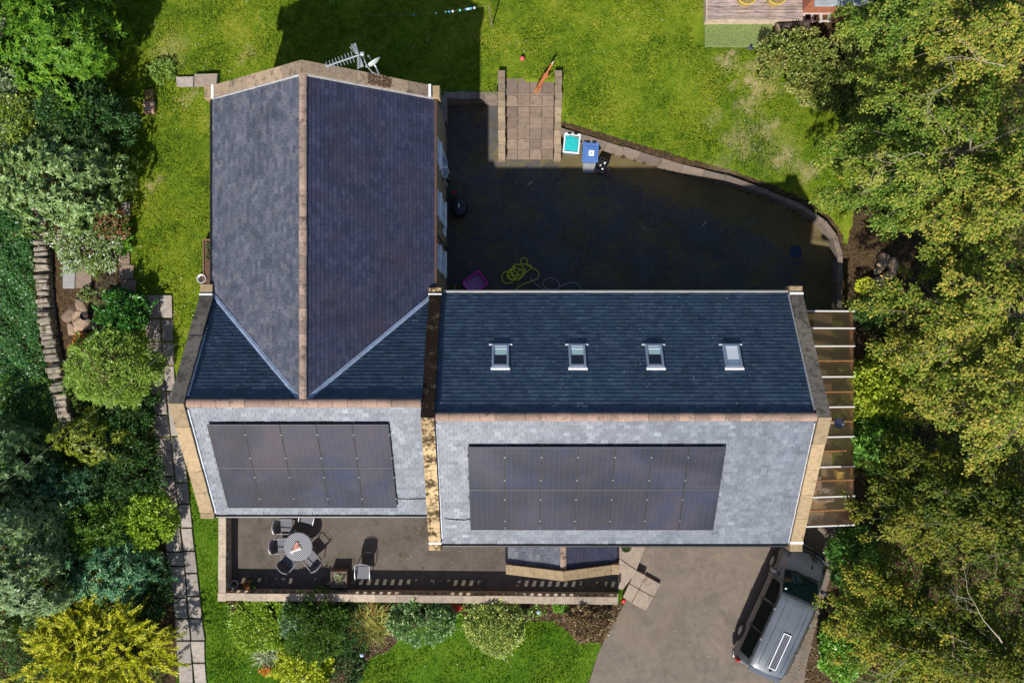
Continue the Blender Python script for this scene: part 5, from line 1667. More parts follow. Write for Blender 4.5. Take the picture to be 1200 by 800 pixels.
pot(104.5, 370.5, .9, .16, 'dark round pot wedged on the split boulder in the rockery', M_BLACKPL, .42, base=.72)

# narrow trough and pale bits along the wing's west wall
q = P(242, 310, .9)
t_ = thing('planting_trough', 'long narrow brown trough on the grass beside the west eave of the wing', 'planter', (-11.70, q.y + .05, hz(-11.7, q.y) - .1))
mb = MB()
for bx in ((-.17, .17, -.9, -.86), (-.17, .17, .86, .9), (-.17, -.13, -.859, .859), (.13, .17, -.859, .859)): mb.rbox(*bx, 0, .42, .01)
mb.build('box', plain('trough_wood', (.24, .14, .09), .8, 0, .3, 9), t_)
mb = MB(); mb.box(-.128, .128, -.858, .858, 0, .36); mb.build('soil', plain('trough_soil', (.10, .055, .035), .95, 0, .5, 14), t_)
nn = 120
leaves_obj('plant', np.stack([rng.uniform(-.02, .12, nn), rng.uniform(.1, .75, nn), np.full(nn, .36)], -1), rng.normal(0, 1, (nn, 3)) + [0, 0, 1.], rng.normal(0, 1, (nn, 3)), .09, .045, M_GRN, t_)
# old log on the west lawn
q = P(176, 120, 1.05)
t_ = thing('split_log', 'short split log lying on the grass between shrub and gable', 'log', (q.x, q.y, hz(q.x, q.y)), .05)
mb = MB(); mb.rbox(-.20, .20, -.46, .0, -.02, .26, .04); mb.build('brick_end', stone_mat('pinkish_brick', (.42, .27, .19), (.24, .15, .10), 9), t_)
mb = MB(); mb.rbox(-.18, .17, .003, .48, -.02, .20, .06); mb.build('mossy_end', plain('mossy_wood', (.20, .13, .04), .9, 0, .5, 7), t_)

# washing line: pole and pegs
q = P(574, 17, 1.8)
t_ = thing('washing_line', 'thin washing line with coloured pegs strung from a bare wooden prop over the lawn', 'washing line', (q.x, q.y, .95))
mb = MB(); mb.tube([P(577, 32, .95), P(573, 8, 2.9)], .025, 6); mb.build('prop', plain('grey_wood', (.24, .18, .12), .8), t_, world=True)
la, lb_ = P(573, 6, 2.85), P(430, 18, 2.6)
pts = [la.lerp(lb_, t) - Vector((0, 0, .35 * math.sin(math.pi * t))) for t in np.linspace(0, 1, 24)]
mb = MB(); mb.tube(pts, .004, 4); mb.build('line', plain('green_line', (.10, .16, .10), .6), t_, world=True)
PEG = [plain('peg_white', (.8, .85, .85), .5), plain('peg_blue', (.10, .30, .65), .5), plain('peg_teal', (.20, .65, .55), .5)]
for k, f in enumerate((.12, .145, .16, .175, .19, .24, .30, .33, .36, .44, .62)):
    i_ = f * 23; p = pts[int(i_)].lerp(pts[int(i_) + 1], i_ % 1)
    mb = MB(); mb.rbox(-.03, .03, -.02, .02, -.09, .03, .008, M=T(p)); mb.build('peg', PEG[k % 3], t_, world=True)

# overhead wire to the west
curve = [P(209, 402, 5.3), P(195, 410, 5.28), P(131, 467, 5.1), P(40, 538, 5.0), P(-60, 612, 5.1), P(-180, 700, 5.3)]
mb = MB(); mb.tube(curve, .007, 5); tag(mb.build('overhead_cable', plain('cable_grey', (.07, .08, .05), .7)), 'thin overhead cable running from the west gable out over the shrubs', 'cable')

# ---------------------------------------------------------------- decking corner
def deck_mat(name, a, b_, var):
    m, nt, b = new_mat(name)
    pos = coord(nt); mp = N(nt, 'ShaderNodeMapping'); mp.inputs['Scale'].default_value = (1, 9, 1); nt.links.new(pos, mp.inputs[0])
    g = nt.nodes.new('ShaderNodeNewGeometry'); rr = ramp(nt, [(0, (.75, .75, .75)), (1, (1.2, 1.2, 1.2))], g.outputs['Random Per Island'])
    r1 = ramp(nt, [(.36, a), (.6, b_)], noise(nt, mp.outputs[0], 2.2, 7, .7))
    nt.links.new(mix(nt, 1.0, r1.outputs[0], rr.outputs[0], 'MULTIPLY'), b.inputs['Base Color']); b.inputs['Roughness'].default_value = .85
    return m
M_DECK = deck_mat('weathered_decking', (.13, .095, .085), (.40, .31, .275), 0)
DZ = 1.35
t_ = thing('decking', 'raised weathered timber decking at the top of the lawn', 'decking', (9.0, 13.8, .8))
x0, x1 = P(829, 0, DZ).x, P(941, 0, DZ).x; yb_ = P(0, 23, DZ).y
mb = MB()
for k in range(20):
    mb.rbox(x0, x1, yb_ + .13 * k + .006, yb_ + .13 * (k + 1) - .006, DZ - .03, DZ + random.uniform(-.004, .004), .006)
mb.build('boards', M_DECK, t_, world=True)
mb = MB(); mb.box(x0 + .002, x1, yb_ - .05, yb_ + .001, .7, DZ + .012); mb.box(x0 - .05, x0 - .001, yb_ - .05, yb_ + 2.6, .7, DZ + .012); mb.build('fascia', plain('deck_fascia', (.46, .36, .27), .8, 0, .3, 5), t_, world=True)
for px, lb in ((876, 'left one of two yellow-rimmed round tubs on the timber decking'), (911, 'right one of two yellow-rimmed round tubs on the timber decking')):
    q = P(px, -6, DZ + .5)
    r0 = thing('round_tub', lb, 'tub', (q.x, q.y, DZ + .004), 0, 'yellow-rimmed tubs on the decking')
    mb = MB(); mb.lathe([(.28, 0), (.34, .46)], 28); mb.build('tub', plain('tan_tub', (.40, .28, .10), .6), r0)
    mb = MB(); mb.lathe([(.33, .461), (.37, .47), (.38, .50), (.35, .51), (.32, .48)], 28, cap=False); mb.build('rim', plain('yellow_rim', (.62, .45, .05), .45), r0)
    mb = MB(); mb.lathe([(.325, .462), (.315, .478)], 28); mb.build('contents', plain('tub_water', (.24, .17, .06), .5, 0, .4, 9), r0)
# artificial turf
q0, q1 = P(826, 55, .98), P(905, 25, .98)
mb = MB(); mb.rbox(q0.x, q1.x, q0.y, q1.y + .05, .86, .985, .02); o = mb.build('turf_mat', plain('turf_green', (.15, .195, .06), .95, 0, .4, 14, bmp=.6)); tag(o, 'pale green artificial turf mat in front of the timber decking', 'mat')
# shed
q0 = P(941, 17, 1.0); q1 = P(985, 17, 1.0)
t_ = thing('shed', 'small brick-red shed with a grey flat roof beside the decking', 'shed', (q0.x + .8, q0.y + .6, .7))
sx0, sx1 = P(943, 0, 1.6).x, P(983, 0, 1.6).x; sy = P(0, 14.5, 1.2).y
mb = MB(); mb.box(sx0, sx1 + .6, sy, sy + 2.6, .6, 2.75); mb.build('wall', plain('red_boards', (.34, .115, .06), .75, 0, .25, 4), t_, world=True)
mb = MB(); mb.rbox(sx0 - .05, sx1 + .8, sy - .40, sy + 2.8, 2.76, 2.84, .02); mb.build('roof', plain('roof_sheet', (.30, .32, .34), .5, 0, .2, 3), t_, world=True)
# slatted crate rack
t_ = thing('pallet', 'pale grey slatted pallet leaning below the red shed wall', 'pallet', tuple(P(957, 24, .95)))
mb = MB()
for px in (941, 951, 961, 971):
    a, c = P(px, 27, .98), P(px, 19, 1.25); mb.box(a.x - .05, a.x + .05, a.y, a.y + .40, .97, 1.10)
for (ya, zz) in ((0, 1.101), (.30, 1.102)):
    a = P(940, 27.5, .98); c = P(973, 27.5, .98); mb.box(a.x - .03, c.x, a.y + ya, a.y + ya + (.07 if ya == 0 else .16), zz, zz + .03)
mb.build('slats', plain('pallet_wood', (.46, .42, .40), .8, 0, .25, 6), t_, world=True)
# log
t_ = thing('log', 'thick sawn log with a pale cut end lying below the pallet', 'log', tuple(P(925, 36, .95)))
a, c = P(911, 36, 1.2), P(948, 31, 1.2)
mb = MB(); mb.tube([a, a.lerp(c, .5), c], [.27, .26, .27], 14); mb.build('bark', plain('log_bark', (.085, .06, .045), .95, 0, .6, 7, bmp=.8), t_, world=True)
d = (a - c).normalized()
mb = MB(); mb.lathe([(.27, 0), (.262, .012), (.12, .018), (.001, .02)], 16, M=T(a) @ d.to_track_quat('Z', 'Y').to_matrix().to_4x4(), cap=False); mb.build('cut_end', plain('cut_wood', (.38, .26, .17), .8, 0, .4, 9), t_, world=True)
mb = MB(); mb.rbox(-.13, .13, -.16, .16, 0, .10, .03); mb.rbox(-.05, .05, -.13, .02, .101, .16, .02)
o = mb.build('toy_truck', plain('navy_toy', (.015, .022, .055), .4)); q = P(881, 52, 1.05); o.location = (q.x, q.y, hz(q.x, q.y) + .03); o.rotation_euler.z = -.3; tag(o, 'small navy toy lying at the edge of the turf mat', 'toy')

# small garden lights and bits
def stake_light(px, py, label, col=(.35, .42, .6)):
    q = P(px, py, .4)
    r0 = thing('stake_light', label, 'garden light', (q.x, q.y, hz(q.x, q.y)), 0, 'stake lights in the border')
    mb = MB(); mb.tube([(0, 0, -.05), (0, 0, .36)], .012, 6); mb.build('stake', M_BLACKPL, r0)
    mb = MB(); mb.lathe([(.03, .36), (.075, .39), (.075, .44), (.02, .48)], 12); mb.build('lamp', plain('lamp_glass', col, .2), r0)
stake_light(631, 717, 'small blue-grey stake light on the lawn edge left of the dark purple bush')
stake_light(424, 767, 'pale blue stake light in the dark shade right of the yellow-green shrub', (.45, .55, .75))
stake_light(546, 724, 'clear glass stake light between the two rounded variegated shrubs', (.6, .66, .68))
mb = MB(); mb.tube([(0, 0, 0), (0, 0, .25)], .02, 6); mb.lathe([(.001, .34), (.05, .33), (.075, .28), (.06, .2), (.001, .16)], 12, cap=False)
o = mb.build('marker_post', plain('red_marker', (.48, .02, .03), .5)); q = P(731, 704, .3); o.location = (q.x, q.y, 0); o.scale = (1.3, 1.3, 1); tag(o, 'bright red marker post at the end of the patio wall', 'post')
# ================================================================ PLANTS
M_BARK = plain('birch_bark', (.17, .135, .10), .85, 0, .35, 7)
M_BARKD = plain('dark_bark', (.10, .075, .055), .9, 0, .4, 8)
UPV = np.array([0, 0, 1.0])


def bez(p0, p1, p2, t):
    t = t[:, None]
    return p0 * (1 - t) ** 2 + 2 * p1 * t * (1 - t) + p2 * t ** 2


def tree(name, label, cat, px, py, rpx, h, z0, mats, seed, limbs=34, leaf=(.102, .068), dens=1.0, lean=(0, 0), bark=M_BARK, droop=.55, group=None, sx=1.0, sy=1.0, dirbias=None, base_off=(0, 0), crown_lo=.3):
    r = np.random.default_rng(seed)
    ztop = z0 + h
    c = P(px, py, z0 + h * .62)
    rad = rpx * (CAM_H - z0 - h * .62) / FPX
    bx, by = c.x + base_off[0], c.y + base_off[1]
    root = thing(name, label, cat, (bx, by, z0), 0, group)
    top = np.array([c.x - bx + lean[0], c.y - by + lean[1], h * .93])
    ctl = np.array([(c.x - bx) * .4, (c.y - by) * .4, h * .5])
    tr = bez(np.zeros(3), ctl, top, np.linspace(0, 1, 9))
    wood = MB()
    r0 = .022 * h + .03
    wood.tube([tuple(p - (np.array([0, 0, .4]) if i == 0 else 0)) for i, p in enumerate(tr)], [r0 * (1 - .85 * i / 8) for i in range(9)], 8)
    LP, LD, LN = [], [], []
    for k in range(limbs):
        f = crown_lo + (1 - crown_lo) * ((k + .5) / limbs) ** .85
        f = min(.99, f + r.uniform(-.03, .03))
        i = f * 8; i0 = int(i); p0 = tr[i0] + (tr[min(i0 + 1, 8)] - tr[i0]) * (i - i0)
        az = k * 2.39996 + r.uniform(-.4, .4)
        if dirbias is not None and r.random() < .45:
            az = dirbias + r.normal(0, .55)
        prof = math.sqrt(max(.06, 1 - ((f - .5) / .56) ** 2)) if f > .5 else .8 + .4 * f
        ln = rad * prof * r.uniform(.6, 1.18)
        d = np.array([math.cos(az) * sx, math.sin(az) * sy, 0])
        rise = r.uniform(.25, .6) * ln * (.55 + .6 * f)
        p2 = p0 + d * ln + np.array([0, 0, rise - droop * ln * .55])
        p1 = p0 + d * ln * .5 + np.array([0, 0, rise + .1 * ln])
        cen = np.array([c.x - bx, c.y - by, 0])
        m = max(5, int(ln / .28))
        ts = np.linspace(0, 1, m)
        pts = bez(p0, p1, p2, ts)
        pts += np.cumsum(r.normal(0, .022, pts.shape), 0)
        rr = r0 * .27 * (1 - f * .6)
        wood.tube([tuple(p) for p in pts], [max(.008, rr * (1 - .85 * t)) for t in ts], 5)
        for j in range(1, m):
            t = ts[j]
            if t < .16: continue
            tan = unit(pts[j] - pts[j - 1])
            for s in (-1, 1) if j < m - 1 else (-1, 0, 1):
                side = np.cross(tan, UPV); side = unit(side)
                if r.random() < .40: continue
                ang = r.uniform(.5, 1.05) * s
                dd = tan * math.cos(ang) + side * math.sin(ang) + np.array([0, 0, r.normal(.05, .22)])
                dd = unit(dd)
                tl = (.32 + .32 * ln * .3 * (1 - t * .55)) * r.uniform(.6, 1.25)
                q0 = pts[j]; q2 = q0 + dd * tl + np.array([0, 0, -droop * .45 * tl]); q1 = q0 + dd * tl * .5 + np.array([0, 0, .05 * tl])
                if r.random() < .07:
                    tw = bez(q0, q1, q2, np.linspace(0, 1, 4)); wood.tube([tuple(p) for p in tw], [.009, .007, .006, .003], 3, cap=False)
                nl = max(3, int(tl * 165 * dens))
                tt = r.uniform(.08, 1.05, nl)
                P_ = bez(q0, q1, q2, tt) + r.normal(0, 1, (nl, 3)) * [.075, .075, .035]
                sd = r.choice([-1, 1], nl)[:, None]
                tside = unit(np.cross(dd, UPV))
                D_ = dd[None] * r.uniform(.3, .9, (nl, 1)) + tside[None] * sd * r.uniform(.4, .9, (nl, 1)) + r.normal(0, .3, (nl, 3)) + [0, 0, -.38]
                N_ = UPV[None] + r.normal(0, .30, (nl, 3)) + [-.03, -.18, 0]
                LP.append(P_); LD.append(D_); LN.append(N_)
    Pn = np.concatenate(LP); D = np.concatenate(LD); Nn = np.concatenate(LN)
    n = len(Pn)
    L = leaf[0] * r.uniform(.65, 1.25, n); W = leaf[1] * r.uniform(.7, 1.2, n)
    wood.build('trunk', bark, root, smooth=True)
    leaves_obj('crown', Pn, D, Nn, L, W, mats, root)
    return root, n


def shrub(name, label, cat, px, py, rx, ry, h, mat, seed, K=46, M=70, leaf=(.12, .06), rc=.34, style='leaf', z0=None, lump=.23, flat=0.0, group=None, shell=.55, bark=M_BARKD, inner=True, box=0.0, lift=.18):
    M = int(M * 1.45)
    r = np.random.default_rng(seed)
    zb = hz(*P(px, py, .5)[:2]) if z0 is None else z0
    zm = zb + h * .55
    c = P(px, py, zm); k_ = (CAM_H - zm) / FPX
    RX, RY_ = rx * k_, ry * k_
    if z0 is None: zb = hz(c.x, c.y)
    root = thing(name, label, cat, (c.x, c.y, zb), 0, group)
    hc = h * (.5 + lift * .3)
    ph = r.uniform(0, 6.28, 8)
    # clump centres spread over a lumpy dome
    i = np.arange(K) + .5
    zz = 1 - 1.55 * i / K          # from the top down to a little below the equator
    th = 2.39996 * i + r.normal(0, .25, K)
    q = np.sqrt(np.clip(1 - zz ** 2, 0, 1))
    dirs = np.stack([q * np.cos(th), q * np.sin(th), zz], -1)
    if box: dirs = dirs / (np.max(np.abs(dirs), 1, keepdims=True) ** box)
    rad = 1 + lump * (np.sin(3 * th + ph[0]) * np.sin(4 * zz + ph[1]) + .6 * np.sin(5 * th + ph[2])) + r.normal(0, lump * .35, K)
    sc = np.array([RX, RY_, h - hc])
    cl = rc * min(RX, RY_)
    C = dirs * (rad[:, None]) * np.maximum(sc - cl * .55, .05)
    C[:, 2] += hc
    if style == 'spray':
        C[::3] = (C[::3] - [0, 0, hc]) * .72 + [0, 0, hc]
    LP, LD, LN = [], [], []
    for c_, d_ in zip(C, dirs):
        o_ = unit(d_ + np.array([0, 0, .35]))
        if style in ('leaf', 'flat'):
            v = unit(r.normal(0, 1, (M, 3)) + o_ * .8)
            f = r.uniform(shell, 1, M)[:, None]
            p = c_ + v * f * cl * r.uniform(.8, 1.2)
            LP.append(p); LD.append(v * .8 + o_ * .5 + r.normal(0, .55, (M, 3))); LN.append(UPV + r.normal(0, .5, (M, 3)) + o_ * .4)
        elif style == 'whorl':
            W_ = max(2, M // 8)
            for w in range(W_):
                v = unit(r.normal(0, 1, 3) + o_ * 1.1)
                p = c_ + v * cl * r.uniform(.6, 1.05)
                ax = unit(o_ + v * .7 + r.normal(0, .3, 3)); a_ = unit(np.cross(ax, r.normal(0, 1, 3))); b_ = np.cross(ax, a_)
                t = np.arange(8) * math.pi / 4 + r.uniform(0, 1)
                D_ = a_ * np.cos(t)[:, None] + b_ * np.sin(t)[:, None] + ax * r.uniform(.1, .55, (8, 1))
                LP.append(np.tile(p, (8, 1)) + r.normal(0, .008, (8, 3))); LD.append(D_); LN.append(np.tile(ax, (8, 1)) + r.normal(0, .15, (8, 3)))
        elif style == 'spray':
            ax = unit(d_ * np.array([1, 1, .35]) + np.array([0, 0, .45]) + r.normal(0, .45, 3)); sd = unit(np.cross(ax, UPV + r.normal(0, .3, 3)))
            t = np.linspace(0, 1, M)
            ln = cl * 1.7 * r.uniform(.7, 1.2)
            arch = ax[None] * t[:, None] * ln + np.array([0, 0, -1]) * (t ** 2)[:, None] * ln * .28
            s = np.where(np.arange(M) % 2 == 0, 1, -1)[:, None]
            LP.append(c_ - ax * ln * .45 + arch + r.normal(0, .012, (M, 3))); LD.append(ax * .75 + sd * s * r.uniform(.25, .6, (M, 1)) + r.normal(0, .18, (M, 3))); LN.append(UPV + r.normal(0, .35, (M, 3)))
        elif style == 'strap':
            a_ = r.uniform(0, 6.28, M); e_ = r.uniform(.25, 1.2, M)
            D_ = np.stack([np.cos(a_) * np.cos(e_), np.sin(a_) * np.cos(e_), np.sin(e_)], -1)
            LP.append(np.tile(np.array([c_[0] * .5, c_[1] * .5, h * .15]), (M, 1)) + r.normal(0, .05, (M, 3))); LD.append(D_); LN.append(UPV + r.normal(0, .2, (M, 3)))
    if style in ('leaf', 'whorl') and not flat:
        for q_ in range(max(6, K // 4)):
            e_ = C[r.integers(K)]; o_ = unit(unit(e_ - [0, 0, hc * .6]) + r.normal(0, .3, 3) + [0, 0, .25])
            ln = r.uniform(.25, .6) * min(RX, RY_) * .75; ns = 16
            t_ = r.uniform(.2, 1, ns)[:, None]
            LP.append(e_ + o_ * cl * .6 + o_ * t_ * ln + r.normal(0, .02, (ns, 3))); LD.append(o_ + r.normal(0, .7, (ns, 3))); LN.append(UPV + r.normal(0, .4, (ns, 3)))
    Pn = np.concatenate(LP); D = np.concatenate(LD); Nn = np.concatenate(LN)
    if flat: Pn[:, 2] = np.minimum(Pn[:, 2], h * (1 - flat * .5) + r.uniform(-.03, .03, len(Pn)))
    Pn[:, 2] = np.maximum(Pn[:, 2], .02)
    n = len(Pn)
    leaves_obj('foliage', Pn, D, Nn, leaf[0] * r.uniform(.45, 1.35, n), leaf[1] * r.uniform(.6, 1.25, n), mat, root, sag=.45 if style == 'strap' else .12)
    if inner:
        mb = MB()
        for a in np.linspace(0, 6.28, 8)[:-1]:
            e = np.array([math.cos(a) * RX * .55, math.sin(a) * RY_ * .55, h * .62])
            mb.tube([(0, 0, -.1), tuple(e * .45 + [0, 0, h * .1]), tuple(e)], [.045, .03, .012], 5)
        mb.build('stem', bark, root)
    return root, n


def lm(name, cols, clump=None, gain=1.95, **k):
    cols = [tuple(min(.85, v * gain) for v in c) for c in cols]
    if clump: clump = [tuple(min(.85, v * gain * .95) for v in c) for c in clump]
    n_ = len(cols)
    st = [(i / max(1, n_ - 1), c) for i, c in enumerate(cols)]
    cs = None
    if clump: cs = [(i / max(1, len(clump) - 1), c) for i, c in enumerate(clump)]
    return leaf_mat(name, st, clump=cs, **k)


B_GREEN = [(.022, .056, .007), (.052, .104, .012), (.088, .142, .018), (.140, .18, .028)]
B_YELLOW = [(.070, .125, .012), (.135, .18, .022), (.22, .225, .035), (.32, .27, .055)]
M_BIRCH = lm('birch_leaves', B_GREEN, B_YELLOW, rough=.5, trans=.30, spec=.15, cscale=.75, gain=1.75)
M_BIRCH2 = lm('yellowing_birch_leaves', [(.034, .074, .008), (.078, .13, .014), (.14, .17, .022), (.24, .215, .036)], [(.085, .13, .013), (.17, .19, .026), (.28, .245, .042), (.36, .26, .055)], rough=.5, trans=.30, spec=.15, cscale=.8, gain=1.65)
M_BIRCHD = lm('dark_birch_leaves', [(.012, .034, .005), (.032, .064, .008), (.065, .10, .010), (.11, .135, .014)], [(.06, .09, .009), (.12, .14, .013), (.20, .19, .022), (.26, .20, .03)], rough=.5, spec=.15, trans=.22, cscale=.6, gain=1.25)

M_BIRCHV = lm('tan_tipped_birch_leaves', [(.020, .052, .005), (.050, .092, .008), (.098, .135, .011), (.18, .17, .02)], [(.08, .11, .010), (.16, .165, .016), (.25, .21, .026), (.31, .22, .03)], rough=.5, spec=.15, trans=.24, cscale=.8, gain=1.6)
TREES = []
NLEAF = 0
BT = 'birch trees on the east side'
trees = [
    # label, px, py, rpx, h, z0, mat, seed, limbs, bias
    ('birch tree behind the red shed, reaching over the top edge of the photo', 1078, 25, 84, 7.5, .75, M_BIRCH, 1, 40, 3.3),
    ('birch tree with bare grey twigs in the top corner beyond the lawn', 1165, 60, 105, 9.5, .7, M_BIRCH2, 2, 44, 3.4),
    ('broad birch tree leaning over the lawn beyond the curved retaining wall', 1090, 195, 104, 8.5, .65, M_BIRCH, 3, 52, 3.0),
    ('tall yellowing birch tree behind the one leaning over the lawn', 1185, 235, 110, 10.5, .5, M_BIRCH2, 4, 46, 3.1),
    ('yellowing birch tree level with the north end of the lean-to', 1142, 372, 98, 9.0, .4, M_BIRCH2, 5, 50, 3.0),
    ('tall birch tree at the photo edge level with the roof ridge', 1195, 465, 100, 10.0, .3, M_BIRCH2, 6, 42, 3.2),
    ('dark green birch tree hanging over the south end of the lean-to', 1128, 598, 94, 8.0, .2, M_BIRCHD, 7, 50, 3.0),
    ('dark birch tree at the photo edge behind the one over the lean-to', 1205, 610, 105, 10.0, .1, M_BIRCHD, 8, 46, 3.1),
    ('birch tree whose branches hang over the camper van', 1080, 742, 96, 7.0, .05, M_BIRCHV, 9, 50, 2.9),
    ('large birch tree in the bottom corner right of the camper van', 1180, 765, 115, 9.5, .05, M_BIRCHD, 10, 50, 2.9),
]
for (lb, px, py, rp, h, z0, m_, sd, nl, bias) in trees:
    t_, n_ = tree('birch_tree', lb, 'tree', px, py, rp, h, z0, m_, sd, nl, dirbias=bias, group=BT, dens=.95)
    NLEAF += n_; TREES.append(t_)

def bare_branch(root, px, py, z, ang, ln, seed):
    r = random.Random(seed)
    o_ = Vector(P(px, py, z)) - root.location
    mb = MB()
    def grow(p, a, L, rad, dep):
        pts = [p]; 
        for k in range(1, 6):
            a += r.uniform(-.18, .18)
            pts.append(pts[-1] + Vector((math.cos(a), math.sin(a), r.uniform(-.05, .22))) * L / 5)
        mb.tube(pts, [rad * (1 - .14 * k) for k in range(6)], 5)
        if dep:
            for k in (2, 3, 4, 5):
                grow(pts[k], a + r.choice((-1, 1)) * r.uniform(.35, .8), L * r.uniform(.4, .6), rad * .5, dep - 1)
    base = Vector((o_.x * .3, o_.y * .3, o_.z * .75))
    mb.tube([base, base.lerp(o_, .6) + Vector((0, 0, .15)), o_], [.03, .02, .013], 6)
    grow(o_, ang, ln, .013, 2)
    mb.build('bare_branch', plain('bare_twig', (.40, .33, .26), .85), root)
for i_, px, py, z, a, ln in ((1, 1178, 78, 10.2, 2.9, 1.3), (2, 1075, 178, 9.0, 3.3, 1.4), (0, 1120, 92, 8.4, 3.9, 1.2), (9, 1160, 735, 9.6, 2.2, 1.3), (8, 1060, 775, 7.2, 3.6, 1.2), ):
    bare_branch(TREES[i_], px, py, z, a, ln, 60 + i_)

# ---- east side shrubs
G_BRIGHT = lm('bright_green_leaves', [(.045, .115, .010), (.085, .19, .018), (.13, .25, .03)], rough=.35)
G_LAUREL = lm('laurel_leaves', [(.030, .085, .010), (.065, .15, .020), (.12, .23, .035)], rough=.5, spec=.2)
G_MAPLE = lm('yellow_green_leaves', [(.10, .16, .012), (.18, .23, .018), (.27, .28, .03)], rough=.4)
G_IVY = lm('ivy_leaves', [(.012, .045, .012), (.025, .08, .018), (.045, .11, .022)], rough=.4)
G_BRAMBLE = lm('bramble_leaves', [(.040, .070, .012), (.075, .115, .018), (.14, .165, .03), (.20, .20, .06)], [(.08, .11, .02), (.17, .17, .04), (.24, .20, .06)], rough=.45, cscale=1.2)
shrub('laurel_bush', 'glossy bright green laurel bush against the middle of the glass lean-to', 'bush', 1024, 515, 34, 30, 2.8, G_LAUREL, 21, 40, 80, (.22, .075), .4, 'whorl', z0=.2)
shrub('maple_bush', 'yellow-green leafy bush beside the lean-to above the laurel', 'bush', 1030, 452, 36, 34, 3.0, G_MAPLE, 22, 50, 110, (.12, .09), .36, z0=.3)
shrub('laurel_bush', 'dark green laurel bush by the gable corner beside the van bonnet', 'bush', 1003, 655, 28, 34, 2.0, lm('green_hedge_leaves', [(.018, .06, .010), (.04, .11, .016), (.075, .17, .03)], rough=.3), 23, 40, 90, (.15, .07), .4, z0=.05)
shrub('hedge_bush', 'light green bush under the birch right beside the van roof', 'bush', 985, 765, 24, 28, 1.6, G_BRIGHT, 24, 34, 80, (.12, .07), .4, z0=.05)
for i, (px, py, rx, ry, h, lb) in enumerate(((932, 66, 38, 27, 1.2, 'low yellow-green bramble bush spreading below the log at the lawn corner'), (968, 100, 36, 24, 1.2, 'low straggly bramble bush at the lawn edge left of the birches'), (1018, 150, 30, 30, 1.8, 'dark bramble bush between the lawn edge and the leaning birch'), (1018, 62, 36, 38, 2.6, 'taller leafy bush growing up beside the red shed'))):
    shrub('bramble_bush', lb, 'bush', px, py, rx, ry, h, G_BRAMBLE, 30 + i, 60, 85, (.11, .07), .3, z0=.72, lump=.25, group='brambles at the lawn corner')
# yellow flowers
shrub('flowering_plant', 'small round plant covered in yellow flowers beside the rock pile', 'plant', 1013, 335, 10, 9, .5, lm('yellow_flowers', [(.22, .28, .02), (.48, .46, .02), (.58, .52, .03)]), 41, 26, 26, (.05, .045), .4, z0=.5)
shrub('low_shrub', 'low dark shrub at the north corner of the lean-to', 'bush', 1025, 365, 24, 18, 1.2, lm('low_dark_leaves', [(.015, .04, .010), (.035, .075, .014), (.06, .11, .02)]), 42, 30, 60, (.10, .05), .4, z0=.4)

# ---- west side
W_GREY = lm('grey_green_leaves', [(.040, .062, .030), (.085, .115, .060), (.15, .185, .10), (.21, .24, .14)], rough=.5, trans=.15)
W_DARK = lm('dark_glossy_leaves', [(.008, .025, .008), (.018, .05, .012), (.04, .085, .02)], rough=.5, spec=.2, trans=.12)
W_LAUREL = lm('yellow_laurel_leaves', [(.020, .065, .006), (.05, .115, .008), (.10, .175, .012)], rough=.5, spec=.2)
W_TEAL = lm('blue_green_leaves', [(.010, .045, .018), (.022, .078, .032), (.050, .12, .055), (.13, .22, .11)], rough=.5, spec=.2, trans=.12)
W_LIME = lm('lime_leaves', [(.085, .16, .010), (.15, .24, .015), (.22, .30, .03)], rough=.4)
W_GOLD = lm('golden_conifer', [(.075, .095, .003), (.20, .21, .006), (.37, .35, .010), (.46, .43, .02)], rough=.5, trans=.35)
shrub('laurel_bush', 'large bright green laurel in the top corner left of the lawn', 'bush', 72, 52, 66, 62, 3.6, W_LAUREL, 51, 100, 120, (.20, .07), .26, 'whorl', z0=.7)
shrub('grey_shrub', 'pale grey-green shrub at the photo edge beside the tall laurel', 'bush', 2, 75, 38, 75, 3.2, W_GREY, 52, 70, 90, (.13, .07), .3, z0=.6)
shrub('dark_shrub', 'dark glossy shrub between the tall laurel and the grey-green shrub', 'bush', 98, 142, 52, 40, 2.6, W_DARK, 53, 70, 90, (.12, .07), .28, z0=.7)
shrub('elder_shrub', 'broad grey-green shrub spreading over the north end of the stone wall', 'bush', 72, 208, 68, 58, 2.9, lm('elder_leaves', [(.026, .058, .014), (.058, .105, .026), (.105, .16, .045), (.165, .215, .08)], rough=.45, trans=.15), 54, 110, 110, (.16, .075), .22, 'whorl', z0=.7)
shrub('yellow_shrub', 'small yellow-green shrub at the photo edge between two grey shrubs', 'bush', 24, 135, 34, 34, 2.4, lm('dull_lime', [(.05, .10, .01), (.11, .16, .02), (.2, .24, .04)]), 55, 50, 80, (.13, .07), .3, z0=.6)
shrub('variegated_shrub', 'white flecked shrub in front of the rockery slabs', 'bush', 101, 285, 36, 30, 1.1, lm('flecked_leaves', [(.04, .09, .015), (.09, .15, .03), (.16, .22, .06), (.55, .56, .40)]), 56, 50, 60, (.10, .055), .3)
shrub('red_leaved_shrub', 'small shrub with red leaves among the green beside the lawn', 'bush', 130, 261, 17, 16, 1.4, lm('red_leaves', [(.025, .06, .010), (.05, .09, .015), (.05, .09, .015), (.24, .05, .05), (.34, .10, .08)]), 57, 22, 34, (.12, .055), .5)
shrub('green_perennial', 'low bright green plant at the lawn edge above the pink slabs', 'plant', 144, 279, 9, 14, .5, G_BRIGHT, 58, 20, 40, (.10, .06), .4)
shrub('green_perennial', 'small yellow-green plant in the rockery between the pale slab and pink slabs', 'plant', 115, 312, 10, 12, .4, lm('perennial', [(.09, .15, .012), (.18, .24, .02)]), 59, 18, 30, (.09, .05), .4)
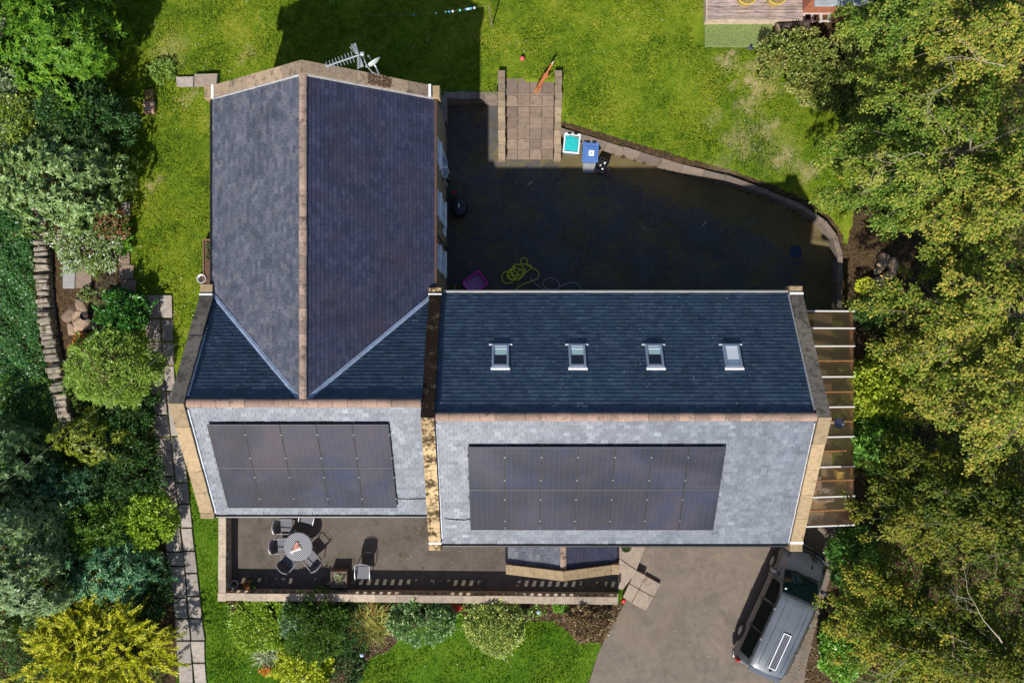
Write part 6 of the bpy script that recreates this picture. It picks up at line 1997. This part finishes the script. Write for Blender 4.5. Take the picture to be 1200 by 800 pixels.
shrub('heather_clump', 'dark purplish clump in the rockery beside the pink slabs', 'plant', 124, 320, 12, 15, .45, lm('heather', [(.035, .025, .022), (.07, .05, .04), (.10, .09, .04)]), 60, 20, 50, (.07, .02), .4)
shrub('mint_patch', 'low green plant creeping under the split boulder', 'plant', 112, 345, 20, 7, .35, lm('mint', [(.05, .09, .02), (.11, .16, .04), (.2, .2, .08)]), 61, 20, 40, (.08, .045), .4)
shrub('dark_round_shrub', 'dark green rounded shrub beside the large grey paving slabs', 'bush', 145, 369, 26, 26, 1.3, lm('rounded_dark', [(.012, .055, .010), (.028, .10, .016), (.05, .15, .022)], rough=.35), 62, 46, 80, (.13, .08), .3)
shrub('rounded_shrub', 'large rounded light green shrub standing over the narrow slab path', 'bush', 133, 430, 50, 43, 2.0, lm('light_round', [(.075, .135, .018), (.13, .21, .028), (.20, .28, .05)], rough=.4), 63, 120, 90, (.12, .04), .2, lump=.08)
shrub('fern', 'wispy light green sprig hanging over the narrow slab path', 'plant', 184, 433, 8, 16, 1.2, lm('wispy', [(.13, .19, .05), (.22, .28, .09)]), 64, 14, 24, (.11, .04), .5, inner=False)
shrub('orange_plant', 'small plant with orange leaves between boulder and rounded shrub', 'plant', 97, 401, 12, 8, .5, lm('orange_leaf', [(.10, .12, .02), (.42, .14, .03), (.32, .10, .02)]), 65, 18, 26, (.09, .05), .4)
shrub('yellow_tip_shrub', 'dark shrub with yellow-green tips below the rounded light green shrub', 'bush', 108, 515, 42, 28, 1.9, lm('yellow_tips', [(.020, .045, .006), (.055, .09, .008), (.12, .14, .012), (.19, .19, .02)], rough=.35), 66, 60, 70, (.14, .06), .28, 'whorl', lump=.25)
shrub('dark_shrub', 'dark glossy shrub beside the slab path level with the west gable', 'bush', 150, 545, 34, 42, 1.6, W_DARK, 67, 60, 80, (.12, .06), .28)
shrub('dark_shrub', 'very dark shrub in the shade right below the rounded light green shrub', 'bush', 148, 488, 32, 26, 1.3, W_DARK, 68, 50, 80, (.11, .06), .28)
shrub('bay_bush', 'blue-green glossy bush left of the dark shrubs, under the overhead cable', 'bush', 82, 570, 36, 32, 2.0, lm('bay', [(.010, .040, .016), (.025, .075, .028), (.07, .13, .06)], rough=.5, spec=.2), 69, 60, 80, (.15, .06), .28, 'whorl')
shrub('green_shrub', 'mid green shrub in the middle of the west border', 'bush', 108, 615, 42, 34, 2.1, lm('mid_green', [(.020, .06, .006), (.045, .105, .010), (.085, .155, .016)]), 70, 70, 90, (.12, .06), .26)
shrub('lime_shrub', 'small lime green shrub beside the slab path', 'bush', 174, 606, 29, 33, 1.6, W_LIME, 71, 60, 80, (.11, .065), .26, lump=.1)
shrub('rhododendron', 'blue-green rhododendron with shiny leaf whorls above the golden conifer', 'bush', 128, 666, 54, 38, 2.0, W_TEAL, 72, 80, 90, (.17, .055), .26, 'whorl')
shrub('golden_conifer', 'big golden yellow conifer with feathery sprays at the bottom of the west border', 'bush', 110, 758, 80, 70, 2.6, W_GOLD, 73, 520, 60, (.14, .034), .20, 'spray', lump=.3)
shrub('grey_tree', 'tall grey-green tree at the photo edge in the lower west border', 'tree', 14, 652, 62, 82, 4.2, lm('olive_grey', [(.026, .056, .018), (.055, .098, .032), (.095, .145, .055), (.14, .19, .08)], rough=.5, trans=.12), 74, 170, 130, (.16, .065), .22, 'whorl', z0=-.2)
shrub('grey_tree', 'grey-green tree at the photo edge above the overhead cable', 'tree', 10, 540, 44, 44, 3.0, lm('sage_grey', [(.020, .050, .015), (.045, .09, .028), (.09, .145, .05)], rough=.5, trans=.12), 75, 70, 100, (.15, .055), .26, 'whorl', z0=-.3)
shrub('dark_conifer', 'dark green bush under the left side of the golden conifer', 'bush', 34, 752, 26, 40, 1.4, W_DARK, 76, 40, 70, (.12, .04), .3)
shrub('dark_shrub', 'shaded shrub in the gap between golden conifer and slab path', 'bush', 176, 690, 22, 34, .9, W_DARK, 77, 40, 60, (.11, .06), .3)
# ivy slope: uncountable ground cover
r = np.random.default_rng(91)
n_ = 42000
qx, qy = r.uniform(-60, 82, n_), r.uniform(245, 640, n_)
lim = np.interp(qy, [245, 320, 370, 410, 450, 640], [47, 49, 51, 55, 63, 82])
k_ = qx < lim
qx, qy = qx[k_], qy[k_]
xx, yy = (qx - 600) * CAM_H / FPX, (400 - qy) * CAM_H / FPX
m_ = len(xx)
bumpz = .16 + .16 * np.sin(xx * 2.1 + 1) * np.sin(yy * 1.7) + .08 * np.sin(xx * 5 + yy * 4)
P_ = np.stack([xx, yy, height(xx, yy) + np.maximum(.02, bumpz) * r.uniform(.3, 1.1, m_)], -1)
o = leaves_obj('ivy_ground_cover', P_, np.concatenate([r.normal(0, 1, (m_, 2)), r.normal(.1, .3, (m_, 1))], 1), UPV + r.normal(0, .45, (m_, 3)), r.uniform(.06, .13, m_), r.uniform(.05, .10, m_), G_IVY)
tag(o, 'dense dark green ivy covering the slope left of the dry stone wall', 'ivy', kind='stuff')

# shaded undergrowth: uncountable leaves over the bare soil of the west border and below the birches
def undergrowth(name, label, n_, x0, x1, y0, y1, lim, mat, hmax, seed):
    r = np.random.default_rng(seed)
    qx, qy = r.uniform(x0, x1, n_), r.uniform(y0, y1, n_)
    k_ = lim(qx, qy); qx, qy = qx[k_], qy[k_]
    xx, yy = (qx - 600) * (CAM_H - .4) / FPX, (400 - qy) * (CAM_H - .4) / FPX
    m_ = len(xx)
    hb = hmax * (.5 + .5 * np.sin(xx * 2.7 + 1.3 * np.sin(yy * 1.9)) * np.sin(yy * 2.3 + xx))
    P_ = np.stack([xx, yy, height(xx, yy) + .02 + hb * r.uniform(.2, 1.1, m_)], -1)
    o = leaves_obj(name, P_, np.concatenate([r.normal(0, 1, (m_, 2)), r.normal(.15, .3, (m_, 1))], 1), UPV + r.normal(0, .45, (m_, 3)), r.uniform(.07, .15, m_), r.uniform(.04, .09, m_), mat)
    tag(o, label, name.replace('_', ' '), kind='stuff')
G_UNDER = lm('undergrowth_leaves', [(.014, .045, .006), (.030, .078, .009), (.058, .11, .012), (.10, .14, .018)], rough=.5, spec=.15)
undergrowth('border_undergrowth', 'dark low leafy undergrowth filling the west border between the shrubs', 52000, -80, 200, -60, 860,
            lambda a, b_: (a < np.interp(b_, [0, 60, 240, 245, 440, 470, 560, 640, 800], [138, 128, 125, 55, 70, 165, 178, 186, 190])) & ~((b_ > 240) & (b_ < 440)), G_UNDER, .75, 301)
undergrowth('bed_undergrowth', 'low green seedlings and weeds over the mulch of the patio border', 6500, 262, 735, 702, 775,
            lambda a, b_: (b_ < np.interp(a, [262, 470, 575, 650, 700, 735], [742, 735, 722, 726, 745, 715])) & (np.sin(a * .11) + np.sin(b_ * .3 + a * .05) > -.6) & (a < 640), G_BRIGHT, .12, 303)
undergrowth('woodland_undergrowth', 'dark low leafy undergrowth on the ground below the birch trees', 26000, 1000, 1290, -40, 860,
            lambda a, b_: (a > np.interp(b_, [0, 240, 280, 345, 380, 640, 700, 800], [960, 985, 1075, 1075, 1015, 1015, 1000, 985])), G_UNDER, .4, 302)

# ---- south border
shrub('clipped_shrub', 'flat clipped light green shrub at the left end of the patio border', 'bush', 316, 728, 40, 30, 1.25, lm('clipped_lime', [(.075, .15, .008), (.14, .22, .014), (.21, .29, .03)], rough=.4), 81, 130, 90, (.10, .055), .22, flat=.3, lump=.08, box=.5)
shrub('dark_evergreen', 'dark evergreen shrub against the patio wall behind the clipped light shrub', 'bush', 368, 733, 34, 36, 2.0, lm('evergreen', [(.012, .036, .005), (.028, .070, .009), (.065, .12, .016)], rough=.5, spec=.2), 82, 70, 80, (.10, .055), .26)
shrub('blue_green_shrub', 'small silvery blue-green shrub between clipped shrub and dark evergreen', 'bush', 346, 725, 15, 20, 1.7, lm('silvery', [(.05, .10, .06), (.10, .17, .10), (.17, .25, .16)]), 83, 28, 60, (.10, .045), .36)
shrub('yellow_green_shrub', 'broad-leaved yellow-green shrub at the bottom of the patio border', 'bush', 357, 778, 29, 28, 1.3, lm('yellow_choisya', [(.14, .19, .010), (.25, .29, .014), (.36, .37, .03)], rough=.35), 84, 50, 60, (.13, .075), .3)
shrub('strappy_plant', 'striped strappy plant at the lawn edge above the orange flowers', 'plant', 313, 768, 17, 14, .6, lm('strap_grey', [(.08, .11, .05), (.20, .24, .13), (.30, .32, .2)]), 85, 10, 22, (.50, .04), .4, 'strap', inner=False)
for px, lb in ((314, 'larger orange flower head at the lawn edge'), (330, 'smaller orange flower head beside the yellow-green shrub')):
    shrub('orange_flower', lb, 'flower', px, 785, 7, 6, .5, lm('orange_petals', [(.55, .10, .012), (.70, .18, .02)]), 86 + px, 12, 14, (.08, .035), .5, inner=True, group='orange flowers')
shrub('bronze_plant', 'bronze and green strappy plant against the patio wall', 'plant', 435, 731, 27, 27, 1.0, lm('bronze', [(.10, .055, .018), (.15, .10, .025), (.16, .19, .04), (.24, .27, .07)]), 88, 26, 34, (.66, .04), .4, 'strap', inner=False)
shrub('variegated_ball', 'rounded blue-green shrub with pale leaf edges between bronze plant and yellow flecked ball', 'bush', 495, 727, 36, 25, 1.5, lm('holly', [(.022, .075, .018), (.055, .13, .035), (.11, .19, .06), (.30, .36, .2)], rough=.5, spec=.2), 89, 80, 80, (.10, .055), .24, lump=.07)
shrub('yellow_flecked_ball', 'rounded yellow flecked evergreen ball in the patio border', 'bush', 580, 731, 33, 32, 1.6, lm('gold_edge', [(.05, .10, .015), (.10, .15, .03), (.20, .24, .07), (.48, .46, .10)], rough=.35), 90, 90, 80, (.095, .05), .23, lump=.06)
shrub('purple_bush', 'dark purple-brown bush at the driveway corner of the border', 'bush', 690, 725, 24, 22, 1.4, lm('purple', [(.045, .020, .016), (.095, .055, .035), (.17, .145, .06), (.17, .06, .06)]), 91, 70, 70, (.10, .06), .26, lump=.1)
shrub('border_perennial', 'small light green plant between the yellow flecked ball and purple bush', 'plant', 661, 709, 12, 7, .6, G_BRIGHT, 92, 20, 36, (.11, .045), .4)
shrub('red_flower', 'small red flower cluster left of the yellow flecked ball', 'flower', 533, 711, 6, 5, .6, lm('red_petals', [(.42, .012, .02), (.55, .03, .04)]), 93, 12, 14, (.06, .04), .5)
shrub('dark_undershrub', 'dark low shrub in the shade right of the dark evergreen', 'bush', 405, 735, 22, 30, .7, W_DARK, 94, 36, 60, (.10, .05), .3)
shrub('dark_undershrub', 'dark low shrub at the bottom of the border beside the yellow-green shrub', 'bush', 400, 785, 24, 22, .6, W_DARK, 95, 30, 50, (.10, .05), .3)
shrub('nettle_patch', 'clump of pale green weeds in the grass below the stone slabs by the gable', 'plant', 190, 84, 12, 12, .35, lm('weeds', [(.08, .14, .02), (.15, .23, .05)]), 96, 16, 26, (.10, .045), .4, inner=False)

# ================================================================ GRASS AND LITTER
r = np.random.default_rng(5)
def lawn_points(n, x0, x1, y0, y1):
    x = r.uniform(x0, x1, n); y = r.uniform(y0, y1, n)
    ix = np.clip(((x - TX[0, 0]) / .12).round().astype(int), 0, TX.shape[1] - 1); iy = np.clip(((y - TY[0, 0]) / .12).round().astype(int), 0, TX.shape[0] - 1)
    ok = (TSOIL[iy, ix] < .35) & (~TLOW[iy, ix])
    path = np.zeros(n, bool)
    for a, b_, c in ((LA, RB, 0),):
        z = height(x, y); kk = (CAM_H - z) / FPX; pxx = 600 + x / kk; pyy = 400 - y / kk
        path |= (pyy > 344) & (pxx > np.interp(pyy, [t[0] for t in a], [t[1] for t in a])) & (pxx < np.interp(pyy, [t[0] for t in b_], [t[1] for t in b_]))
    ok &= ~path
    ok &= TDRY[iy, ix] < r.uniform(.25, 1.0, n)
    ok &= ~((x > -.6) & (x < 2.0) & (y > 7) & (y < 10.15)) & ~((x > 7) & (y > 11.5) & (y < 12.75) & (x < 10.3))
    ok &= ~((x > -10.5) & (x < -2.3) & (y > -6) & (y < 8.6))
    return x[ok], y[ok]
def grass(n, hmin, hmax):
    x, y = lawn_points(n, -15.8, 13, -14.2, 14.2)
    m_ = len(x)
    clump = .5 + .5 * np.sin(x * 1.9 + 2 * np.sin(y * .8)) * np.sin(y * 1.6 + 1.5 * np.sin(x * 1.1))
    hh = r.uniform(hmin, hmax, m_) * (.6 + .8 * clump)
    z = height(x, y)
    a = r.uniform(0, 6.283, m_)
    w = r.uniform(.010, .020, m_)
    dx, dy = np.cos(a), np.sin(a)
    b = r.uniform(.2, .9, m_)
    base = np.stack([x, y, z - .01], -1)
    side = np.stack([-dy, dx, np.zeros(m_)], -1) * w[:, None]
    mid = base + np.stack([dx * hh * b * .35, dy * hh * b * .35, hh * .7], -1)
    tip = base + np.stack([dx * hh * b * 1.1, dy * hh * b * 1.1, hh * 1.0], -1)
    V = np.stack([base - side, base + side, mid + side * .8, tip], 1).reshape(-1, 3)
    return V
V = grass(430000, .03, .085)
m, nt, b = new_mat('grass_blades')
g_ = nt.nodes.new('ShaderNodeNewGeometry')
pos = g_.outputs['Position']
f = mix(nt, .55, noise(nt, pos, .55, 5, .6, .3), noise(nt, pos, 3.2, 6, .75))
c1 = ramp(nt, [(.35, (.030, .085, .004)), (.44, (.080, .150, .006)), (.52, (.155, .215, .012)), (.62, (.255, .265, .028)), (.74, (.36, .31, .10))], f)
c2 = ramp(nt, [(0, (.5, .62, .5)), (.75, (1.15, 1.12, 1)), (1, (1.75, 1.5, 1.6))], g_.outputs['Random Per Island'])
nt.links.new(mix(nt, 1.0, c1.outputs[0], c2.outputs[0], 'MULTIPLY'), b.inputs['Base Color'])
b.inputs['Roughness'].default_value = .6; b.inputs['Specular IOR Level'].default_value = .25
lf = ramp(nt, [(0, (0, 0, 0)), (1, (1, 1, 1))])
spx = nt.nodes.new('ShaderNodeSeparateXYZ'); nt.links.new(pos, spx.inputs[0])
mrg = N(nt, 'ShaderNodeMapRange'); mrg.inputs[1].default_value = -3.5; mrg.inputs[2].default_value = -7; nt.links.new(spx.outputs['Y'], mrg.inputs[0])
c3 = ramp(nt, [(.34, (.032, .095, .004)), (.46, (.098, .185, .007)), (.56, (.17, .245, .014)), (.69, (.26, .28, .04))], f)
cc = mix(nt, mrg.outputs[0], c1.outputs[0], c3.outputs[0])
nt.links.new(mix(nt, 1.0, cc, c2.outputs[0], 'MULTIPLY'), b.inputs['Base Color'])
o = fast_mesh('grass', V, np.arange(len(V)).reshape(-1, 4), m)
tag(o, 'short mown grass with mossy and dry patches all over the lawn', 'grass', kind='stuff')
# daisies
x, y = lawn_points(900, -15.5, 12.5, -13.5, 13.6)
keep = (np.sin(x * .9) * np.sin(y * .7 + 1) > -.1)[:len(x)]
x, y = x[keep][:260], y[keep][:260]
m_ = len(x)
P_ = np.stack([x, y, height(x, y) + .07], -1)
a = r.uniform(0, 6.28, m_)
o = leaves_obj('daisy_flowers', P_, np.stack([np.cos(a), np.sin(a), np.zeros(m_)], -1), np.tile(UPV, (m_, 1)), r.uniform(.025, .06, m_), r.uniform(.025, .05, m_), lm('daisy', [(.6, .6, .5), (.75, .75, .7)], gain=1.0))
tag(o, 'tiny white daisies and pale specks scattered in the lawn', 'daisies', kind='stuff')
# fallen leaves on the hard surfaces
def scatter(n, poly, z):
    xs = np.array([p[0] for p in poly]); ys = np.array([p[1] for p in poly])
    x = r.uniform(max(xs.min(), -14), min(xs.max(), 14), n); y = r.uniform(max(ys.min(), -14), ys.max(), n)
    k_ = inpoly(x, y, poly); x, y = x[k_], y[k_]
    return np.stack([x, y, np.full(len(x), z)], -1)
edge_d = pxy([(940, 620), (985, 620), (975, 700), (960, 830), (890, 830), (925, 740)])
pts = np.concatenate([scatter(260, YARD, .015), scatter(260, DRIVE, .018), scatter(120, PATIO, .465), scatter(1500, edge_d, .018), scatter(700, LEANTO, .035)])
m_ = len(pts); a = r.uniform(0, 6.28, m_)
o = leaves_obj('fallen_leaves', pts, np.stack([np.cos(a), np.sin(a), r.uniform(0, .2, m_)], -1), UPV + r.normal(0, .2, (m_, 3)), r.uniform(.03, .075, m_), r.uniform(.025, .05, m_), lm('fallen_leaf', [(.12, .07, .03), (.30, .19, .07), (.42, .32, .16), (.5, .44, .32)], gain=1.0))
tag(o, 'dry fallen leaves and pale specks scattered on tarmac', 'fallen leaves', kind='stuff')
# litter on the eastern soil and in the borders
n_ = 14000
x, y = r.uniform(10.5, 24, n_), r.uniform(-14, 14, n_)
ix = np.clip(((x - TX[0, 0]) / .12).round().astype(int), 0, TX.shape[1] - 1); iy = np.clip(((y - TY[0, 0]) / .12).round().astype(int), 0, TX.shape[0] - 1)
ok = (TSOIL[iy, ix] > .5) & (~TLOW[iy, ix]); x, y = x[ok], y[ok]
x2, y2 = r.uniform(-11, 5, 9000), r.uniform(-14, -9.9, 9000)
ix = np.clip(((x2 - TX[0, 0]) / .12).round().astype(int), 0, TX.shape[1] - 1); iy = np.clip(((y2 - TY[0, 0]) / .12).round().astype(int), 0, TX.shape[0] - 1)
ok = (TSOIL[iy, ix] > .5) & (~TLOW[iy, ix]); x = np.concatenate([x, x2[ok]]); y = np.concatenate([y, y2[ok]])
m_ = len(x); a = r.uniform(0, 6.28, m_)
o = leaves_obj('leaf_litter', np.stack([x, y, height(x, y) + r.uniform(.005, .04, m_)], -1), np.stack([np.cos(a), np.sin(a), r.uniform(-.1, .4, m_)], -1), UPV + r.normal(0, .3, (m_, 3)), r.uniform(.05, .11, m_), r.uniform(.035, .07, m_), lm('litter_leaf', [(.05, .03, .015), (.12, .065, .03), (.22, .13, .05), (.10, .11, .03)], gain=1.0))
tag(o, 'brown leaf litter on the bare soil under trees and shrubs', 'leaf litter', kind='stuff')

# ================================================================ CAMERA AND LIGHT
cam = bpy.data.cameras.new('camera')
cam.sensor_fit = 'HORIZONTAL'; cam.sensor_width = 36; cam.lens = 36 * FPX / 1200
cam.clip_start = .5; cam.clip_end = 1500
co = bpy.data.objects.new('camera', cam); COL.objects.link(co)
co.location = (0, 0, CAM_H); co.rotation_euler = (0, 0, 0)
scene.camera = co
EL, AZ = 44.5, 197.0
w = bpy.data.worlds.new('World'); scene.world = w; w.use_nodes = True
nt = w.node_tree; bg = nt.nodes['Background']
sky = nt.nodes.new('ShaderNodeTexSky'); sky.sky_type = 'NISHITA'; sky.sun_disc = False
sky.sun_elevation = math.radians(EL); sky.sun_rotation = math.radians(AZ); sky.air_density = 1.0; sky.dust_density = .6; sky.ozone_density = 1.5
nt.links.new(sky.outputs[0], bg.inputs[0]); bg.inputs[1].default_value = SKY
sun = bpy.data.lights.new('sun', 'SUN'); sun.energy = SUN; sun.angle = math.radians(.9); sun.color = (1, .955, .87)
so = bpy.data.objects.new('sun', sun); COL.objects.link(so)
dv = Vector((math.sin(math.radians(AZ)) * math.cos(math.radians(EL)), math.cos(math.radians(AZ)) * math.cos(math.radians(EL)), math.sin(math.radians(EL))))
so.rotation_euler = dv.to_track_quat('Z', 'Y').to_euler(); so.location = (-8, -30, 40)
scene.view_settings.view_transform = 'Standard'; scene.view_settings.look = 'None'; scene.view_settings.exposure = EXPO; scene.view_settings.gamma = 1
scene.cycles.max_bounces = 6; scene.cycles.diffuse_bounces = 3; scene.cycles.glossy_bounces = 3; scene.cycles.transmission_bounces = 4; scene.cycles.transparent_max_bounces = 8
scene.cycles.use_denoising = True
scene.cycles.caustics_reflective = False; scene.cycles.caustics_refractive = False
